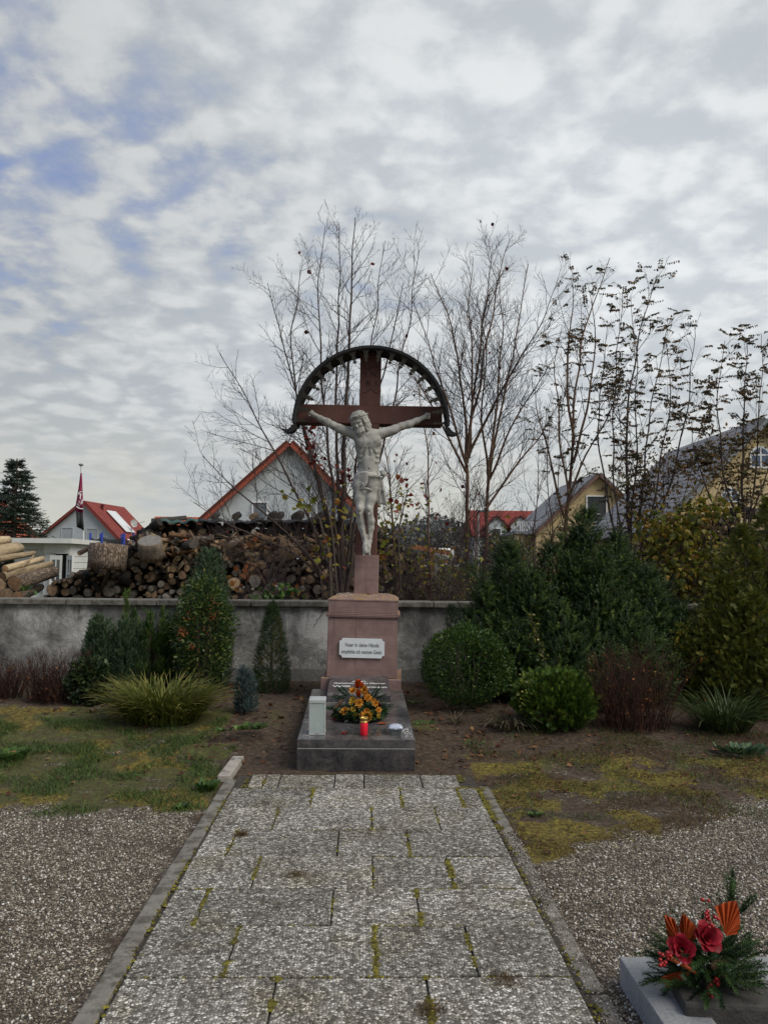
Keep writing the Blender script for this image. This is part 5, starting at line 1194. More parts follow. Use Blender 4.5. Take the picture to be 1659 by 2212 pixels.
def twig_bush(label, x0, x1, y0, d, n, mat, seed, leaves=0, lmat=None, name='barberry', r0=.004):
    """a thicket of bare upright branching twigs"""
    cx, R, g, H = span(x0, x1, y0, d); r = random.Random(seed); pl = []; lp = []
    for _ in range(n):
        a = r.uniform(0, 6.283); q = R * .75 * math.sqrt(r.random()); p = np.array([cx + q * math.cos(a), d + q * .6 * math.sin(a), g]); v = np.array([math.cos(a) * .35 * q / R + r.gauss(0, .2), math.sin(a) * .3 * q / R + r.gauss(0, .2), 1.]); L = H * r.uniform(.6, 1.02); pts = [p]
        for k in range(4): v = unit(v + np.array([r.gauss(0, .12), r.gauss(0, .12), .06])); p = p + v * L / 4; pts.append(p)
        pl.append((pts, [r0, r0 * .8, r0 * .6, r0 * .45, r0 * .2]))
        for _ in range(7):
            k = r.randint(1, 4); b = pts[k - 1] + (pts[k] - pts[k - 1]) * r.random(); w = unit(v + np.array([r.gauss(0, .6), r.gauss(0, .6), r.uniform(-.2, .3)])); l = r.uniform(.08, .22) * H; e1 = b + w * l * .5; e2 = e1 + unit(w + np.array([r.gauss(0, .3), r.gauss(0, .3), .2])) * l * .5
            pl.append(([b, e1, e2], [r0 * .45, r0 * .35, r0 * .15])); lp += [e1, e2]
    V, F = tubes(pl, 3); th = thing(name, label, 'shrub', (cx, d, g)); npm('twigs', V, F, mat, th, False, np.random.rand(len(F)))['kind'] = 'stuff'
    if leaves:
        lp = np.array(lp)[np.random.choice(len(lp), leaves, False)]; V, F, T = inst(*LEAF, frames(np.random.normal(0, 1, (leaves, 3)) + np.array([0, 0, -.2])), lp, np.random.uniform(.018, .036, leaves)); npm('leaves', V, F, lmat, th, False, T)['kind'] = 'stuff'
    return th
# ---- left bed, from the left
twig_bush('bare red-brown barberry cut off by the left edge of the photo', -70, 70, 1418, 7.9, 150, M_RED, 1, 30, M_ORL)
twig_bush('bare red-brown barberry thicket between left edge and dark bramble', 45, 205, 1402, 7.75, 190, M_RED, 2, 60, M_ORL)
cx, R, g, H = span(150, 250, 1425, 7.7); p, n, q = shell(1500, (cx, 7.7, g + H * .45), (R, R * .8, H * .55), .25, 2, .6, 3.)
shrub('bramble', 'dark low leafy bramble between bare barberry and yellow-green sedge', 'shrub', (cx, 7.7, g), p, n, BROAD, (.035, .06), M_DKL, .1, .6, wide=.8, stem=stems(10, (cx, 7.7), g, R, H))
cx, R, g, H = span(188, 302, 1318, 8.25)
ps, ns = [], []
for k in range(22):                                                        # juniper: a sheaf of upright plumes
    a = random.uniform(0, 6.283); rr_ = R * .72 * math.sqrt(random.random()); hh = H * random.uniform(.72, 1.03) * (1 - .25 * rr_ / R); bx, by = cx + rr_ * math.cos(a) * 1.05, 8.25 + rr_ * math.sin(a)
    p, n, q = coneshell(330, (bx + .06 * math.cos(a), by, g + hh * .12), R * random.uniform(.32, .46), hh * .9, .45, .2, 3, .6, k * 1.7, .45); ps.append(p); ns.append(n)
p, n = np.concatenate(ps), np.concatenate(ns)
shrub('juniper', 'grey-green upright juniper with feathery plumes before the wall', 'shrub', (cx, 8.25, g), p, n, JUN, (.045, .085), M_JUN, 1.1, .3, stem=stems(14, (cx, 8.25), g, R, H, .01))
cx, R, g, H = span(268, 385, 1312, 8.45); ps, ns, stm = [], [], []
for k in range(78):                                                        # dwarf pine: brushes at the ends of upturned shoots
    a = random.uniform(0, 6.283); rr_ = R * .92 * math.sqrt(random.random()); tip = np.array([cx + rr_ * math.cos(a), 8.45 + rr_ * .7 * math.sin(a), g + H * random.uniform(.2, .98) * (1 - .15 * rr_ / R)]); base = np.array([cx + .2 * rr_ * math.cos(a), 8.45, g + .05])
    stm.append(([base, (base + tip) / 2 + np.array([0, 0, -.05]), tip], [.012, .009, .005]))
    for s in range(11): ps.append(tip - np.array([0, 0, .14]) * random.random() * 1.3 + np.random.normal(0, .022, 3)); ns.append(np.array([math.cos(a) * .35, math.sin(a) * .3, 1.]))
shrub('dwarf_pine', 'dark green dwarf pine with bristly upturned shoots against the wall', 'shrub', (cx, 8.45, g), np.array(ps), np.array(ns), PINE, (.07, .12), M_PIN, .3, .28, stem=stm)
q = P(273, 1312, 8.4)
p = np.array([[q.x + random.gauss(0, .012), 8.4 + random.gauss(0, .012), g + .1 + (q.z + .16 - g - .1) * t] for t in np.linspace(.55, .97, 60)])
shrub('pine_shoot', 'single tall bright green pine shoot rising above the coping beside the juniper', 'shoot', (q.x, 8.4, g), p, np.tile([[0, 0, 1.]], (60, 1)), PINE, (.05, .075), M_PIN, .4, .35, tint=np.random.uniform(.7, 1, 60), stem=[([(q.x, 8.4, g), (q.x, 8.4, q.z + .1)], [.007, .004])])
cx, R, g, H = span(378, 506, 1250, 8.3)
cx2, R2, g2, H2 = span(392, 500, 1197, 8.55); p, n, q = coneshell(3600, (cx2, 8.55, g2), R2 * 1.05, H2, .42, .22, 3, .5, 8., .35)
shrub('yew_column', 'blue-green conifer column rising behind the firethorn', 'conifer', (cx2, 8.55, g2), p, n, YEWT, (.06, .12), M_JUN, .75, .3, stem=[([(cx2, 8.55, g2), (cx2, 8.55, g2 + H2 * .9)], [.03, .008])])
p, n, q = shell(6400, (cx, 8.2, g + H * .5), (R, R * .75, H * .54), .22, 2.2, .5, 12.); 
fth = shrub('firethorn', 'tall leafy firethorn with a few orange berry clusters left of the cross', 'shrub', (cx, 8.2, g), p, n, LEAF, (.028, .05), M_PYR, .2, .6, wide=.8, stem=stems(12, (cx, 8.2), g, R, H, .009))
bp = []
for px, py, k in ((393, 1364, 22), (391, 1372, 14), (415, 1395, 14), (460, 1335, 16), (405, 1330, 10), (470, 1300, 8), (440, 1360, 9)):
    c = P(px, py, 7.93)
    for _ in range(k): bp.append(np.array(c) + np.random.normal(0, .022 if k > 20 else .03, 3) * np.array([1, .6, 1]))
V, F, T = inst(ICO_V, ICO_F, frames(np.random.normal(0, 1, (len(bp), 3))), np.array(bp), np.random.uniform(.004, .007, len(bp))); npm('berries', V, F, simple('orange_berry', (.50, .085, .02), (.38, .05, .015), 30, .4), fth, True)['kind'] = 'stuff'
grass_clump('broad yellow-green sedge clump in front of juniper and firethorn', 232, 478, 1443, 7.15, 1500, M_GRA, (.55, 1.2), .012, seed=5, flop=.78)
cx, R, g, H = span(494, 566, 1446, 7.35); ps, ns = [], []
for k in range(9):
    a = random.uniform(0, 6.283); rr_ = R * .5 * math.sqrt(random.random()); p, n, q = coneshell(180, (cx + rr_ * math.cos(a), 7.35 + rr_ * math.sin(a), g + .02), R * .40, H * random.uniform(.75, 1), .5, .25, 3, .6, k, .4); ps.append(p); ns.append(n)
shrub('blue_conifer', 'small blue-grey dwarf conifer between sedge clump and cone spruce', 'conifer', (cx, 7.35, g), np.concatenate(ps), np.concatenate(ns), JUN, (.03, .055), M_BLU, .9, .3, stem=stems(6, (cx, 7.35), g, R, H, .006))
def cone_spruce(label, x0, x1, y0, d, N, seed, pw=.72):
    cx, R, g, H = span(x0, x1, y0, d); p, n, q = coneshell(N, (cx, d, g), R, H, pw, .14, 4, .4, seed, .12); hcol = np.clip(np.random.rand(N) * .75 + .35 * (vnoise(p, 4, seed) > .18) * (p[:, 2] > g + .25 * H), 0, 1)
    return shrub('dwarf_spruce', label, 'conifer', (cx, d, g), p, n, YEWT, (.035, .06), M_CSP, .35, .4, hcol, stem=[([(cx, d, g), (cx, d, g + H * .93)], [.02, .004])])
cone_spruce('cone-shaped dwarf spruce with a browned middle, left of the pedestal', 543, 632, 1304, 8.3, 3600, 31.)
# ---- right bed
cone_spruce('tip of a small dwarf spruce standing behind the clipped box ball', 952, 995, 1308, 8.6, 1300, 37., .6)
cx, R, g, H = span(912, 1103, 1356, 7.6); p, n, q = shell(15000, (cx, 7.6, g + H * .52), (R, R * .9, H * .5), .10, 3.4, .26, 41., -.97)
shrub('box_ball', 'large rounded clipped box shrub right of the grave', 'shrub', (cx, 7.6, g), p, n, LEAF, (.018, .030), M_BOX, .35, .6, wide=.95, stem=stems(14, (cx, 7.6), g, R, H, .009))
# yew: several leaning spires of feathery shoots
ps, ns, stm = [], [], []; cx, R, g, H = span(1025, 1470, 1120, 8.35)
for px, py, Rr, dd in ((1262, 1115, .34, 8.4), (1200, 1190, .40, 8.3), (1325, 1165, .38, 8.35), (1105, 1185, .36, 8.3), (1060, 1275, .36, 8.2), (1150, 1245, .44, 8.1), (1390, 1240, .40, 8.25), (1440, 1310, .34, 8.2), (1285, 1230, .46, 8.05), (1215, 1320, .44, 7.85), (1350, 1320, .42, 7.9), (1115, 1350, .38, 7.95), (1290, 1390, .40, 7.7), (1400, 1380, .34, 7.9), (1240, 1160, .36, 8.5)):
    t = P(px, py, dd); gg = gz(t.x, dd); hh = t.z - gg
    p, nn, q = coneshell(1750, (t.x, dd, gg + .05 * hh), Rr, hh * .97, .62, .35, 2.6, .55, px * .01, .42); lean = (p[:, 2:3] - gg) / hh; p[:, 0:1] += (lean - .6) * .10 * (1 if px > 1230 else -1); ps.append(p); ns.append(nn)
    stm.append(([(cx + (t.x - cx) * .4, 8.3, gg), ((t.x + cx) / 2, dd, gg + hh * .4), (t.x, dd, gg + hh * .9)], [.035, .025, .008]))
for k in range(34):                                                        # leading shoots break the outline
    i = random.randrange(len(stm[:15])); t = Vector(stm[i][0][2]); x, y = t.x + random.gauss(0, .22), t.y + random.gauss(0, .12); hh = random.uniform(.22, .5); z0_ = t.z - .12 - 1.1 * abs(x - t.x)
    p, nn, q = coneshell(110, (x, y, z0_), .10, hh, .8, .3, 3, .6, k, .3); p[:, 0] += (p[:, 2] - z0_) * random.uniform(-.35, .35); ps.append(p); ns.append(nn)
shrub('yew', 'big dark green spreading yew with several spires, right of the cross', 'conifer', (cx, 8.3, g), np.concatenate(ps), np.concatenate(ns), YEWT, (.08, .15), M_YEW, .45, .38, stem=stm)
cx, R, g, H = span(1112, 1285, 1432, 7.0); ps, ns = [], []
for k in range(26):
    a = random.uniform(0, 6.283); rr_ = R * .8 * math.sqrt(random.random()); hh = H * random.uniform(.75, 1.02) * (1 - .4 * (rr_ / R) ** 2); p, n, q = coneshell(240, (cx + rr_ * math.cos(a), 7.0 + rr_ * .8 * math.sin(a), g + hh * .35), R * .26, hh * .62, .6, .25, 3, .6, k, .3); n[:, 0] += .5 * math.cos(a); ps.append(p); ns.append(n)
p2, n2_, q = shell(2800, (cx, 7.0, g + H * .42), (R * .95, R * .75, H * .44), .15, 3, .3, 9.); ps.append(p2); ns.append(n2_)
shrub('false_cypress', 'low bright green dwarf cypress with fan-like sprays between box ball and brown barberry', 'conifer', (cx, 7.0, g), np.concatenate(ps), np.concatenate(ns), SPR, (.04, .07), M_FCY, .6, .35, stem=stems(8, (cx, 7.0), g, R, H, .007))
# the slender yellowing shoot before the yew
a, b = P(1180, 1440, 7.05), P(1145, 1325, 7.05); pl = [([tuple(P(1195, 1560, 7.0)), tuple(P(1180, 1440, 7.05)), tuple(P(1160, 1380, 7.05)), tuple(b)], [.006, .005, .004, .002])]; lp, ld = [], []
for k in range(95):
    t = random.random() ** .8; q = Vector(pl[0][0][1]).lerp(b, t) if t > .0 else a; lp.append(tuple(q + Vector((random.gauss(0, .016), random.gauss(0, .016), 0)))); ld.append((random.gauss(0, 1), random.gauss(0, .8), random.uniform(-.6, .3)))
for k in range(26): q = P(random.uniform(1120, 1150), random.uniform(1450, 1530), 6.8); lp.append(tuple(q)); ld.append((random.gauss(0, 1), -.3, -.4))
shrub('leafy_shoot', 'slender upright shoot with small yellowing leaves in front of the yew', 'shoot', tuple(P(1195, 1560, 7.0)), np.array(lp), np.array(ld), LEAF, (.025, .038), M_EUO, 0, .2, wide=1.2, stem=pl)
twig_bush('dark brown barberry with scattered orange leaves before the yew', 1262, 1468, 1385, 7.0, 190, M_RED, 8, 150, M_ORL)
cx, R, g, H = span(1446, 1512, 1352, 7.9); p, n, q = shell(1500, (cx, 7.9, g + H * .5), (R, R, H * .55), .3, 2, .6, 51.)
shrub('variegated_euonymus', 'yellow-green variegated shrub at the wall between yew and golden thuja', 'shrub', (cx, 7.9, g), p, n, LEAF, (.03, .05), M_EUO, .3, .5, wide=1.1, stem=stems(8, (cx, 7.9), g, R, H))
ps, ns, stm = [], [], []
for px, py, Rr, dd in ((1660, 1090, .42, 8.1), (1600, 1150, .42, 8.05), (1560, 1260, .40, 7.95), (1535, 1350, .34, 7.85), (1625, 1290, .46, 7.7), (1700, 1200, .5, 7.9), (1680, 1380, .48, 7.45), (1600, 1400, .38, 7.6), (1750, 1120, .5, 8.2)):
    t = P(px, py, dd); gg = gz(t.x, dd); hh = t.z - gg; p, nn, q = coneshell(3000, (t.x, dd, gg + .04), Rr, hh, .55, .4, 3.2, .5, px * .013, .45); ps.append(p); ns.append(nn); stm.append(([(t.x * .6 + 2.2, dd, gg), (t.x, dd, gg + hh * .9)], [.03, .008]))
tn = np.clip(np.random.normal(.42, .22, sum(len(p) for p in ps)), 0, 1)
t0 = P(1640, 1560, 7.9); shrub('golden_thuja', 'tall golden-green thuja filling the right edge of the photo', 'conifer', (t0.x, 7.9, .15), np.concatenate(ps), np.concatenate(ns), SPRF, (.045, .085), M_GLD, .4, .5, tn, stem=stm)
grass_clump('green ornamental grass with arching blades in front of the golden thuja', 1478, 1640, 1462, 6.95, 420, leafmat('green_blades', [(0, (.025, .045, .012)), (.5, (.06, .095, .025)), (.85, (.11, .15, .045)), (1, (.22, .21, .09))], .3, .5), (.6, 1.25), .010, seed=9, flop=.9)
grass_clump('sparse dry straw-coloured grass tuft between box ball and dwarf cypress', 1055, 1140, 1505, 6.95, 130, M_STR, (.6, 1.3), .008, seed=12, flop=1.3)
grass_clump('small pale dry grass tuft at the foot of the box ball', 965, 1005, 1530, 7.1, 40, M_STR, (.8, 1.6), .006, 'ornamental_grass', 15, .8)
# ---- ground plants
def weed(label, px, py, R, n, mat, T=BROAD, L=(.025, .05), up=.5, name='weed'):
    c = G(px, py, 0.0); gg = gz(c.x, c.y); c = G(px, py, gg); a = np.random.rand(n) * 6.283; q = R * np.sqrt(np.random.rand(n)); p = np.stack([c.x + q * np.cos(a), c.y + q * np.sin(a), np.full(n, gg + .008)], -1)
    d = np.stack([np.cos(a), np.sin(a), np.full(n, up)], -1); V, F, T_ = inst(*T, frames(d, np.random.normal(0, .4, n)), p, np.random.uniform(*L, n)); o = thing(name, label, 'weed', (c.x, c.y, gg)); npm('leaves', V, F, mat, o, True, T_)['kind'] = 'stuff'; return o
M_WEED = leafmat('weed_leaves', [(0, (.03, .07, .015)), (.5, (.07, .14, .03)), (1, (.14, .22, .05))], .3, .5)
weed('flat leafy green rosette in front of the blue-grey conifer', 540, 1574, .11, 60, M_WEED, L=(.03, .06))
weed('small leafy green weed beside the brown soil left of the blue-grey conifer', 485, 1580, .05, 26, M_WEED)
weed('bright green weed beside the kerb next to the grass patch', 445, 1708, .05, 40, M_WEED, GRQ, (.04, .08), .8)
weed('low green weeds right beside the granite grave', 915, 1565, .09, 70, M_WEED, L=(.015, .03))
weed('patch of low green weeds at the foot of the straw tuft', 1030, 1610, .13, 70, M_WEED, L=(.012, .026))
weed('tiny bright green weed on the brown soil right of the path end', 1155, 1763, .03, 24, M_WEED, L=(.02, .035))
weed('small green weed between the grave and the box ball', 900, 1520, .08, 50, M_WEED, L=(.015, .03))
weed('grass tuft at the foot of the grave front', 762, 1660, .035, 26, M_WEED, GRQ, (.05, .09), 1.1)
weed('leafy green weed at the left edge of the photo by the barberry', 12, 1640, .13, 60, M_WEED, L=(.05, .09), up=.9)
weed('small green weed on the left gravel beyond the grass edge', 393, 1747, .04, 30, M_WEED, GRQ, (.02, .04), .5)
weed('silvery green tuft in front of the ornamental grass at the right edge', 1600, 1625, .16, 90, M_JUN, GRQ, (.04, .08), .7)
# ---- short grass, moss cushions and dead leaves on the beds (nobody could count them)
def scat(N, x0, x1, y0, y1): return np.stack([np.random.uniform(x0, x1, N), np.random.uniform(y0, y1, N)], -1)
xy = scat(85000, -4.2, KOUT0 - .01, 4.75, 7.2); z, h = zone_at(xy[:, 0], xy[:, 1]); nn = np.array([mnoise.noise(Vector((x * 3.2, y * 3.2, 7))) for x, y in xy]); ok = (np.random.rand(len(xy)) < np.clip(z[:, 0] * 1.0 * np.clip(nn * 3.0 + .34, .03, 1), 0, 1)) & (z[:, 2] < .8)
xy2 = scat(18000, KOUT1 + .02, 4.6, 4.8, 7.0); z2, h2 = zone_at(xy2[:, 0], xy2[:, 1]); nn2 = np.array([mnoise.noise(Vector((x * 2.5, y * 2.5, 3))) for x, y in xy2]); ok2 = nn2 > .02
V, F, T = blades(xy[ok], h[ok], .75, (.018, .05), (.003, .006)); V2, F2, T2 = blades(xy2[ok2], h2[ok2], .8, (.015, .04), (.003, .005))
V, F, T = merge([(V, F, np.clip(T * .9, 0, 1)), (V2, F2, T2)])
tag(npm('grass', V, F, leafmat('short_grass', [(0, (0.03795, 0.0575, 0.014)), (.5, (0.08223, 0.1365, 0.032)), (.85, (0.1392, 0.23, 0.06)), (1, (0.253, 0.2731, 0.09))], .3, .6), None, False, T), 'short green grass on the bed left and right of the path', kind='stuff')
xm_ = scat(42000, -4.2, 4.6, 4.2, 6.8); zm, hm = zone_at(xm_[:, 0], xm_[:, 1]); ok = (np.random.rand(len(xm_)) * .9 + .05 < zm[:, 1] * .8) & (np.random.rand(len(xm_)) < .8) & ((xm_[:, 0] < KOUT0) | (xm_[:, 0] > KOUT1)); xm_, hm = xm_[ok], hm[ok]; N = len(xm_); a_ = np.random.rand(N) * 6.28; o_ = np.zeros(N)
Rz = np.stack([np.stack([np.cos(a_), -np.sin(a_), o_], -1), np.stack([np.sin(a_), np.cos(a_), o_], -1), np.stack([o_, o_, o_ + 1], -1)], 1)
V, F, T = inst(DOME_V, DOME_F, Rz, np.stack([xm_[:, 0], xm_[:, 1], hm - .002], -1), np.stack([np.random.uniform(.004, .016, N), np.random.uniform(.004, .016, N), np.random.uniform(.003, .008, N)], -1)); tag(npm('moss', V, F, mossm, None, True, T), 'yellow-green moss cushions on the soil beside the path', kind='stuff')
xb_ = scat(52000, KOUT1, 4.6, 4.2, 6.9); zb_, hb_ = zone_at(xb_[:, 0], xb_[:, 1]); nb = np.array([mnoise.noise(Vector((x * 2.1, y * 2.6, 17))) for x, y in xb_]); ok = (nb > -.02) & (zb_[:, 2] > .3); V, F, T = blades(xb_[ok], hb_[ok], 1.4, (.012, .035), (.0025, .005)); tag(npm('dry_grass', V, F, drym, None, False, T), 'dry brown withered growth on the soil right of the path', kind='stuff')
def litter(N, x0, x1, y0, y1, s, keep=None):
    xy = scat(N, x0, x1, y0, y1); V0, F0 = maple(1, 4); h = np.array([gz(x, y) for x, y in xy]); d = np.random.normal(0, 1, (N, 3)); d[:, 2] *= .25
    return inst(V0, F0, frames(d, np.random.normal(0, .35, N)), np.stack([xy[:, 0], xy[:, 1], h + .012], -1), np.random.uniform(*s, N))
parts = [litter(420, -4.4, 4.5, 7.2, 8.9, (.014, .034)), litter(300, -1.3, 1.7, 6.0, 8.8, (.012, .03)), litter(700, .5, 4.2, 5.2, 7.2, (.006, .02)), litter(160, -3.5, -.6, 5.2, 7.2, (.008, .02))]
V, F, T = merge(parts); tag(npm('leaf_litter', V, F, DEAD, None, False, T), 'brown leaf litter on the soil under the shrubs', kind='stuff')
k = 0
for px, py, s in ((283, 1612, .05), (640, 1560, .04), (630, 1575, .035), (463, 1636, .045), (390, 1672, .045), (370, 1638, .035), (405, 1655, .035), (315, 1665, .032), (270, 1640, .035), (300, 1680, .03), (325, 1592, .04), (470, 1610, .04), (505, 1603, .045), (560, 1520, .04), (575, 1480, .05), (655, 1470, .05), (160, 1690, .035), (30, 1625, .05), (520, 1640, .03), (590, 1600, .035), (880, 1500, .05), (905, 1480, .055), (920, 1540, .04), (950, 1570, .03), (1005, 1640, .03), (985, 1705, .045), (1110, 1720, .045), (1165, 1725, .05), (1545, 1620, .06), (1520, 1632, .05), (1490, 1628, .055), (1605, 1630, .045), (1390, 1695, .04), (1300, 1640, .03), (1262, 1800, .04), (1160, 1800, .03), (1185, 1840, .04), (1440, 1750, .03), (1330, 1720, .03), (1210, 1690, .03)):
    c = G(px, py, 0); c = G(px, py, gz(c.x, c.y) + .015); k += 1
    side = 'left' if px < 700 else 'right'
    leaf_thing(c, 'russet dead leaf lying on the bed %s of the grave' % side, DEAD, s * .62, 'dead leaves %s of the grave' % side, k)
# ================================================================== HOUSES BEYOND
def tile_mat(name, c1, c2, rows=3.2, cols=3.6, spec=.3):
    """clay tiles too far off to tell apart: courses and rolls in fine relief along the slope (generated from the object's own u,v)"""
    m, t = new_mat(name); t = NT(t); uv = t.n('ShaderNodeUVMap').outputs[0]
    s = t.n('ShaderNodeSeparateXYZ'); t.l(uv, s.inputs[0]); fr = t.math('FRACT', t.math('MULTIPLY', s.outputs[1], rows)); fc = t.math('FRACT', t.math('MULTIPLY', s.outputs[0], cols))
    edge = t.math('MULTIPLY', t.rng(fr, 0, .22), t.rng(t.math('ABSOLUTE', t.math('SUBTRACT', fc, .5)), .5, .38))
    c = t.mix(t.rng(t.noise(t.obj(), 1.2, 5, .65), .35, .65), c1, c2); c = t.mix(edge, t.mix(1, c, (.35, .35, .35), 'MULTIPLY'), c)
    t.bsdf(c, .75, t.bump(t.math('ADD', fr, edge), .7, .05), spec=spec); return m
RED = tile_mat('red_tiles', (.27, .050, .040), (.20, .037, .031)); ORN = tile_mat('orange_tiles', (.40, .10, .045), (.30, .068, .032)); GRY = tile_mat('grey_tiles', (.40, .395, .385), (.29, .285, .28), 2.6, 2.2)
WPL = simple('white_render', (.46, .495, .52), (.41, .445, .47), 1.5, .9, .1); YPL = simple('yellow_render', (.52, .415, .24), (.46, .36, .20), 1.2, .9, .15)
WFR = simple('white_frame', (.72, .73, .74), (.66, .67, .68), 3, .5); PANE = simple('window_pane', (.035, .045, .055), (.055, .065, .075), 2, .06, 0, spec=.9); SHUT = simple('grey_shutter', (.36, .38, .41), (.31, .33, .36), 2, .7)
SHUTD = simple('slate_shutter', (.13, .15, .175), (.11, .125, .15), 2, .6); GREYW = simple('grey_trim', (.20, .215, .23), (.16, .17, .18), 2, .7)
def roof_plane(M, x0, z0, x1, z1, y0, y1, th, mat, name, par):
    """sloping slab from eave (x0,z0) to ridge (x1,z1), with uv along it"""
    bm = bmesh.new(); uvl = bm.loops.layers.uv.new('UVMap'); d = Vector((x1 - x0, 0, z1 - z0)); L = d.length; n = Vector((-d.z, 0, d.x)).normalized()
    if n.z < 0: n = -n
    q = [Vector((x0, y0, z0)), Vector((x1, y0, z1)), Vector((x1, y1, z1)), Vector((x0, y1, z0))]; a = [bm.verts.new(M @ p) for p in q]; b = [bm.verts.new(M @ (p + n * th)) for p in q]
    fs = [bm.faces.new(a), bm.faces.new(b[::-1])] + [bm.faces.new((a[i], b[i], b[(i + 1) % 4], a[(i + 1) % 4])) for i in range(4)]
    uvs = [(0, 0), (0, L), (abs(y1 - y0), L), (abs(y1 - y0), 0)]
    for f in fs:
        for l in f.loops:
            i = (a.index(l.vert) if l.vert in a else b.index(l.vert)); l[uvl].uv = uvs[i]
    return bmo(name, bm, mat, par)
def window(M, x, z, w, h, par, kind='glass', bars=1, sill=True, fm=None):
    """frame ring, pane(s) or shutter set into a wall whose face is y=0 of M"""
    f = .09; bm = bmesh.new()
    for sx in (-1, 1): add_box(bm, (f, .10, h), M @ Matrix.Translation((x + sx * (w - f) / 2, -.03, z)))
    for sz in (-1, 1): add_box(bm, (w - 2 * f, .10, f), M @ Matrix.Translation((x, -.03, z + sz * (h - f) / 2)))
    for b in range(bars): add_box(bm, (.07, .09, h - 2 * f), M @ Matrix.Translation((x - w / 2 + w * (b + 1) / (bars + 1), -.03, z)))
    if sill: add_box(bm, (w + .2, .18, .06), M @ Matrix.Translation((x, -.08, z - h / 2 - .035)))
    fr = bmo('window', bm, fm or WFR, par)
    box('pane' if kind == 'glass' else 'shutter', (w - 2 * f + .02, .03, h - 2 * f + .02), M @ Matrix.Translation((x, -.012, z)), {'glass': PANE, 'shut': SHUT, 'slate': SHUTD}[kind], fr, 0); return fr
def gable_house(name, label, apex, Yd, lx, rx, slope_l, slope_r, length, wall, roof, ridge_dx=0.0, over=.45, eave_z=None, trim=GREYW, th=.22):
    """house whose gable faces us: apex pixel, half widths (m) either side, slopes (rise/run)"""
    A_ = P(*apex, Yd); o = thing(name, label, 'house', (A_.x, Yd, 0)); M = Matrix.Translation((A_.x, Yd, 0)) @ Matrix.Rotation(-math.atan2(ridge_dx, length), 4, 'Z'); H = A_.z - .15
    zl_, zr_ = H - lx * slope_l, H - rx * slope_r; wl2, wr2 = lx - .35, rx - .35
    bm = bmesh.new(); prism(bm, [(-wl2, -.3), (wr2, -.3), (wr2, H - wr2 * slope_r - .06), (0, H - .06), (-wl2, H - wl2 * slope_l - .06)], length, M); bmo('wall', bm, wall, o)
    roof_plane(M, -lx, zl_, 0, H, -over, length + over, th, roof, 'roof', o); roof_plane(M, rx, zr_, .0, H, -over, length + over, th, roof, 'roof', o)
    for x0, z0 in ((-lx, zl_), (rx, zr_)):
        d = Vector((-x0, 0, H - z0)); a = math.atan2(d.z, d.x); L = d.length; box('bargeboard', (L, .06, .20), M @ Matrix.Translation((x0 / 2, -over - .034, (z0 + H) / 2 + .0)) @ Matrix.Rotation(-a, 4, 'Y'), trim, o, 0)
    return o, M, H
def lp(M, px, py):
    """pixel -> (x,z) on the front wall of a house"""
    Mi = M.inverted(); o = Mi @ Vector((0, 0, CAM_Z)); d = Mi.to_3x3() @ ray(px, py); q = o + d * (-o.y / d.y); return q.x, q.z
def win_px(M, x0, x1, y0, y1, par, **k):
    a, b = lp(M, x0, y0), lp(M, x1, y1); return window(M, (a[0] + b[0]) / 2, (a[1] + b[1]) / 2, abs(b[0] - a[0]), abs(a[1] - b[1]), par, **k)
# white house with the orange tiled roof behind the woodpile
h1, M1, H1 = gable_house('white_house', 'white gabled house with an orange tiled roof behind the woodpile', (628, 955), 48, 5.6, 5.6, .93, .98, 11, WPL, ORN, trim=simple('orange_trim', (.33, .075, .04), (.26, .055, .03), 3), th=.30)
win_px(M1, 545, 579, 1083, 1124, h1, kind='slate', bars=0); win_px(M1, 683, 706, 1080, 1118, h1, kind='slate', bars=0)
a = lp(M1, 628, 978); box('gable_vent', (.34, .05, .34), M1 @ Matrix.Translation((a[0], -.03, a[1])), GREYW, h1, .01)
# far white house with red roof, panels and dish
h2, M2, H2 = gable_house('white_house', 'white gabled house with a red roof, solar panels and satellite dish behind the flag', (184, 1082), 92, 5.9, 6.0, .80, .98, 9.5, WPL, RED, 1.4, trim=simple('red_trim', (.24, .035, .03), (.19, .03, .025), 3))
win_px(M2, 134, 159, 1139, 1168, h2, kind='shut', bars=0, fm=WPL); win_px(M2, 188, 212, 1141, 1168, h2, kind='shut', bars=0, fm=WPL)
sr = math.atan(.98)
def on_roof(u, v): return M2 @ Matrix.Translation((u * math.cos(sr), v, H2 - u * math.sin(sr))) @ Matrix.Rotation(sr, 4, 'Y')
for k in range(2): box('solar_panel', (3.6, 1.15, .12), on_roof(3.3, 3.2 + 1.2 * k) @ Matrix.Translation((0, 0, .42)), simple('pale_panel', (.62, .64, .65), (.55, .57, .58), 1, .25, spec=.8), h2, .02)
bm = bmesh.new(); lathe(bm, [(.16, .2), (.16, .75), (.22, .78), (.22, .9), (0, .92)], on_roof(1.4, 2.3) @ Matrix.Rotation(-sr, 4, 'Y'), 10); bmo('roof_vent', bm, RED, h2)
bm = bmesh.new(); Md = on_roof(5.3, 4.2) @ Matrix.Rotation(-sr, 4, 'Y'); lathe(bm, [(.0, 0), (.3, .05), (.48, .14)], Md @ Matrix.Translation((.3, -.2, 1.5)) @ Matrix.Rotation(R_(80), 4, 'Y') @ Matrix.Rotation(.5, 4, 'X'), 14); dish = bmo('satellite_dish', bm, simple('dish_grey', (.42, .42, .41), (.35, .35, .35), 4), h2)
V, F = tubes([([Md @ Vector((.1, -.2, .2)), Md @ Vector((.1, -.2, 1.7))], [.05, .05]), ([Md @ Vector((.2, -.2, 1.3)), Md @ Vector((1.7, -.2, 1.75))], [.03, .03])], 5); npm('dish_arm', V, F, GREYW, h2)
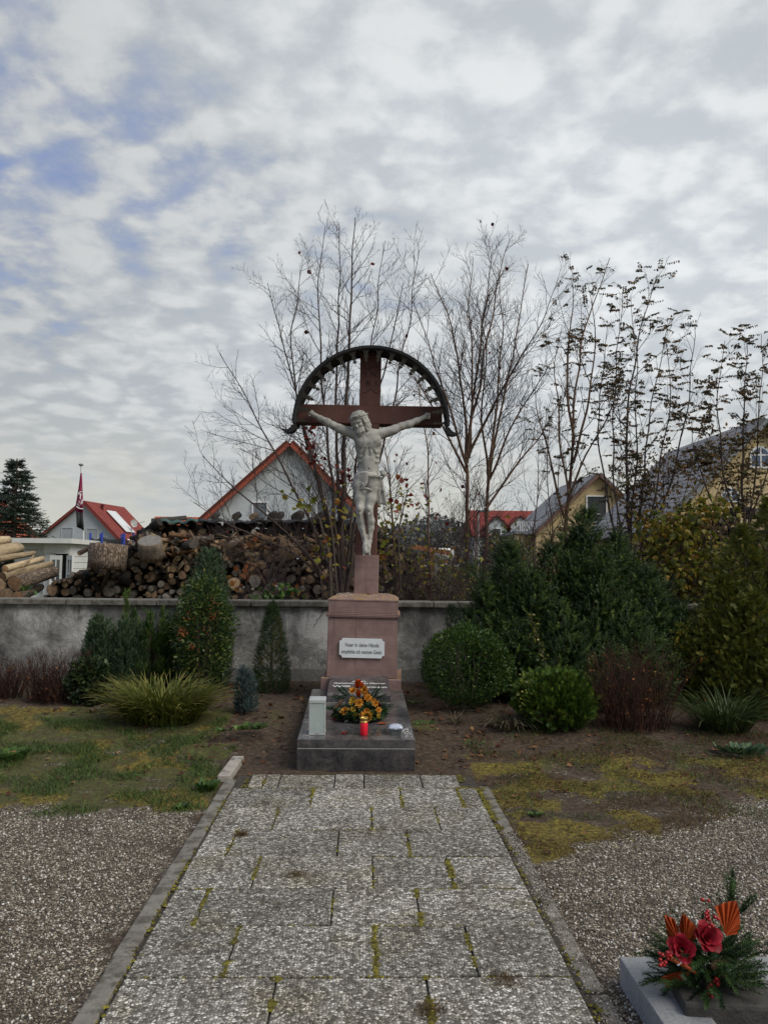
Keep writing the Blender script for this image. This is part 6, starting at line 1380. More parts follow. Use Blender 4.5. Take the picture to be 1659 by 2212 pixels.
box('roof_window', (2.0, .9, .12), on_roof(7.3, 1.5) @ Matrix.Translation((0, 0, .32)), WFR, h2, .02)
# orange roof behind the spruce at the left edge, and the low ridge beside the white gable
h0, M0, H0 = gable_house('orange_roofed_house', 'house with an orange tiled roof half hidden behind the spruce at the left edge', (-185, 1010), 52, 4.4, 4.6, .9, .95, 9, WPL, ORN)
a = P(430, 1116, 62); hb_ = thing('orange_roofed_house', 'low orange tiled roof just above the woodpile left of the white gable', 'house', (a.x, 62, 0)); Mb_ = Matrix.Translation((a.x, 62, 0)) @ Matrix.Rotation(R_(90), 4, 'Z')
box('wall', (6.6, 8.6, a.z - 2.2), Mb_ @ Matrix.Translation((3.4, 0, (a.z - 2.2) / 2)), WPL, hb_, 0)
roof_plane(Mb_, -.2, a.z - 3.0, 3.4, a.z, -4.6, 4.2, .2, ORN, 'roof', hb_); roof_plane(Mb_, 7.0, a.z - 3.0, 3.4, a.z, -4.6, 4.2, .2, ORN, 'roof', hb_)
# red-roofed house with two white dormers, far right of the cross
a, b = P(1009, 1105, 95), P(1176, 1105, 95); h3 = thing('red_roofed_house', 'far house with a long red tiled roof and two white dormers, behind bare trees', 'house', ((a.x + b.x) / 2, 95, 0)); L3 = b.x - a.x; M3 = Matrix.Translation(((a.x + b.x) / 2, 95, 0)) @ Matrix.Rotation(R_(90), 4, 'Z'); zr = a.z; ze = P(1090, 1162, 91).z
roof_plane(M3, -4.2, ze, 0, zr, -L3 / 2, L3 / 2, .2, RED, 'roof', h3); roof_plane(M3, 4.2, ze, 0, zr, -L3 / 2, L3 / 2, .2, RED, 'roof', h3)
box('wall', (7.6, L3 - .6, ze + .3), M3 @ Matrix.Translation((0, 0, (ze + .3) / 2 - .15)), WPL, h3, 0)
for px, w in ((1071, 2.6), (1121, 2.6)):
    c = P(px, 1116, 91.5); Md = Matrix.Translation((c.x, 90.9, 0)); H = c.z; zb_ = ze - .1
    bm = bmesh.new(); prism(bm, [(-w * .42, zb_), (w * .42, zb_), (w * .42, H - w * .40), (0, H - .05), (-w * .42, H - w * .40)], 3.6, Md); dm = bmo('dormer', bm, WPL, h3)
    for s in (-1, 1): roof_plane(Md, s * w * .62, H - w * .58, 0, H, -.25, 3.4, .12, RED, 'dormer_roof', dm)
    fr = box('dormer_window', (1.0, .08, .95), Md @ Matrix.Translation((0, -.04, zb_ + .75)), WFR, dm, 0); 
    box('dormer_pane', (.8, .06, .75), Md @ Matrix.Translation((0, -.06, zb_ + .75)), PANE, dm, 0)
# yellow gabled house
h4, M4, H4 = gable_house('yellow_house', 'yellow gabled house with a white framed gable window behind the yew', (1290, 1022), 58, 4.9, 4.6, .93, .95, 10, YPL, GRY, trim=simple('brown_trim', (.16, .085, .07), (.12, .065, .055), 3))
win_px(M4, 1265, 1311, 1070, 1130, h4, kind='glass', bars=0, sill=False)
a = lp(M4, 1288, 1112); V, F = tubes([([M4 @ Vector((a[0] + .5 * k / 6 - .25 * 1, -.075, a[1] + .1 * (k % 2))) for k in range(7)], [.03] * 7)], 4); npm('window_ornament', V, F, WFR, h4)
a = P(1150, 1146, 60); ann = thing('yellow_annexe', 'low yellow annexe with a railed roof terrace beside the yellow gable', 'annexe', (a.x, 60, 0)); aw = P(1195, 1150, 60).x - P(1128, 1150, 60).x; 
box('wall', (aw, 6, a.z - .3), Matrix.Translation((a.x, 63, (a.z - .3) / 2)), YPL, ann, 0); box('roof_edge', (aw + .3, 6.3, .22), Matrix.Translation((a.x, 63, a.z - .17)), GREYW, ann, 0)
box('rail', (aw, .06, .06), Matrix.Translation((a.x, 60.1, a.z + .75)), GREYW, ann, 0)
for k in range(14): box('baluster', (.06, .05, .80), Matrix.Translation((a.x - aw / 2 + aw * (k + .5) / 14, 60.1, a.z + .34)), WFR, ann, 0)
# big yellow house at the right edge
h5, M5, H5 = gable_house('yellow_house', 'large yellow gabled house with grey tiled roof and arched window, right edge of the photo', (1648, 905), 40, 6.0, 6.0, 1.0, 1.0, 12, YPL, GRY, trim=GREYW, th=.25)
def arch_window(M, x, z, w, h, par):
    bm = bmesh.new(); n = 12; ring = [(w / 2 * math.cos(math.pi * k / n), h / 2 - w / 2 + w / 2 * math.sin(math.pi * k / n)) for k in range(n + 1)]; out = [(x + a_, z + b_) for a_, b_ in ring] + [(x - w / 2, z - h / 2), (x + w / 2, z - h / 2)]
    prism(bm, out, .06, M @ Matrix.Translation((0, -.065, 0))); fr = bmo('window', bm, WFR, par); k = .80
    bm = bmesh.new(); prism(bm, [(x + (a_ - x) * k, z + (b_ - z) * k) for a_, b_ in out], .03, M @ Matrix.Translation((0, -.085, 0))); bmo('pane', bm, simple('blue_pane', (.05, .085, .15), (.07, .11, .18), 2, .08, spec=.8), fr)
    bm = bmesh.new(); add_box(bm, (.07, .03, h * .9), M @ Matrix.Translation((x, -.09, z))); add_box(bm, (w * .84, .032, .07), M @ Matrix.Translation((x, -.09, z + .1))); bmo('glazing_bars', bm, WFR, fr)
a, b = lp(M5, 1617, 963), lp(M5, 1664, 1012); arch_window(M5, (a[0] + b[0]) / 2, (a[1] + b[1]) / 2, b[0] - a[0], a[1] - b[1], h5)
a, b = lp(M5, 1555, 1052), lp(M5, 1598, 1085); arch_window(M5, (a[0] + b[0]) / 2, (a[1] + b[1]) / 2, b[0] - a[0], a[1] - b[1], h5)
# far wooded rise
fw = []
for k in range(150):
    px = random.uniform(840, 1260); Yd = random.uniform(150, 230); t = P(px, np.interp(px, [840, 890, 940, 1000, 1260], [1150, 1128, 1112, 1136, 1150]) + random.uniform(-5, 14), Yd); R = random.uniform(2.5, 4.5)
    p, n, q = shell(150, (t.x, Yd, t.z * .55), (R, R, t.z * .5), .3, 1.5, .7, k); fw.append(inst(*LEAF, frames(np.random.normal(0, 1, p.shape)), p, np.random.uniform(.7, 1.4, len(p))))
V, F, T = merge(fw); tag(npm('woods', V, F, leafmat('winter_wood', [(0, (.11, .12, .12)), (.5, (.17, .18, .18)), (1, (.24, .245, .235))], .15, .9), None, False, T), 'grey winter wood on the far rise beyond the gardens', kind='stuff')

# ================================================================== GARDEN THINGS BEYOND THE WALL
sh_ = P(88, 1168, 24); w = P(152, 1168, 24).x - P(92, 1168, 24).x
hut = thing('garden_hut', 'small white garden hut with open glazed double doors and a flat roof', 'hut', (sh_.x, 24, 0)); x0 = P(24, 1200, 24).x; x1 = P(154, 1200, 24).x; HW = simple('white_boards', (.62, .63, .61), (.55, .56, .54), 3, .7, .1); Hh_ = P(90, 1174, 24).z; xs0 = P(97, 1200, 24).x
for k in range(11): box('board', (.05, 2.4, Hh_ / 11 - .012), Matrix.Translation((x1 - .05, 25.2, Hh_ / 11 * (k + .5))), HW, hut, 0)
for k in range(11): box('board', (xs0 - x0, .05, Hh_ / 11 - .012), Matrix.Translation(((x0 + xs0) / 2, 24.3, Hh_ / 11 * (k + .5))), HW, hut, 0)
dx0, dx1 = P(117, 1200, 24).x, P(151, 1200, 24).x
box('door_post', (dx0 - xs0, .08, Hh_), Matrix.Translation(((xs0 + dx0) / 2, 24.04, Hh_ / 2)), HW, hut, 0); box('lintel', (x1 - xs0 - .06, .07, Hh_ * .14), Matrix.Translation(((xs0 + x1) / 2 - .03, 24.0, Hh_ * .93)), HW, hut, 0)
box('dark_interior', (dx1 - dx0, 1.9, Hh_ * .85), Matrix.Translation(((dx0 + dx1) / 2 - .04, 25.2, Hh_ * .43)), simple('dark_inside', (.012, .012, .014), (.02, .02, .02), 2), hut, 0)
box('roof', (x1 - x0 + .25, 3.2, .14), Matrix.Translation(((x0 + x1) / 2 + .02, 25.2, Hh_ + .075)), HW, hut, 0)
for cx_, rot in ((P(124, 1200, 23.9).x, .12), (P(150, 1200, 23.6).x, -.75)):
    Md = Matrix.Translation((cx_, 23.85 if rot > 0 else 23.7, Hh_ * .43)) @ Matrix.Rotation(rot, 4, 'Z'); dw, dh = .34, Hh_ * .80; bm = bmesh.new()
    for s in (-1, 1): add_box(bm, (.06, .05, dh), Md @ Matrix.Translation((s * (dw / 2 - .03), 0, 0)))
    for zf, hh in ((.46, .08), (-.30, .40), (.17, .035), (.02, .03)): add_box(bm, (dw - .12, .05, dh * hh), Md @ Matrix.Translation((0, 0, dh * zf)))
    add_box(bm, (.03, .048, dh * .55), Md @ Matrix.Translation((0, 0, dh * .17))); d_ = bmo('door', bm, HW, hut); box('door_pane', (dw - .12, .015, dh * .5), Md @ Matrix.Translation((0, .004, dh * .17)), PANE, d_, 0)
# flag
FYd = 30; f0, f1 = P(176, 1004, FYd), P(184, 1260, FYd)
fl = thing('flag_pole', 'white pole flying a drooping magenta and black flag with white lettering', 'flag', (f1.x, FYd, 0)); V, F = tubes([([(f1.x + (f1.x - f0.x) * .0, FYd, 0), tuple(f1), tuple(f0)], [.045, .04, .03])], 8); npm('pole', V, F, simple('pole_white', (.62, .63, .63), (.55, .56, .56), 4, .4), fl, True)
bm = bmesh.new(); bmesh.ops.create_uvsphere(bm, u_segments=10, v_segments=6, radius=.07, matrix=Matrix.Translation(f0) @ Matrix.Diagonal((1.3, 1.3, .7, 1))); bmo('pole_cap', bm, GREYW, fl)
edge_l = [(175, 1022), (171, 1050), (167, 1075), (164, 1092), (165, 1105), (166, 1125), (166, 1138)]; edge_r = [(177.5, 1022), (178.7, 1050), (179.8, 1075), (180.6, 1092), (181, 1108), (181.7, 1128), (182.3, 1146)]
def cloth(i0, i1, mat, name):
    bm = bmesh.new(); rows = []
    for i in range(i0, i1 + 1):
        row = []
        for k in range(9): t = k / 8; p = P(edge_l[i][0] * (1 - t) + edge_r[i][0] * t, edge_l[i][1] * (1 - t) + edge_r[i][1] * t, FYd - .05 + .10 * math.sin(t * 9 + i * .7) * (1 - t)); row.append(bm.verts.new(p))
        rows.append(row)
    for A_, B_ in zip(rows[:-1], rows[1:]):
        for k in range(8): bm.faces.new((A_[k], A_[k + 1], B_[k + 1], B_[k]))
    o = bmo(name, bm, mat, fl, True); md = o.modifiers.new('thick', 'SOLIDIFY'); md.thickness = .008; return o
mg = cloth(0, 4, simple('magenta_cloth', (.27, .005, .062), (.21, .004, .05), 6, .7), 'flag_cloth'); bk = cloth(4, 6, simple('black_cloth', (.014, .016, .018), (.02, .022, .025), 6, .7), 'flag_hem')
def z5(zx, zy): return P(124.4 + zx * .125, 995.4 + zy * .125, FYd - .17)
LNS = [[(372, 575), (410, 570), (392, 650), (415, 655)], [(385, 590), (372, 575)], [(348, 735), (375, 790), (382, 690), (415, 770), (420, 690)], [(420, 690), (440, 670), (425, 740)], [(370, 560), (395, 540), (432, 535)], [(335, 790), (360, 815), (400, 830), (448, 832)]]
V, F = tubes([([z5(*q) for q in ln], [.022] * len(ln)) for ln in LNS], 4); npm('flag_lettering', V, F, WFR, mg)['kind'] = 'stuff'
# trampoline
TYd = 26; tr = thing('trampoline', 'trampoline with blue padded poles and a black safety net behind the woodpile', 'trampoline', tuple(P(225, 1230, TYd))); BLU = simple('blue_padding', (.02, .055, .36), (.015, .04, .28), 5, .5); pa = []
tc_ = P(225, 1200, TYd); tx0, tx1 = P(180, 1200, TYd).x, P(272, 1200, TYd).x; tR = (tx1 - tx0) / 2
for k in range(6):
    a = R_(-160 + 60 * k); x, y = tc_.x + tR * math.cos(a), TYd + .8 + tR * math.sin(a); pa.append((x, y)); zt_ = P(225, 1150, TYd).z + .0; V, F = tubes([([(x, y, 0), (x, y, zt_)], [.038, .038])], 8); npm('net_pole', V, F, BLU, tr, True)
m, t = new_mat('safety_net'); t = NT(t); b = t.n('ShaderNodeBsdfPrincipled'); b.inputs['Base Color'].default_value = (.012, .012, .014, 1); b.inputs['Roughness'].default_value = .9; tp = t.n('ShaderNodeBsdfTransparent'); mx = t.n('ShaderNodeMixShader'); mx.inputs[0].default_value = .68; t.l(tp.outputs[0], mx.inputs[1]); t.l(b.outputs[0], mx.inputs[2]); t.out(mx.outputs[0])
bm = bmesh.new(); zt_ -= .12; zb_ = .75; N = 6
for k in range(N):
    for j in range(6):
        q = []
        for jj in (j, j + 1): t_ = jj / 6; x = pa[k][0] * (1 - t_) + pa[(k + 1) % N][0] * t_; y = pa[k][1] * (1 - t_) + pa[(k + 1) % N][1] * t_; q.append((x, y, zt_ - .10 * math.sin(math.pi * t_)))
        bm.faces.new([bm.verts.new(v) for v in ((q[0][0], q[0][1], zb_), (q[1][0], q[1][1], zb_), q[1], q[0])])
bmo('safety_net', bm, m, tr); bm = bmesh.new(); bmesh.ops.create_cone(bm, cap_ends=True, segments=24, radius1=tR, radius2=tR, depth=.08, matrix=Matrix.Translation((tc_.x, TYd + .8, .72))); bmo('jumping_mat', bm, DARKCUT, tr)
# fence, shelter and tank beyond the saplings
FW = simple('fence_wood', (.13, .07, .045), (.09, .05, .03), 6, .9); fe = thing('picket_fence', 'low brown picket fence across the garden beyond the saplings', 'fence', tuple(P(985, 1240, 30)))
x0, x1 = P(925, 1240, 30).x, P(1065, 1240, 30).x; zf1 = P(985, 1252, 30).z; zf2 = P(985, 1264, 30).z
for z in (zf2 - .1,): box('rail', (x1 - x0, .05, .10), Matrix.Translation(((x0 + x1) / 2, 30.05, z)), FW, fe, 0)
box('rail', (x1 - x0, .05, .10), Matrix.Translation(((x0 + x1) / 2, 30.05, .3)), FW, fe, 0)
for k in range(int((x1 - x0) / .16)): box('picket', (.10, .03, zf1), Matrix.Translation((x0 + .05 + k * .16, 30, zf1 / 2)), FW, fe, 0)
sl_ = thing('open_shelter', 'open timber shelter with an orange-red roof beam and a pale tank beneath', 'shelter', tuple(P(940, 1240, 28))); OWD = simple('orange_timber', (.30, .11, .05), (.22, .08, .035), 5, .8)
for px in (913, 935): p = P(px, 1200, 28); box('post', (.14, .14, p.z), Matrix.Translation((p.x, 28, p.z / 2)), OWD, sl_, 0)
a, b = P(897, 1182, 28), P(966, 1194, 28); box('beam', ((b - a).length + .2, .2, .16), Matrix.Translation((a + b) / 2) @ Matrix.Rotation(math.atan2(-(b.z - a.z), b.x - a.x), 4, 'Y'), OWD, sl_, 0); bx = P(905, 1182, 29.5)
tk = P(956, 1199, 29); tank = thing('white_tank', 'horizontal white cylindrical tank under the timber shelter', 'tank', (tk.x, 29, 0)); bm = bmesh.new(); bmesh.ops.create_cone(bm, cap_ends=True, segments=20, radius1=.26, radius2=.26, depth=.78, matrix=Matrix.Translation(tk) @ Matrix.Rotation(R_(90), 4, 'Y')); bmesh.ops.bevel(bm, geom=[e_ for e_ in bm.edges if len(e_.link_faces) == 2 and e_.calc_face_angle(0) > 1], offset=.06, segments=2, affect='EDGES'); bmo('drum', bm, WFR, tank, True); 
for s in (-1, 1): box('tank_stand', (.1, .4, tk.z - .24), Matrix.Translation((tk.x + s * .26, 29, (tk.z - .24) / 2)), GREYW, tank, 0)
for px in (1013, 1040): p = P(px, 1235, 22); o = thing('fence_post', 'thin dark metal fence post %s' % ('left of the twin trunks' if px < 1030 else 'right of the twin trunks, behind the yew'), 'post', (p.x, 22, 0)); V, F = tubes([([(p.x, 22, 0), (p.x, 22, p.z + .1)], [.025, .025])], 6); npm('post', V, F, GREYW, o, True)
lx = P(1033, 1105, 45); o = thing('street_lamp', 'slim grey street lamp between bare trunks before the red roof', 'street lamp', (lx.x, 45, 0)); V, F = tubes([([(lx.x, 45, 0), (lx.x, 45, lx.z)], [.07, .05])], 8); npm('pole', V, F, simple('galvanised', (.36, .37, .38), (.3, .31, .32), 4, .5), o, True); box('lamp_head', (.75, .25, .12), Matrix.Translation((lx.x + .3, 45, lx.z + .03)), GREYW, o, .03)
# spruce at the left
def spruce(label, apex, Yd, R, N, mat, seed):
    t = P(*apex, Yd); o = thing('spruce_tree', label, 'tree', (t.x, Yd, 0)); H = t.z; r = np.random.RandomState(seed); ps, ds, st = [], [], [([(t.x, Yd, 0), (t.x, Yd, H)], [.16, .02])]
    for k in range(330):
        h = r.rand() ** 1.15; z = .3 + (H - .35) * h; a = r.rand() * 6.283; L = R * (1 - h) ** .75 * r.uniform(.7, 1.12) + .08; d = np.array([math.cos(a), math.sin(a), .05 - .15 * (1 - h)]); b0 = np.array([t.x, Yd, z]); n = int(6 + 26 * (1 - h)); tt = r.uniform(.12, 1, n); w = (1 - .4 * tt) * L * .26
        pp = b0 + d * L * tt[:, None] + np.stack([r.normal(0, 1, n) * -d[1], r.normal(0, 1, n) * d[0], -.12 * tt ** 1.5 * L + .18 * L * np.maximum(tt - .75, 0)], -1) * np.stack([w, w, np.ones(n)], -1); ps.append(pp); ds.append(np.tile(d + np.array([0, 0, .12]), (n, 1)) + r.normal(0, .35, (n, 3))); st.append(([b0, b0 + d * L], [.025, .006]))
    p, d = np.concatenate(ps), np.concatenate(ds); V, F, T = inst(*needle_template(22, .95, .3, .12, 21), frames(d), p, r.uniform(.16, .30, len(p))); npm('crown', V, F, mat, o, False, T)['kind'] = 'stuff'; V, F = tubes(st, 5); npm('trunk', V, F, BARK, o, True)
SPM = leafmat('spruce_needles', [(0, (.014, .03, .022)), (.5, (.03, .058, .042)), (1, (.065, .10, .07))], .15, .6)
spruce('dark spruce tree at the left edge behind the stacked logs', (38, 990), 33, 1.95, 0, SPM, 4)
# distant sapling foliage: green bushes by the fence
for lab, px, py0, Yd, Rw, mat in (('yellow-green leafy bush beyond the twin trunks, before the fence', 985, 1225, 19, .8, M_EUO), ('green bush in front of the red-roofed house', 1085, 1150, 34, 1.2, M_PYR), ('dark conifer beside the red-roofed house', 1061, 1152, 60, 1.0, SPM), ('green shrub by the yellow annexe, behind the yew', 1130, 1178, 26, .9, M_PYR)):
    t = P(px, py0, Yd); p, n, q = shell(1400, (t.x, Yd, t.z * .5), (Rw, Rw, t.z * .52), .3, 2, .7, px * .1); shrub('garden_bush', lab, 'shrub', (t.x, Yd, 0), p, n, LEAF, (.05 * Yd / 18, .09 * Yd / 18), mat, .2, .6, stem=stems(8, (t.x, Yd), 0, Rw, t.z, .012))
# ================================================================== WOODPILES
def log_mats():
    out = {}
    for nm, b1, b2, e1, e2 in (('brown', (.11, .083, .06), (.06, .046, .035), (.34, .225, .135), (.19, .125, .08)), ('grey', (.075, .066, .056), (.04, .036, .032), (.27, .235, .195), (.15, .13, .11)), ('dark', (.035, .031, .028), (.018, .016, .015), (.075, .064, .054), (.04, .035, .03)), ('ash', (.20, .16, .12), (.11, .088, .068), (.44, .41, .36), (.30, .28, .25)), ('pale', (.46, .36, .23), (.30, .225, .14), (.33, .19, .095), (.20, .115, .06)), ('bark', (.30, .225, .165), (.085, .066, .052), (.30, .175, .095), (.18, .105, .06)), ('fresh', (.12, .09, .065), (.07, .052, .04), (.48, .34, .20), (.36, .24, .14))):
        m1, t = new_mat('bark_' + nm); t = NT(t); p = t.map(t.obj(), (6, 1.2, 6)); c = t.mix(t.rng(t.noise(p, 5, 6, .7), .35, .65), b1, b2)
        if nm == 'bark': vv = t.voro(t.map(t.obj(), (30, 11, 30)), 1.0, 'DISTANCE_TO_EDGE'); c = t.mix(t.rng(vv.outputs['Distance'], .0, .22), (.06, .046, .037), c)
        r = t.n('ShaderNodeObjectInfo').outputs['Random']; hv = t.n('ShaderNodeHueSaturation'); t.l(c, hv.inputs['Color']); t.set(hv.inputs['Value'], t.rng(r, 0, 1, .7, 1.35)); t.bsdf(hv.outputs[0], .92, t.bump(t.noise(p, 6, 5, .7), .9, .02), spec=.2)
        m2, t = new_mat('end_grain_' + nm); t = NT(t); p = t.obj(); s = t.n('ShaderNodeSeparateXYZ'); t.l(p, s.inputs[0]); rad = t.math('SQRT', t.math('ADD', t.math('POWER', s.outputs[0], 2.), t.math('POWER', s.outputs[2], 2.)))
        ring = t.math('SINE', t.math('MULTIPLY', t.math('ADD', rad, t.math('MULTIPLY', t.noise(p, 9, 3), .02)), 330.)); c = t.mix(t.rng(t.math('ADD', t.noise(p, 14, 5, .65), t.math('MULTIPLY', ring, .08)), .35, .65), e1, e2)
        r = t.n('ShaderNodeObjectInfo').outputs['Random']; r2 = t.math('FRACT', t.math('MULTIPLY', r, 7.31)); hv = t.n('ShaderNodeHueSaturation'); t.l(c, hv.inputs['Color']); t.set(hv.inputs['Value'], t.rng(r2, 0, 1, .55, 1.4)); t.bsdf(hv.outputs[0], .9, t.bump(t.noise(p, 40, 4, .7), .5, .01), spec=.2)
        out[nm] = (m1, m2)
    return out
LM = log_mats()
def log_mesh(r, L, seed, kind, n=12, bend=.0, wob=.10):
    """a round log along y, cut ends facing -y and +y, slightly irregular"""
    rr_ = random.Random(seed); V, F, mi = [], [], []; K = 4; ph = [rr_.uniform(0, 6.28) for _ in range(3)]
    for k in range(K):
        y = -L / 2 + L * k / (K - 1)
        for i in range(n):
            a = 2 * math.pi * i / n; q = r * (1 + wob * math.sin(2 * a + ph[0]) * .7 + wob * .6 * math.sin(3 * a + ph[1]) + rr_.uniform(-.03, .03)); V.append((q * math.cos(a) + bend * math.sin(math.pi * k / (K - 1)), y, q * math.sin(a)))
    for k in range(K - 1):
        for i in range(n): j = (i + 1) % n; F.append((k * n + i, k * n + j, (k + 1) * n + j, (k + 1) * n + i)); mi.append(0)
    for k, fl in ((0, 0), (K - 1, 1)):
        c = len(V); V.append((0, -L / 2 - .004 if k == 0 else L / 2 + .004, 0)); b = c + 1
        for i in range(n): x, y, z = V[k * n + i]; q = .90 + rr_.uniform(-.02, .02); V.append((x * q, y + (-.002 if k == 0 else .002), z * q))
        for i in range(n):
            j = (i + 1) % n; A_, B_ = (k * n + i, k * n + j) if fl else (k * n + j, k * n + i); a_, b_ = (b + i, b + j) if fl else (b + j, b + i)
            F.append((c, a_, b_)); mi.append(1); F.append((A_, B_, b_, a_)); mi.append(0)
    F4 = np.array([f for f in F if len(f) == 4]); F3 = np.array([f for f in F if len(f) == 3])
    me = raw_mesh('log', np.array(V), [F4, F3], False, None, [m for f, m in zip(F, mi) if len(f) == 4] + [m for f, m in zip(F, mi) if len(f) == 3])
    for m in LM[kind]: me.materials.append(m)
    return me
def split_mesh(r, L, seed, kind):
    """a split billet: wedge section, pale cut faces"""
    rr_ = random.Random(seed); a0 = rr_.uniform(.9, 1.7); n = 5; sec = [(0, 0)] + [(r * 1.5 * math.cos(-a0 / 2 + a0 * i / n), r * 1.5 * math.sin(-a0 / 2 + a0 * i / n)) for i in range(n + 1)]; sec = [(x - r * .75, z) for x, z in sec]
    V = [(x, -L / 2, z) for x, z in sec] + [(x, L / 2, z) for x, z in sec]; k = len(sec); F4, mi = [], []
    for i in range(k): j = (i + 1) % k; F4.append((i, j, k + j, k + i)); mi.append(1 if i in (0, k - 1) else 0)
    F3 = [(0, i + 1, i) for i in range(1, k - 1)] + [(k, k + i, k + i + 1) for i in range(1, k - 1)]
    me = raw_mesh('split_log', np.array(V), [np.array(F4), np.array(F3)], False, None, mi + [1] * len(F3))
    for m in LM[kind]: me.materials.append(m)
    return me
PD = 14.4
def px2x(px): return P(px, 1220, PD).x
TOPX = [100, 150, 180, 215, 262, 285, 305, 345, 400, 600, 690, 760, 800, 850, 890, 925, 955]; TOPY = [1262, 1240, 1232, 1232, 1226, 1185, 1140, 1126, 1125, 1122, 1120, 1124, 1140, 1172, 1206, 1240, 1280]
tx = np.array([px2x(p) for p in TOPX]); tz = np.array([P(p, y, PD).z for p, y in zip(TOPX, TOPY)])
rnd = random.Random(21); circ = np.zeros((0, 3)); FL = .58
for k in range(1500):
    r = min(.135, max(.035, rnd.lognormvariate(math.log(.054), .42))); best = None
    for _ in range(9):
        x = rnd.uniform(tx[0] + .05, tx[-1] - .05); z = FL + r
        if len(circ):
            dx = np.abs(circ[:, 0] - x); s = circ[:, 2] + r; m = dx < s
            if m.any(): z = max(z, float((circ[m, 1] + np.sqrt(s[m] ** 2 - dx[m] ** 2)).max()))
        if z + r < np.interp(x, tx, tz) and (best is None or z < best[1]): best = (x, z)
    if best: circ = np.vstack([circ, [best[0], best[1], r]])
zm0, zm1 = P(500, 1160, PD).z, P(500, 1196, PD).z
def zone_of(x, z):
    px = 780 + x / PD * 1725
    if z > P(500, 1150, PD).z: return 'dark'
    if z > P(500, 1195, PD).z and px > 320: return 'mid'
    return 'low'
order = np.argsort(-circ[:, 2]); things_ = set(order[:290].tolist()); protos = {}; rest = []
LAB = {'dark': ('dark weathered log end high up under the top of the long woodpile', 'dark logs along the top of the woodpile'), 'mid': ('pale split billet in the jumbled middle layer of the long woodpile', 'split billets in the middle of the woodpile'), 'midr': ('round log end among the split wood in the middle of the long woodpile', 'round logs in the middle of the woodpile'), 'low': ('brown round log end in the lower stacked part of the long woodpile', 'round logs low in the woodpile'), 'lowg': ('greyish round log end in the lower stacked part of the long woodpile', 'grey round logs low in the woodpile'), 'lowf': ('freshly cut orange log end in the lower stacked part of the long woodpile', 'fresh cut logs low in the woodpile')}
for i, (x, z, r) in enumerate(circ):
    zn = zone_of(x, z); split = False
    if zn == 'dark': key, kind = 'dark', 'dark'
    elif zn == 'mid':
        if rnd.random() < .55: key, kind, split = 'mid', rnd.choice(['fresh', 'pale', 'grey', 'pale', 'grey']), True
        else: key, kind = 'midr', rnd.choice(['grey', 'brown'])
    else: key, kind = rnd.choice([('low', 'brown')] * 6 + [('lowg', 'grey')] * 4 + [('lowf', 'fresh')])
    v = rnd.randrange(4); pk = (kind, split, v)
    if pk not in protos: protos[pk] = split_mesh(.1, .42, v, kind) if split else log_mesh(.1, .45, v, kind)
    back = .35 * (zn == 'dark') + .1 * (zn == 'mid')
    M = Matrix.Translation((x, PD + .22 + back + rnd.uniform(-.07, .07), z)) @ Matrix.Rotation(rnd.gauss(0, .22 if not split else .7), 4, 'Z') @ Matrix.Rotation(rnd.gauss(0, .08 if not split else .25), 4, 'X') @ Matrix.Rotation(rnd.uniform(0, 6.28), 4, 'Y') @ Matrix.Diagonal((r / .1, rnd.uniform(.9, 1.25), r / .1 * rnd.uniform(.85, 1), 1))
    if i in things_:
        o = link('split_log' if split else 'log', protos[pk], None, None, M); tag(o, LAB[key][0], 'log', LAB[key][1])
    else: rest.append((protos[pk], M))
def joined(name, items, label):
    bm = bmesh.new(); mats = []
    for me, M in items:
        t = bmesh.new(); t.from_mesh(me); t.transform(M); base = []
        for m in me.materials:
            if m not in mats: mats.append(m)
            base.append(mats.index(m))
        for f in t.faces: f.material_index = base[f.material_index]
        tmp = bpy.data.meshes.new('t'); t.to_mesh(tmp); t.free(); bm.from_mesh(tmp); bpy.data.meshes.remove(tmp)
    me = bpy.data.meshes.new(name); bm.to_mesh(me); bm.free(); return tag(link(name, me, mats), label, None, None, 'stuff')
# rows under the part one can see, rows behind, and small stuff between
for k in range(230):
    x = rnd.uniform(tx[0], tx[-1]); r = rnd.uniform(.05, .09); kind = rnd.choice(['brown', 'grey', 'dark']); pk = (kind, False, 0)
    if pk not in protos: protos[pk] = log_mesh(.1, .45, 0, kind)
    rest.append((protos[pk], Matrix.Translation((x, PD + .25 + rnd.uniform(-.05, .1), rnd.uniform(.03, FL - .02))) @ Matrix.Diagonal((r / .1, 1, r / .1, 1))))
for k in range(640):                                   # second row behind closes the gaps
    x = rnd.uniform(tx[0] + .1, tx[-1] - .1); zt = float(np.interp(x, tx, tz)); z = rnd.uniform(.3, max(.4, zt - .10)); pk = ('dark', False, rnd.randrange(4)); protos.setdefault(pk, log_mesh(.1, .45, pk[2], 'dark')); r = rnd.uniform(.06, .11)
    rest.append((protos[pk], Matrix.Translation((x, PD + .62 + rnd.uniform(-.08, .08), z)) @ Matrix.Rotation(rnd.gauss(0, .3), 4, 'Z') @ Matrix.Diagonal((r / .1, 1, r / .1, 1))))
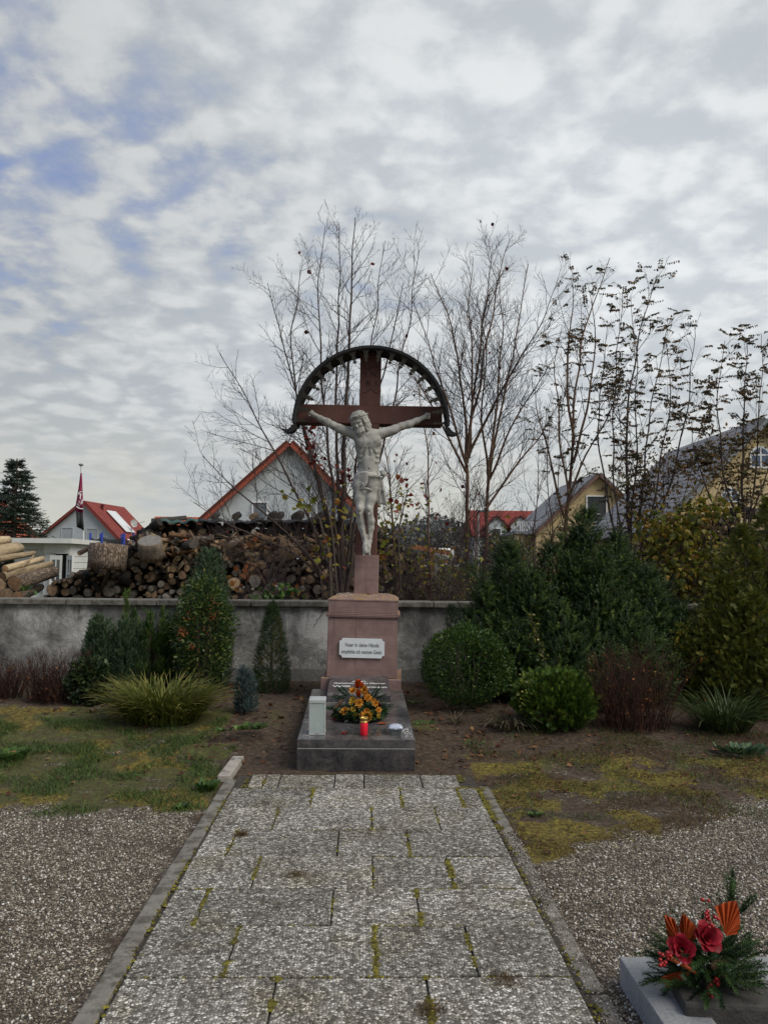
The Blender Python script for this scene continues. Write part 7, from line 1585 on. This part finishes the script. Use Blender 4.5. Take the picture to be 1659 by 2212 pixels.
for k in range(260):                                   # chips, bark and billets thrown over the front of the middle layer
    px = rnd.uniform(330, 830); x = px2x(px); zz_ = rnd.uniform(zm1 - .05, zm0 + .02) if rnd.random() < .75 else rnd.uniform(zm1 - .3, zm1); kind = rnd.choice(['fresh', 'pale', 'grey', 'brown', 'pale']); pk = (kind, True, rnd.randrange(4)); protos.setdefault(pk, split_mesh(.1, .42, pk[2], kind)); r = rnd.uniform(.02, .05)
    rest.append((protos[pk], Matrix.Translation((x, PD + .0 + rnd.uniform(-.08, .1), zz_)) @ Matrix.Rotation(rnd.uniform(0, 6.28), 4, 'Z') @ Matrix.Rotation(rnd.gauss(0, .5), 4, 'X') @ Matrix.Diagonal((r / .1, rnd.uniform(.35, .9), r / .1, 1))))
rj = random.Random(5)
for k in range(200):                                   # loose logs lying along the pile's shoulders
    px = rj.uniform(180, 330) if rj.random() < .5 else rj.uniform(780, 940); x = px2x(px); z = float(np.interp(x, tx, tz)) - rj.uniform(.0, .25); kind = rj.choice(['brown', 'grey', 'dark', 'fresh']); pk = (kind, False, rj.randrange(4)); protos.setdefault(pk, log_mesh(.1, .45, pk[2], kind)); r = rj.uniform(.03, .075)
    rest.append((protos[pk], Matrix.Translation((x, PD + rj.uniform(-.05, .35), z)) @ Matrix.Rotation(rj.uniform(0, 6.28), 4, 'Z') @ Matrix.Rotation(rj.gauss(0, .35), 4, 'X') @ Matrix.Diagonal((r / .1, rj.uniform(.5, 1), r / .1, 1))))
joined('firewood', rest, 'smaller firewood filling the long woodpile')
# logs lying across the top
def lay(label, pa, pb, ra, rb, Ya, Yb, kind, seed, group=None, name='log', wob=.08):
    a, b = P(*pa, Ya), P(*pb, Yb); L = (b - a).length; me = log_mesh(1.0, L, seed, kind, 18, 0, wob); V = np.array([v.co for v in me.vertices]); t = (V[:, 1] + L / 2) / L; rr_ = ra + (rb - ra) * t; V[:, 0] *= rr_; V[:, 2] *= rr_; me.vertices.foreach_set('co', V.astype(np.float32).ravel()); me.update()
    o = link(name, me, None, None, Matrix.Translation((a + b) / 2) @ (b - a).to_track_quat('Y', 'Z').to_matrix().to_4x4()); return tag(o, label, 'log', group)
def z3(zx, zy): return zx * .35, 954 + zy * .35
k3 = .35 * 13.2 / 1725; gname = 'long logs stacked at the left edge'
for lab, a, b, ra, rb, kind in (('thick barked log with a wide round cut end, lowest but one in the left stack', (95, 875), (335, 800), 50, 38, 'bark'), ('pale peeled long log directly above the thick barked log', (20, 835), (320, 752), 30, 18, 'pale'), ('pale peeled log third from the top at the left edge', (35, 785), (265, 722), 22, 17, 'pale'), ('pale log second from the top of the left stack', (-10, 725), (212, 690), 20, 16, 'pale'), ('stout pale log on the upper left of the stack at the photo edge', (-60, 690), (118, 655), 42, 36, 'pale'), ('topmost pale log of the stack at the left edge', (-70, 620), (52, 608), 30, 26, 'pale'), ('round brown log end at the bottom of the left stack', (40, 945), (210, 895), 38, 30, 'brown'), ('barked log end at the bottom right of the left stack', (112, 960), (250, 900), 36, 26, 'bark'), ('brown log end cut off by the left edge, beside the thick barked log', (-14, 892), (120, 850), 48, 40, 'brown'), ('thin pale stick lying across the left log stack', (140, 770), (215, 700), 7, 5, 'pale')):
    lay(lab, z3(*a), z3(*b), ra * k3, rb * k3, 12.9, 13.9, kind, hash(lab) % 97 if False else len(lab), gname)
for k, (px, py) in enumerate(((60, 1320), (20, 1330), (100, 1325), (60, 1345), (20, 1355), (105, 1352))):
    lay('brown log in the hidden foot of the left stack, just behind the wall', (px - 20, py), (px + 60, py - 14), .16, .14, 13.0, 13.9, 'brown', k + 60, 'foot logs of the left stack')
# the upright drum, the flat stump and other big pieces
def stump(label, c, R, H, kind, seed, tilt=(0, 0), cat='tree stump'):
    me = log_mesh(R, H, seed, kind, 40, 0, .05); V = np.array([v.co for v in me.vertices]); rs = np.random.RandomState(seed); V[:160] *= np.stack([1 + rs.normal(0, .018, 160), np.ones(160), 1 + rs.normal(0, .018, 160)], -1); me.vertices.foreach_set('co', V.astype(np.float32).ravel())
    return tag(link('stump', me, None, None, Matrix.Translation(c) @ Matrix.Rotation(tilt[1], 4, 'Y') @ Matrix.Rotation(R_(90) + tilt[0], 4, 'X')), label, cat)
c = P(233, 1202, 13.9); stump('large upright barked trunk section on the woodpile below the trampoline', c, .31, .42, 'bark', 3, (-.05, .05))
c = P(327, 1186, 14.0); stump('big grey weathered stump disc tilted toward the viewer on the woodpile', c, .205, .34, 'ash', 8, (.55, .0))
c = P(620, 1184, 14.0); o = tag(link('stump', split_mesh(.30, .40, 3, 'brown'), None, None, Matrix.Translation(c) @ Matrix.Rotation(1.2, 4, 'Y')), 'big brown split trunk piece in the middle of the woodpile', 'tree stump')
lay('pale forked log poking out left of the upright trunk section', z3(490, 690), z3(610, 628), .045, .03, 13.9, 14.2, 'fresh', 71)
lay('thick short log with a sawn grey end above the conifer column', z3(1200, 632), z3(1150, 640), .09, .09, 13.9, 14.4, 'grey', 72)
lay('pale-ended log sticking out of the middle of the woodpile', z3(1405, 645), z3(1490, 600), .065, .06, 13.85, 14.3, 'fresh', 73)
for k, (px, r, L) in enumerate(((462, .05, 60), (508, .06, 40), (545, .055, 30), (586, .075, 20), (600, .065, 50), (640, .09, 25), (690, .075, 30), (745, .06, 30))):
    o = lay('%s log from the left lying on the black sheet over the woodpile' % ('first', 'second', 'third', 'fourth', 'fifth', 'sixth', 'seventh', 'eighth')[k], (px, 1117), (px + 8, 1112), r, r, 14.5, 14.95, 'fresh' if k == 2 else 'dark', 80 + k, 'logs weighing down the woodpile cover')
lay('bleached branch lying on the cover at the left end of the woodpile', z3(940, 492), z3(1150, 470), .05, .04, 14.5, 14.9, 'grey', 95)
# cover sheets
def sheet(label, x0, x1, zoff, mat, name, n=40):
    bm = bmesh.new(); rows = []
    for i in range(n + 1):
        px = x0 + (x1 - x0) * i / n; x = px2x(px); zb = float(np.interp(x, tx, tz)) + zoff; rows.append([bm.verts.new((x, PD + y, zb + .025 * math.sin(i * 1.3 + q) + .02 * math.sin(i * .45) - dz)) for q, (y, dz) in enumerate(((.02, .05), (.10, .0), (.45, -.01), (.9, .02)))])
    for A_, B_ in zip(rows[:-1], rows[1:]):
        for j in range(3): bm.faces.new((A_[j], B_[j], B_[j + 1], A_[j + 1]))
    o = bmo(name, bm, mat, None, True); md = o.modifiers.new('t', 'SOLIDIFY'); md.thickness = .012; tag(o, label, 'tarpaulin')
sheet('black plastic sheet along the top of the long woodpile', 425, 765, .015, simple('black_plastic', (.014, .014, .016), (.025, .025, .027), 6, .45, .2), 'cover_sheet')
sheet('crumpled green tarpaulin at the left end of the woodpile top', 318, 424, .03, simple('green_tarp', (.045, .10, .085), (.03, .065, .06), 7, .6, .3), 'tarpaulin', 18)

# second, dark woodpile behind the yellow thicket on the right
rest2 = []; rj = random.Random(77)
for k in range(520):
    px = rj.uniform(1420, 1760); Yd = 15.5; top = np.interp(px, [1420, 1500, 1560, 1760], [1165, 1120, 1098, 1080]); zt = P(px, top, Yd).z; kind = rj.choice(['dark', 'grey', 'dark', 'brown']); pk = (kind, False, rj.randrange(4)); protos.setdefault(pk, log_mesh(.1, .45, pk[2], kind)); r = rj.uniform(.04, .10)
    rest2.append((protos[pk], Matrix.Translation((P(px, 1200, Yd).x, Yd + rj.uniform(0, .7), rj.uniform(.05, zt - .05))) @ Matrix.Rotation(rj.gauss(0, .3), 4, 'Z') @ Matrix.Diagonal((r / .1, 1, r / .1, 1))))
joined('firewood', rest2, 'dark second woodpile behind the yellowing thicket on the right')

# ================================================================== BARE TREES AND SAPLINGS BEHIND THE WALL
BARKT = simple('grey_brown_bark', (.075, .052, .042), (.04, .028, .024), 12, .9, .4, stretch=(3, 3, .6)); BARKR = simple('warm_bark', (.15, .085, .05), (.09, .052, .033), 10, .9, .4, stretch=(3, 3, .5)); TWG = simple('dark_twigs', (.05, .032, .030), (.035, .023, .022), 10, .9)
def tree(name, label, base, stems_px, Yd, rad, mat, rng, cat='tree', spread=.6, sp=.085, L0=.55, leaf=None, group=None, twig=True, maxlen=1.25, upb=.09, r1=.008):
    """stems traced through their pixels at real depths; side branches and twigs grown from them"""
    r = random.Random(rng); b = P(base[0], base[1], Yd); o = thing(name, label, cat, (b.x, Yd, 0), None, group); main, tw, tips = [], [], []
    for s, (pts, dd) in enumerate(stems_px):
        k = len(pts); ctrl = [np.array(P(x, y, Yd + dd * (i / (k - 1)) ** 1.2)) for i, (x, y) in enumerate(pts)]
        if ctrl[0][2] > .05 and s == 0: ctrl = [np.array([ctrl[0][0], Yd, -.05])] + ctrl
        seg = np.array(ctrl); cum = np.concatenate([[0], np.cumsum(np.linalg.norm(np.diff(seg, axis=0), axis=1))]); n = max(6, int(cum[-1] / .16)); u = np.linspace(0, cum[-1], n)
        q = np.stack([np.interp(u, cum, seg[:, i]) for i in range(3)], -1)
        for _ in range(2): q[1:-1] = (q[:-2] + q[1:-1] * 2 + q[2:]) / 4
        q += np.array([[mnoise.noise(Vector((v[2] * 1.7, s * 3.1, rng))) * .05, mnoise.noise(Vector((v[2] * 1.7, s * 3.1, rng + 9))) * .05, 0] for v in q])
        r0 = rad * (1 if s == 0 else r.uniform(.42, .6)) * min(1., (cum[-1] / 4.5) ** .5 + .2); rr_ = r0 * (1 - u / cum[-1] * .9) ** 1.15 * .62 + .0022; main.append((q, rr_))
        d = unit(np.gradient(q, axis=0)); L = cum[-1]; pos = L * .16
        while pos < L * .985:
            t = pos / L; pos += sp * 1.05 * r.uniform(.6, 1.4) * (1.5 - .7 * t)
            i = min(int(t * (n - 1)), n - 2); p0 = q[i] + (q[i + 1] - q[i]) * (t * (n - 1) - i); dv = d[i]; az = r.uniform(0, 6.283); side = unit(np.cross(dv, np.array([math.cos(az), math.sin(az), .2]))); v = unit(dv * r.uniform(.55, 1.0) + side * spread * r.uniform(.7, 1.4)); l = min(maxlen, L0 * (1.2 - .7 * t) * r.uniform(.4, 1.3))
            grow(p0, v, l, max(r1 * .5, min(rr_[i] * .6, r1)), 2, r, tw, tips, upb)
        tips.append((q[-1], d[-1]))
    V, F = tubes(main, 7); npm('trunk', V, F, mat, o, True)
    if twig: V, F = tubes(tw, 3); npm('branches', V, F, TWG, o)['kind'] = 'stuff'
    if leaf:
        kind, n, lm, size = leaf; ids = [r.randrange(len(tips)) for _ in range(n)]
        if kind == 'pinnate':
            P_, D_ = [], []
            for i in ids:
                p, v = tips[i]; ax = unit(np.array([r.gauss(0, 1), r.gauss(0, .8), r.uniform(-.1, .55)])); Lr = r.uniform(.10, .20); sd = unit(np.cross(ax, [0, 0, 1.]))
                for j in range(6):
                    for sg in (-1, 1): P_.append(p + ax * Lr * (j + .5) / 6); D_.append(sd * sg * .8 + ax * .25 + np.array([0, 0, -.65 + r.gauss(0, .2)]))
            V, F, T = inst(*LEAF, frames(np.array(D_)), np.array(P_), np.random.uniform(*size, len(P_))[:, None] * np.array([[1.1, 1, 1]]))
        else:
            P_ = np.array([tips[i][0] for i in ids]) + np.random.normal(0, .03, (n, 3)); D_ = np.random.normal(0, .8, (n, 3)) + np.array([0, 0, -.6]); V, F, T = inst(*BROAD, frames(D_), P_, np.random.uniform(*size, n))
        npm('leaves', V, F, lm, o, False, T)['kind'] = 'stuff'
    return o
def grow(p, v, L, r0, depth, r, tw, tips, upb):
    n = 4 if L > .25 else 3; pts = [p]; q = p; rr_ = [r0]
    for k in range(n): v = unit(v + np.array([r.gauss(0, .13), r.gauss(0, .13), upb + r.gauss(0, .08)])); q = q + v * L / n; pts.append(q); rr_.append(max(.0016, r0 * (1 - (k + 1) / n * .7)))
    tw.append((pts, rr_)); tips.append((q, v))
    if depth > 0:
        m = int(L / (.095 if depth == 2 else .08)); sg = 1
        for k in range(m):
            t = .18 + .8 * (k + r.random() * .6) / max(m, 1); i = min(int(t * n), n - 1); b = pts[i] + (pts[i + 1] - pts[i]) * min(1, t * n - i); dv = unit(pts[i + 1] - pts[i]); az = r.uniform(0, 6.283); sd = unit(np.cross(dv, np.array([math.cos(az), math.sin(az), .3]))); l = L * r.uniform(.22, .55) * (1.15 - .6 * t)
            if l > .035: grow(b, unit(dv * .8 + sd * r.uniform(.5, .95)), l, max(.0022, rr_[i] * .6), depth - 1, r, tw, tips, upb)
YLF = leafmat('yellowing_leaves', [(0, (0.1035, 0.1323, 0.0198)), (.4, (0.23, 0.2415, 0.033)), (.75, (0.391, 0.3335, 0.044)), (1, (0.345, 0.1495, 0.033))], .4, .5)
RDL = leafmat('dark_red_leaves', [(0, (.07, .012, .014)), (.6, (.15, .025, .022)), (1, (.30, .06, .03))], .35, .5)
LOC = leafmat('locust_leaves', [(0, (0.04455, 0.04368, 0.02288)), (.5, (0.09113, 0.08064, 0.03718)), (.85, (0.1721, 0.1176, 0.0429)), (1, (0.3443, 0.1428, 0.0429))], .25, .6)
BRL = leafmat('brown_locust_leaves', [(0, (0.1035, 0.07504, 0.02574)), (.5, (0.2242, 0.1417, 0.04004)), (.85, (0.3795, 0.2168, 0.0572)), (1, (0.483, 0.3168, 0.0858))], .35, .6)
tree('bare_tree', 'bare fan-shaped multi-stemmed tree spreading behind the left half of the cross', (742, 1290), [
    ([(742, 1290), (738, 1150), (742, 1000), (752, 800), (760, 600), (766, 470)], .3), ([(738, 1285), (712, 1130), (668, 960), (622, 780), (578, 612)], .6), ([(734, 1285), (690, 1160), (610, 1010), (540, 880), (478, 762)], -.5),
    ([(730, 1290), (660, 1190), (570, 1110), (490, 1040), (436, 985)], -.9), ([(744, 1285), (765, 1050), (790, 850), (812, 700), (830, 520)], .8), ([(740, 1285), (716, 1050), (694, 830), (690, 640), (704, 490)], -.3),
    ([(746, 1285), (800, 1080), (846, 880), (884, 700), (902, 540)], .2), ([(736, 1285), (700, 1080), (640, 870), (630, 700), (655, 560)], .9), ([(728, 1290), (650, 1200), (560, 1160), (480, 1130), (420, 1085)], -1.1), ([(748, 1285), (785, 980), (850, 720), (872, 610)], -.8), ([(740, 1280), (730, 1050), (725, 800), (738, 560), (728, 480)], .5)],
    11.6, .085, BARKT, 101, leaf=('broad', 16, RDL, (.05, .09)), L0=1.05, sp=.145, spread=.72)
tree('bare_tree', 'tall bare twin-trunked tree with upright branches, right of the cross', (1012, 1290), [
    ([(1012, 1290), (1008, 1150), (1010, 990), (1000, 850), (975, 700), (930, 590)], .2), ([(1010, 990), (1030, 850), (1060, 700), (1080, 580), (1106, 508)], .6), ([(1010, 1000), (1022, 820), (1012, 660), (1020, 560)], -.5), ([(1010, 1010), (970, 880), (930, 760), (890, 650)], -.3),
    ([(1010, 1020), (960, 930), (910, 830), (860, 760)], -.9), ([(1012, 980), (1060, 880), (1110, 790), (1170, 700), (1205, 610)], -.8), ([(1010, 990), (1035, 760), (1062, 560), (1058, 515)], 1.0)],
    12.6, .075, BARKR, 102, leaf=('broad', 14, RDL, (.05, .08)), L0=1.0, sp=.115)
tree('bare_tree', 'slimmer bare tree close behind the twin trunk, leaning right', (1048, 1290), [
    ([(1048, 1290), (1050, 1130), (1058, 1000), (1090, 850), (1120, 700), (1140, 570)], .4), ([(1055, 1040), (1100, 930), (1150, 840), (1205, 760)], -.6), ([(1056, 1010), (1075, 850), (1085, 700), (1078, 600)], .9), ([(1052, 1100), (1110, 1010), (1170, 940), (1225, 840)], .8), ([(1054, 1060), (1040, 900), (1050, 760), (1030, 640)], -.9)],
    12.9, .062, BARKR, 103, L0=.95, sp=.12)
for lab, pts, rr0, sd, Yd in (('thin reddish sapling rising between pedestal and twin trunk', [(932, 1290), (925, 1150), (928, 1020), (912, 900), (898, 760)], .035, 111, 11.2), ('slender dark sapling just right of the cross shaft', [(858, 1290), (848, 1130), (838, 1010), (828, 930)], .05, 112, 10.6),
                               ('thin bare sapling left of the yellow annexe', [(1152, 1290), (1150, 1180), (1163, 1050), (1160, 930)], .028, 113, 12.0), ('thin leaning sapling beside the twin trunk', [(1022, 1290), (1030, 1180), (1020, 1100), (1040, 1010)], .03, 114, 12.0), ('wispy bare sapling left of the pedestal', [(700, 1290), (680, 1160), (665, 1050), (672, 960)], .022, 115, 10.8), ('wispy bare sapling between yew and yellow gable', [(1186, 1290), (1192, 1150), (1180, 1010), (1188, 900)], .025, 116, 11.5), ('thin bare stem crossing the woodpile, left of the fan-shaped tree', [(600, 1300), (560, 1240), (515, 1160), (470, 1050)], .02, 117, 11.0)):
    tree('sapling', lab, pts[0], [(pts, .2)], Yd, rr0, BARKR if sd != 115 else BARKT, sd, 'sapling', L0=.75, sp=.10, leaf=('broad', 6, RDL, (.045, .075)), group='saplings behind the wall')
# creeper with dark red leaves left of the cross, and red leaves by the shaft
def clump(name, label, cat, groups, mat, T=BROAD, size=(.04, .07), base=None, stem=None, wide=1., up=0., group=None):
    ps = np.concatenate([np.array(P(px, py, Yd)) + np.random.normal(0, 1, (n, 3)) * np.array(s) for px, py, Yd, n, s in groups]); b = base or tuple(ps.mean(0)); return shrub(name, label, cat, b, ps, np.random.normal(0, .6, ps.shape), T, size, mat, up, .5, wide=wide, stem=stem, group=group)
pl = [[(730, 1290), (718, 1150), (700, 1050), (672, 930)]]
clump('red_creeper', 'hanging creeper with dark wine-red leaves left of the crossbeam', 'creeper', [(668, 925, 10.3, 16, (.04, .05, .05)), (672, 950, 10.3, 18, (.05, .05, .08)), (680, 985, 10.3, 22, (.05, .05, .09)), (655, 968, 10.3, 6, (.03, .03, .04)), (735, 1020, 10.4, 9, (.05, .04, .05)), (744, 1040, 10.4, 7, (.05, .04, .05)), (700, 1010, 10.4, 5, (.06, .04, .04))], RDL, size=(.045, .075), base=tuple(P(728, 1290, 10.4)), stem=[([tuple(P(x, y, 10.35)) for x, y in pl[0]], [.012, .01, .008, .004])])
clump('red_leafed_shoot', 'shoot with a few heart-shaped red leaves right of the cross shaft', 'shoot', [(862, 1032, 10.2, 4, (.05, .04, .04)), (870, 1040, 10.2, 3, (.03, .03, .03)), (905, 1060, 10.3, 3, (.12, .04, .08)), (850, 1085, 10.2, 5, (.1, .05, .1)), (945, 1125, 10.4, 2, (.04, .04, .04)), (965, 1135, 10.4, 2, (.03, .03, .03)), (905, 1085, 10.3, 4, (.1, .05, .05))], leafmat('heart_red', [(0, (.16, .02, .02)), (.6, (.32, .06, .035)), (1, (.42, .14, .05))], .4, .5), size=(.06, .09), base=tuple(P(866, 1290, 10.2)), stem=[([tuple(P(866, 1290, 10.2)), tuple(P(860, 1150, 10.2)), tuple(P(880, 1060, 10.25)), tuple(P(930, 1010, 10.3))], [.012, .01, .007, .003])])
clump('yellow_sapling', 'young sapling with yellow-green leaves before the woodpile, left of the cross', 'sapling', [(680, 1095, 10.6, 9, (.16, .1, .1)), (655, 1085, 10.6, 8, (.1, .1, .08)), (630, 1062, 10.6, 4, (.06, .05, .04)), (710, 1095, 10.6, 6, (.12, .1, .12)), (700, 1150, 10.6, 13, (.2, .12, .2)), (735, 1165, 10.6, 10, (.15, .1, .2)), (690, 1190, 10.6, 8, (.2, .1, .15)), (745, 1110, 10.6, 10, (.1, .1, .2))], YLF, size=(.06, .11), base=tuple(P(716, 1290, 10.6)), stem=[([tuple(P(716, 1300, 10.6)), tuple(P(712, 1200, 10.6)), tuple(P(690, 1120, 10.6)), tuple(P(660, 1085, 10.6))], [.03, .024, .014, .005])])
clump('leafy_undergrowth', 'yellow-green leafy undergrowth between the pedestal and the twin trunk', 'undergrowth', [(850, 1180, 10.4, 60, (.14, .2, .25)), (880, 1215, 10.4, 60, (.25, .2, .2)), (930, 1230, 10.8, 50, (.3, .2, .2)), (975, 1215, 11.5, 110, (.25, .2, .22)), (990, 1235, 11.5, 60, (.15, .2, .12)), (940, 1270, 11, 50, (.3, .2, .1)), (870, 1110, 10.5, 34, (.12, .1, .14)), (890, 1085, 10.5, 30, (.16, .1, .12)), (1105, 1190, 12, 80, (.2, .2, .3)), (835, 1130, 10.3, 24, (.05, .1, .15))], YLF, size=(.035, .075), base=tuple(P(900, 1290, 10.6)), stem=stems(26, (P(900, 1290, 10.6).x, 10.6), 0, 1.1, 1.5, .008, .9))
clump('maple_seedlings', 'light green seedling leaves just above the coping, left of the pedestal', 'seedling', [(605, 1282, 9.9, 40, (.14, .1, .05)), (585, 1290, 9.9, 18, (.1, .1, .03)), (480, 1280, 9.9, 12, (.06, .1, .04)), (630, 1275, 9.9, 12, (.05, .1, .05)), (65, 1348 - 78, 10.2, 8, (.06, .1, .03))], M_WEED, size=(.05, .09), base=tuple(P(605, 1310, 9.9)))
clump('brown_leaf_shrub', 'withered shrub with a few orange-brown leaves before the woodpile', 'shrub', [(545, 1172, 11, 3, (.02, .02, .02)), (500, 1260, 10.8, 14, (.15, .1, .1)), (560, 1230, 10.8, 8, (.15, .1, .1)), (585, 1268, 10.6, 6, (.05, .05, .03)), (640, 1280, 10.5, 6, (.06, .05, .03)), (790, 1215, 10.4, 5, (.05, .05, .05)), (815, 1200, 10.4, 6, (.06, .05, .05)), (705, 1170, 10.5, 4, (.03, .03, .03))], M_ORL, size=(.06, .10), base=tuple(P(560, 1310, 10.8)))
# tangle of bare suckers between the trees and along the wall
def tangle(label, x0, x1, n, Yd, top, seed, mat=TWG, lean=.25):
    r = random.Random(seed); pl = []; tips = []
    for _ in range(n):
        px = r.uniform(x0, x1); b = np.array(P(px, 1300, Yd + r.uniform(-.5, .5))); b[2] = 0.; t = P(px, r.uniform(top, 1240), Yd); v = unit(np.array([r.gauss(0, lean), r.gauss(0, lean * .7), 1.])); grow(b, v, t.z * r.uniform(.75, 1.05), r.uniform(.004, .010), 2, r, pl, tips, .03)
    V, F = tubes(pl, 3); o = thing('bare_suckers', label, 'undergrowth', tuple(P((x0 + x1) / 2, 1300, Yd))); npm('twigs', V, F, mat, o)['kind'] = 'stuff'
tangle('tangle of bare brown suckers right beside the pedestal, behind the wall', 820, 950, 18, 10.5, 1120, 5, lean=.3); tangle('tangle of bare twigs before the woodpile left of the pedestal', 520, 770, 15, 10.6, 1130, 6, lean=.4); tangle('bare twigs between twin trunks and yew, behind the wall', 960, 1180, 26, 11.6, 1080, 7); tangle('bare twigs among the yellowing thicket on the right', 1330, 1620, 30, 10.8, 1090, 8)
# locust trees still holding leaves
tree('locust_tree', 'slender locust tree with sparse dark leaves, left of the yellow gable', (1218, 1290), [
    ([(1218, 1290), (1222, 1120), (1236, 980), (1240, 850), (1258, 720), (1318, 556)], .2), ([(1225, 1080), (1210, 950), (1195, 800), (1215, 700)], -.4), ([(1236, 1000), (1270, 860), (1290, 740), (1270, 620)], .5), ([(1238, 960), (1222, 830), (1232, 700), (1238, 590)], .4), ([(1226, 1090), (1265, 980), (1320, 890), (1345, 830)], -.7), ([(1222, 1120), (1190, 1010), (1160, 900), (1150, 830)], .6)],
    11.4, .06, BARKR, 121, leaf=('pinnate', 220, LOC, (.032, .052)), L0=.75, sp=.20, spread=.5, group='locust trees behind the wall')
tree('locust_tree', 'dense leafy locust tree with many thin stems behind the yew', (1362, 1290), [
    ([(1362, 1290), (1356, 1140), (1352, 1000), (1356, 860), (1380, 720), (1420, 592)], .2), ([(1362, 1250), (1385, 1080), (1400, 920), (1420, 800), (1450, 690)], .5), ([(1360, 1280), (1330, 1090), (1322, 930), (1335, 780), (1345, 620)], -.5), ([(1366, 1270), (1420, 1120), (1470, 960), (1490, 830), (1500, 700)], -.3), ([(1360, 1260), (1372, 1000), (1376, 800), (1360, 640)], .8), ([(1364, 1270), (1400, 1140), (1432, 980), (1450, 840), (1440, 740)], -.8), ([(1360, 1280), (1312, 1100), (1290, 940), (1300, 800), (1312, 700)], .7), ([(1366, 1280), (1440, 1180), (1500, 1090), (1545, 1000)], .4)],
    11.0, .055, BARKT, 122, leaf=('pinnate', 600, LOC, (.032, .052)), L0=.75, sp=.20, spread=.55, group='locust trees behind the wall')
tree('locust_tree', 'locust tree with drooping leaf sprays at the right edge before the yellow house', (1612, 1290), [
    ([(1612, 1290), (1606, 1130), (1604, 980), (1606, 860), (1612, 735)], .2), ([(1608, 1180), (1565, 1040), (1545, 900), (1565, 735)], -.4), ([(1612, 1180), (1632, 1020), (1640, 880), (1645, 720)], .3), ([(1606, 1200), (1540, 1090), (1500, 980), (1490, 900)], .5), ([(1614, 1160), (1660, 1000), (1690, 860)], -.2)],
    10.6, .05, BARKT, 123, leaf=('pinnate', 400, LOC, (.034, .056)), L0=.7, sp=.20, spread=.5, group='locust trees behind the wall')
# browned locust thicket and yellowing leaves to the right
def leafmass(name, label, blobs, mat, T, size, sd, stem_n, base, Yd, r0=.01):
    ps, ds = [], []
    for px, py, Rx, Rz_, n in blobs:
        c = P(px, py, Yd); p, d, q = shell(n, (c.x, Yd, c.z), (Rx, .45, Rz_), .4, 2, .85, px * .07 + sd); ps.append(p); ds.append(d)
    b = P(*base, Yd); st = []; r = random.Random(sd)
    for _ in range(stem_n):
        px, py, Rx, Rz_, n = r.choice(blobs); t = np.array(P(px, py, Yd)) + np.array([r.uniform(-Rx, Rx), r.uniform(-.3, .3), r.uniform(0, Rz_)]); p0 = np.array([b.x + r.uniform(-.9, .9), Yd + r.uniform(-.2, .2), 0]); st.append(([p0, (p0 + t) / 2 + np.array([0, 0, .15]), t], [r0, r0 * .7, r0 * .3]))
    p, d = np.concatenate(ps), np.concatenate(ds); shrub(name, label, 'thicket', (b.x, Yd, 0), p, np.random.normal(0, .7, p.shape) + d * .3, T, size, mat, -.5, .2, stem=st)
leafmass('brown_thicket', 'browning locust thicket hanging in front of the grey roof on the right', [(1400, 1120, .35, .3, 150), (1450, 1060, .5, .35, 230), (1520, 1010, .45, .3, 230), (1570, 960, .35, .3, 150), (1480, 1140, .4, .3, 200), (1420, 1180, .3, .3, 260), (1560, 1090, .4, .35, 170), (1600, 1030, .3, .3, 180), (1350, 1060, .2, .3, 90), (1340, 1140, .2, .3, 50), (1430, 1000, .35, .3, 160), (1520, 1150, .4, .3, 200)], BRL, LEAF, (.04, .075), 3, 26, (1450, 1290), 11.2)
leafmass('yellow_thicket', 'yellow-green leafy thicket above the wall between yew and golden thuja', [(1410, 1180, .25, .25, 120), (1450, 1150, .3, .3, 200), (1490, 1130, .3, .3, 180), (1540, 1100, .25, .2, 110), (1430, 1240, .3, .25, 200), (1480, 1230, .35, .3, 240), (1530, 1200, .3, .3, 190), (1560, 1250, .3, .25, 160), (1400, 1130, .2, .25, 70), (1385, 1270, .25, .2, 130), (1500, 1280, .4, .15, 150)], leafmat('yellow_green_leaves', [(0, (0.065, 0.0875, 0.0168)), (.4, (0.156, 0.175, 0.0264)), (.75, (0.286, 0.25, 0.036)), (1, (0.39, 0.2125, 0.036))], .4, .5), BROAD, (.05, .10), 6, 22, (1470, 1295), 10.3)
for o in COL.objects: o.select_set(False)
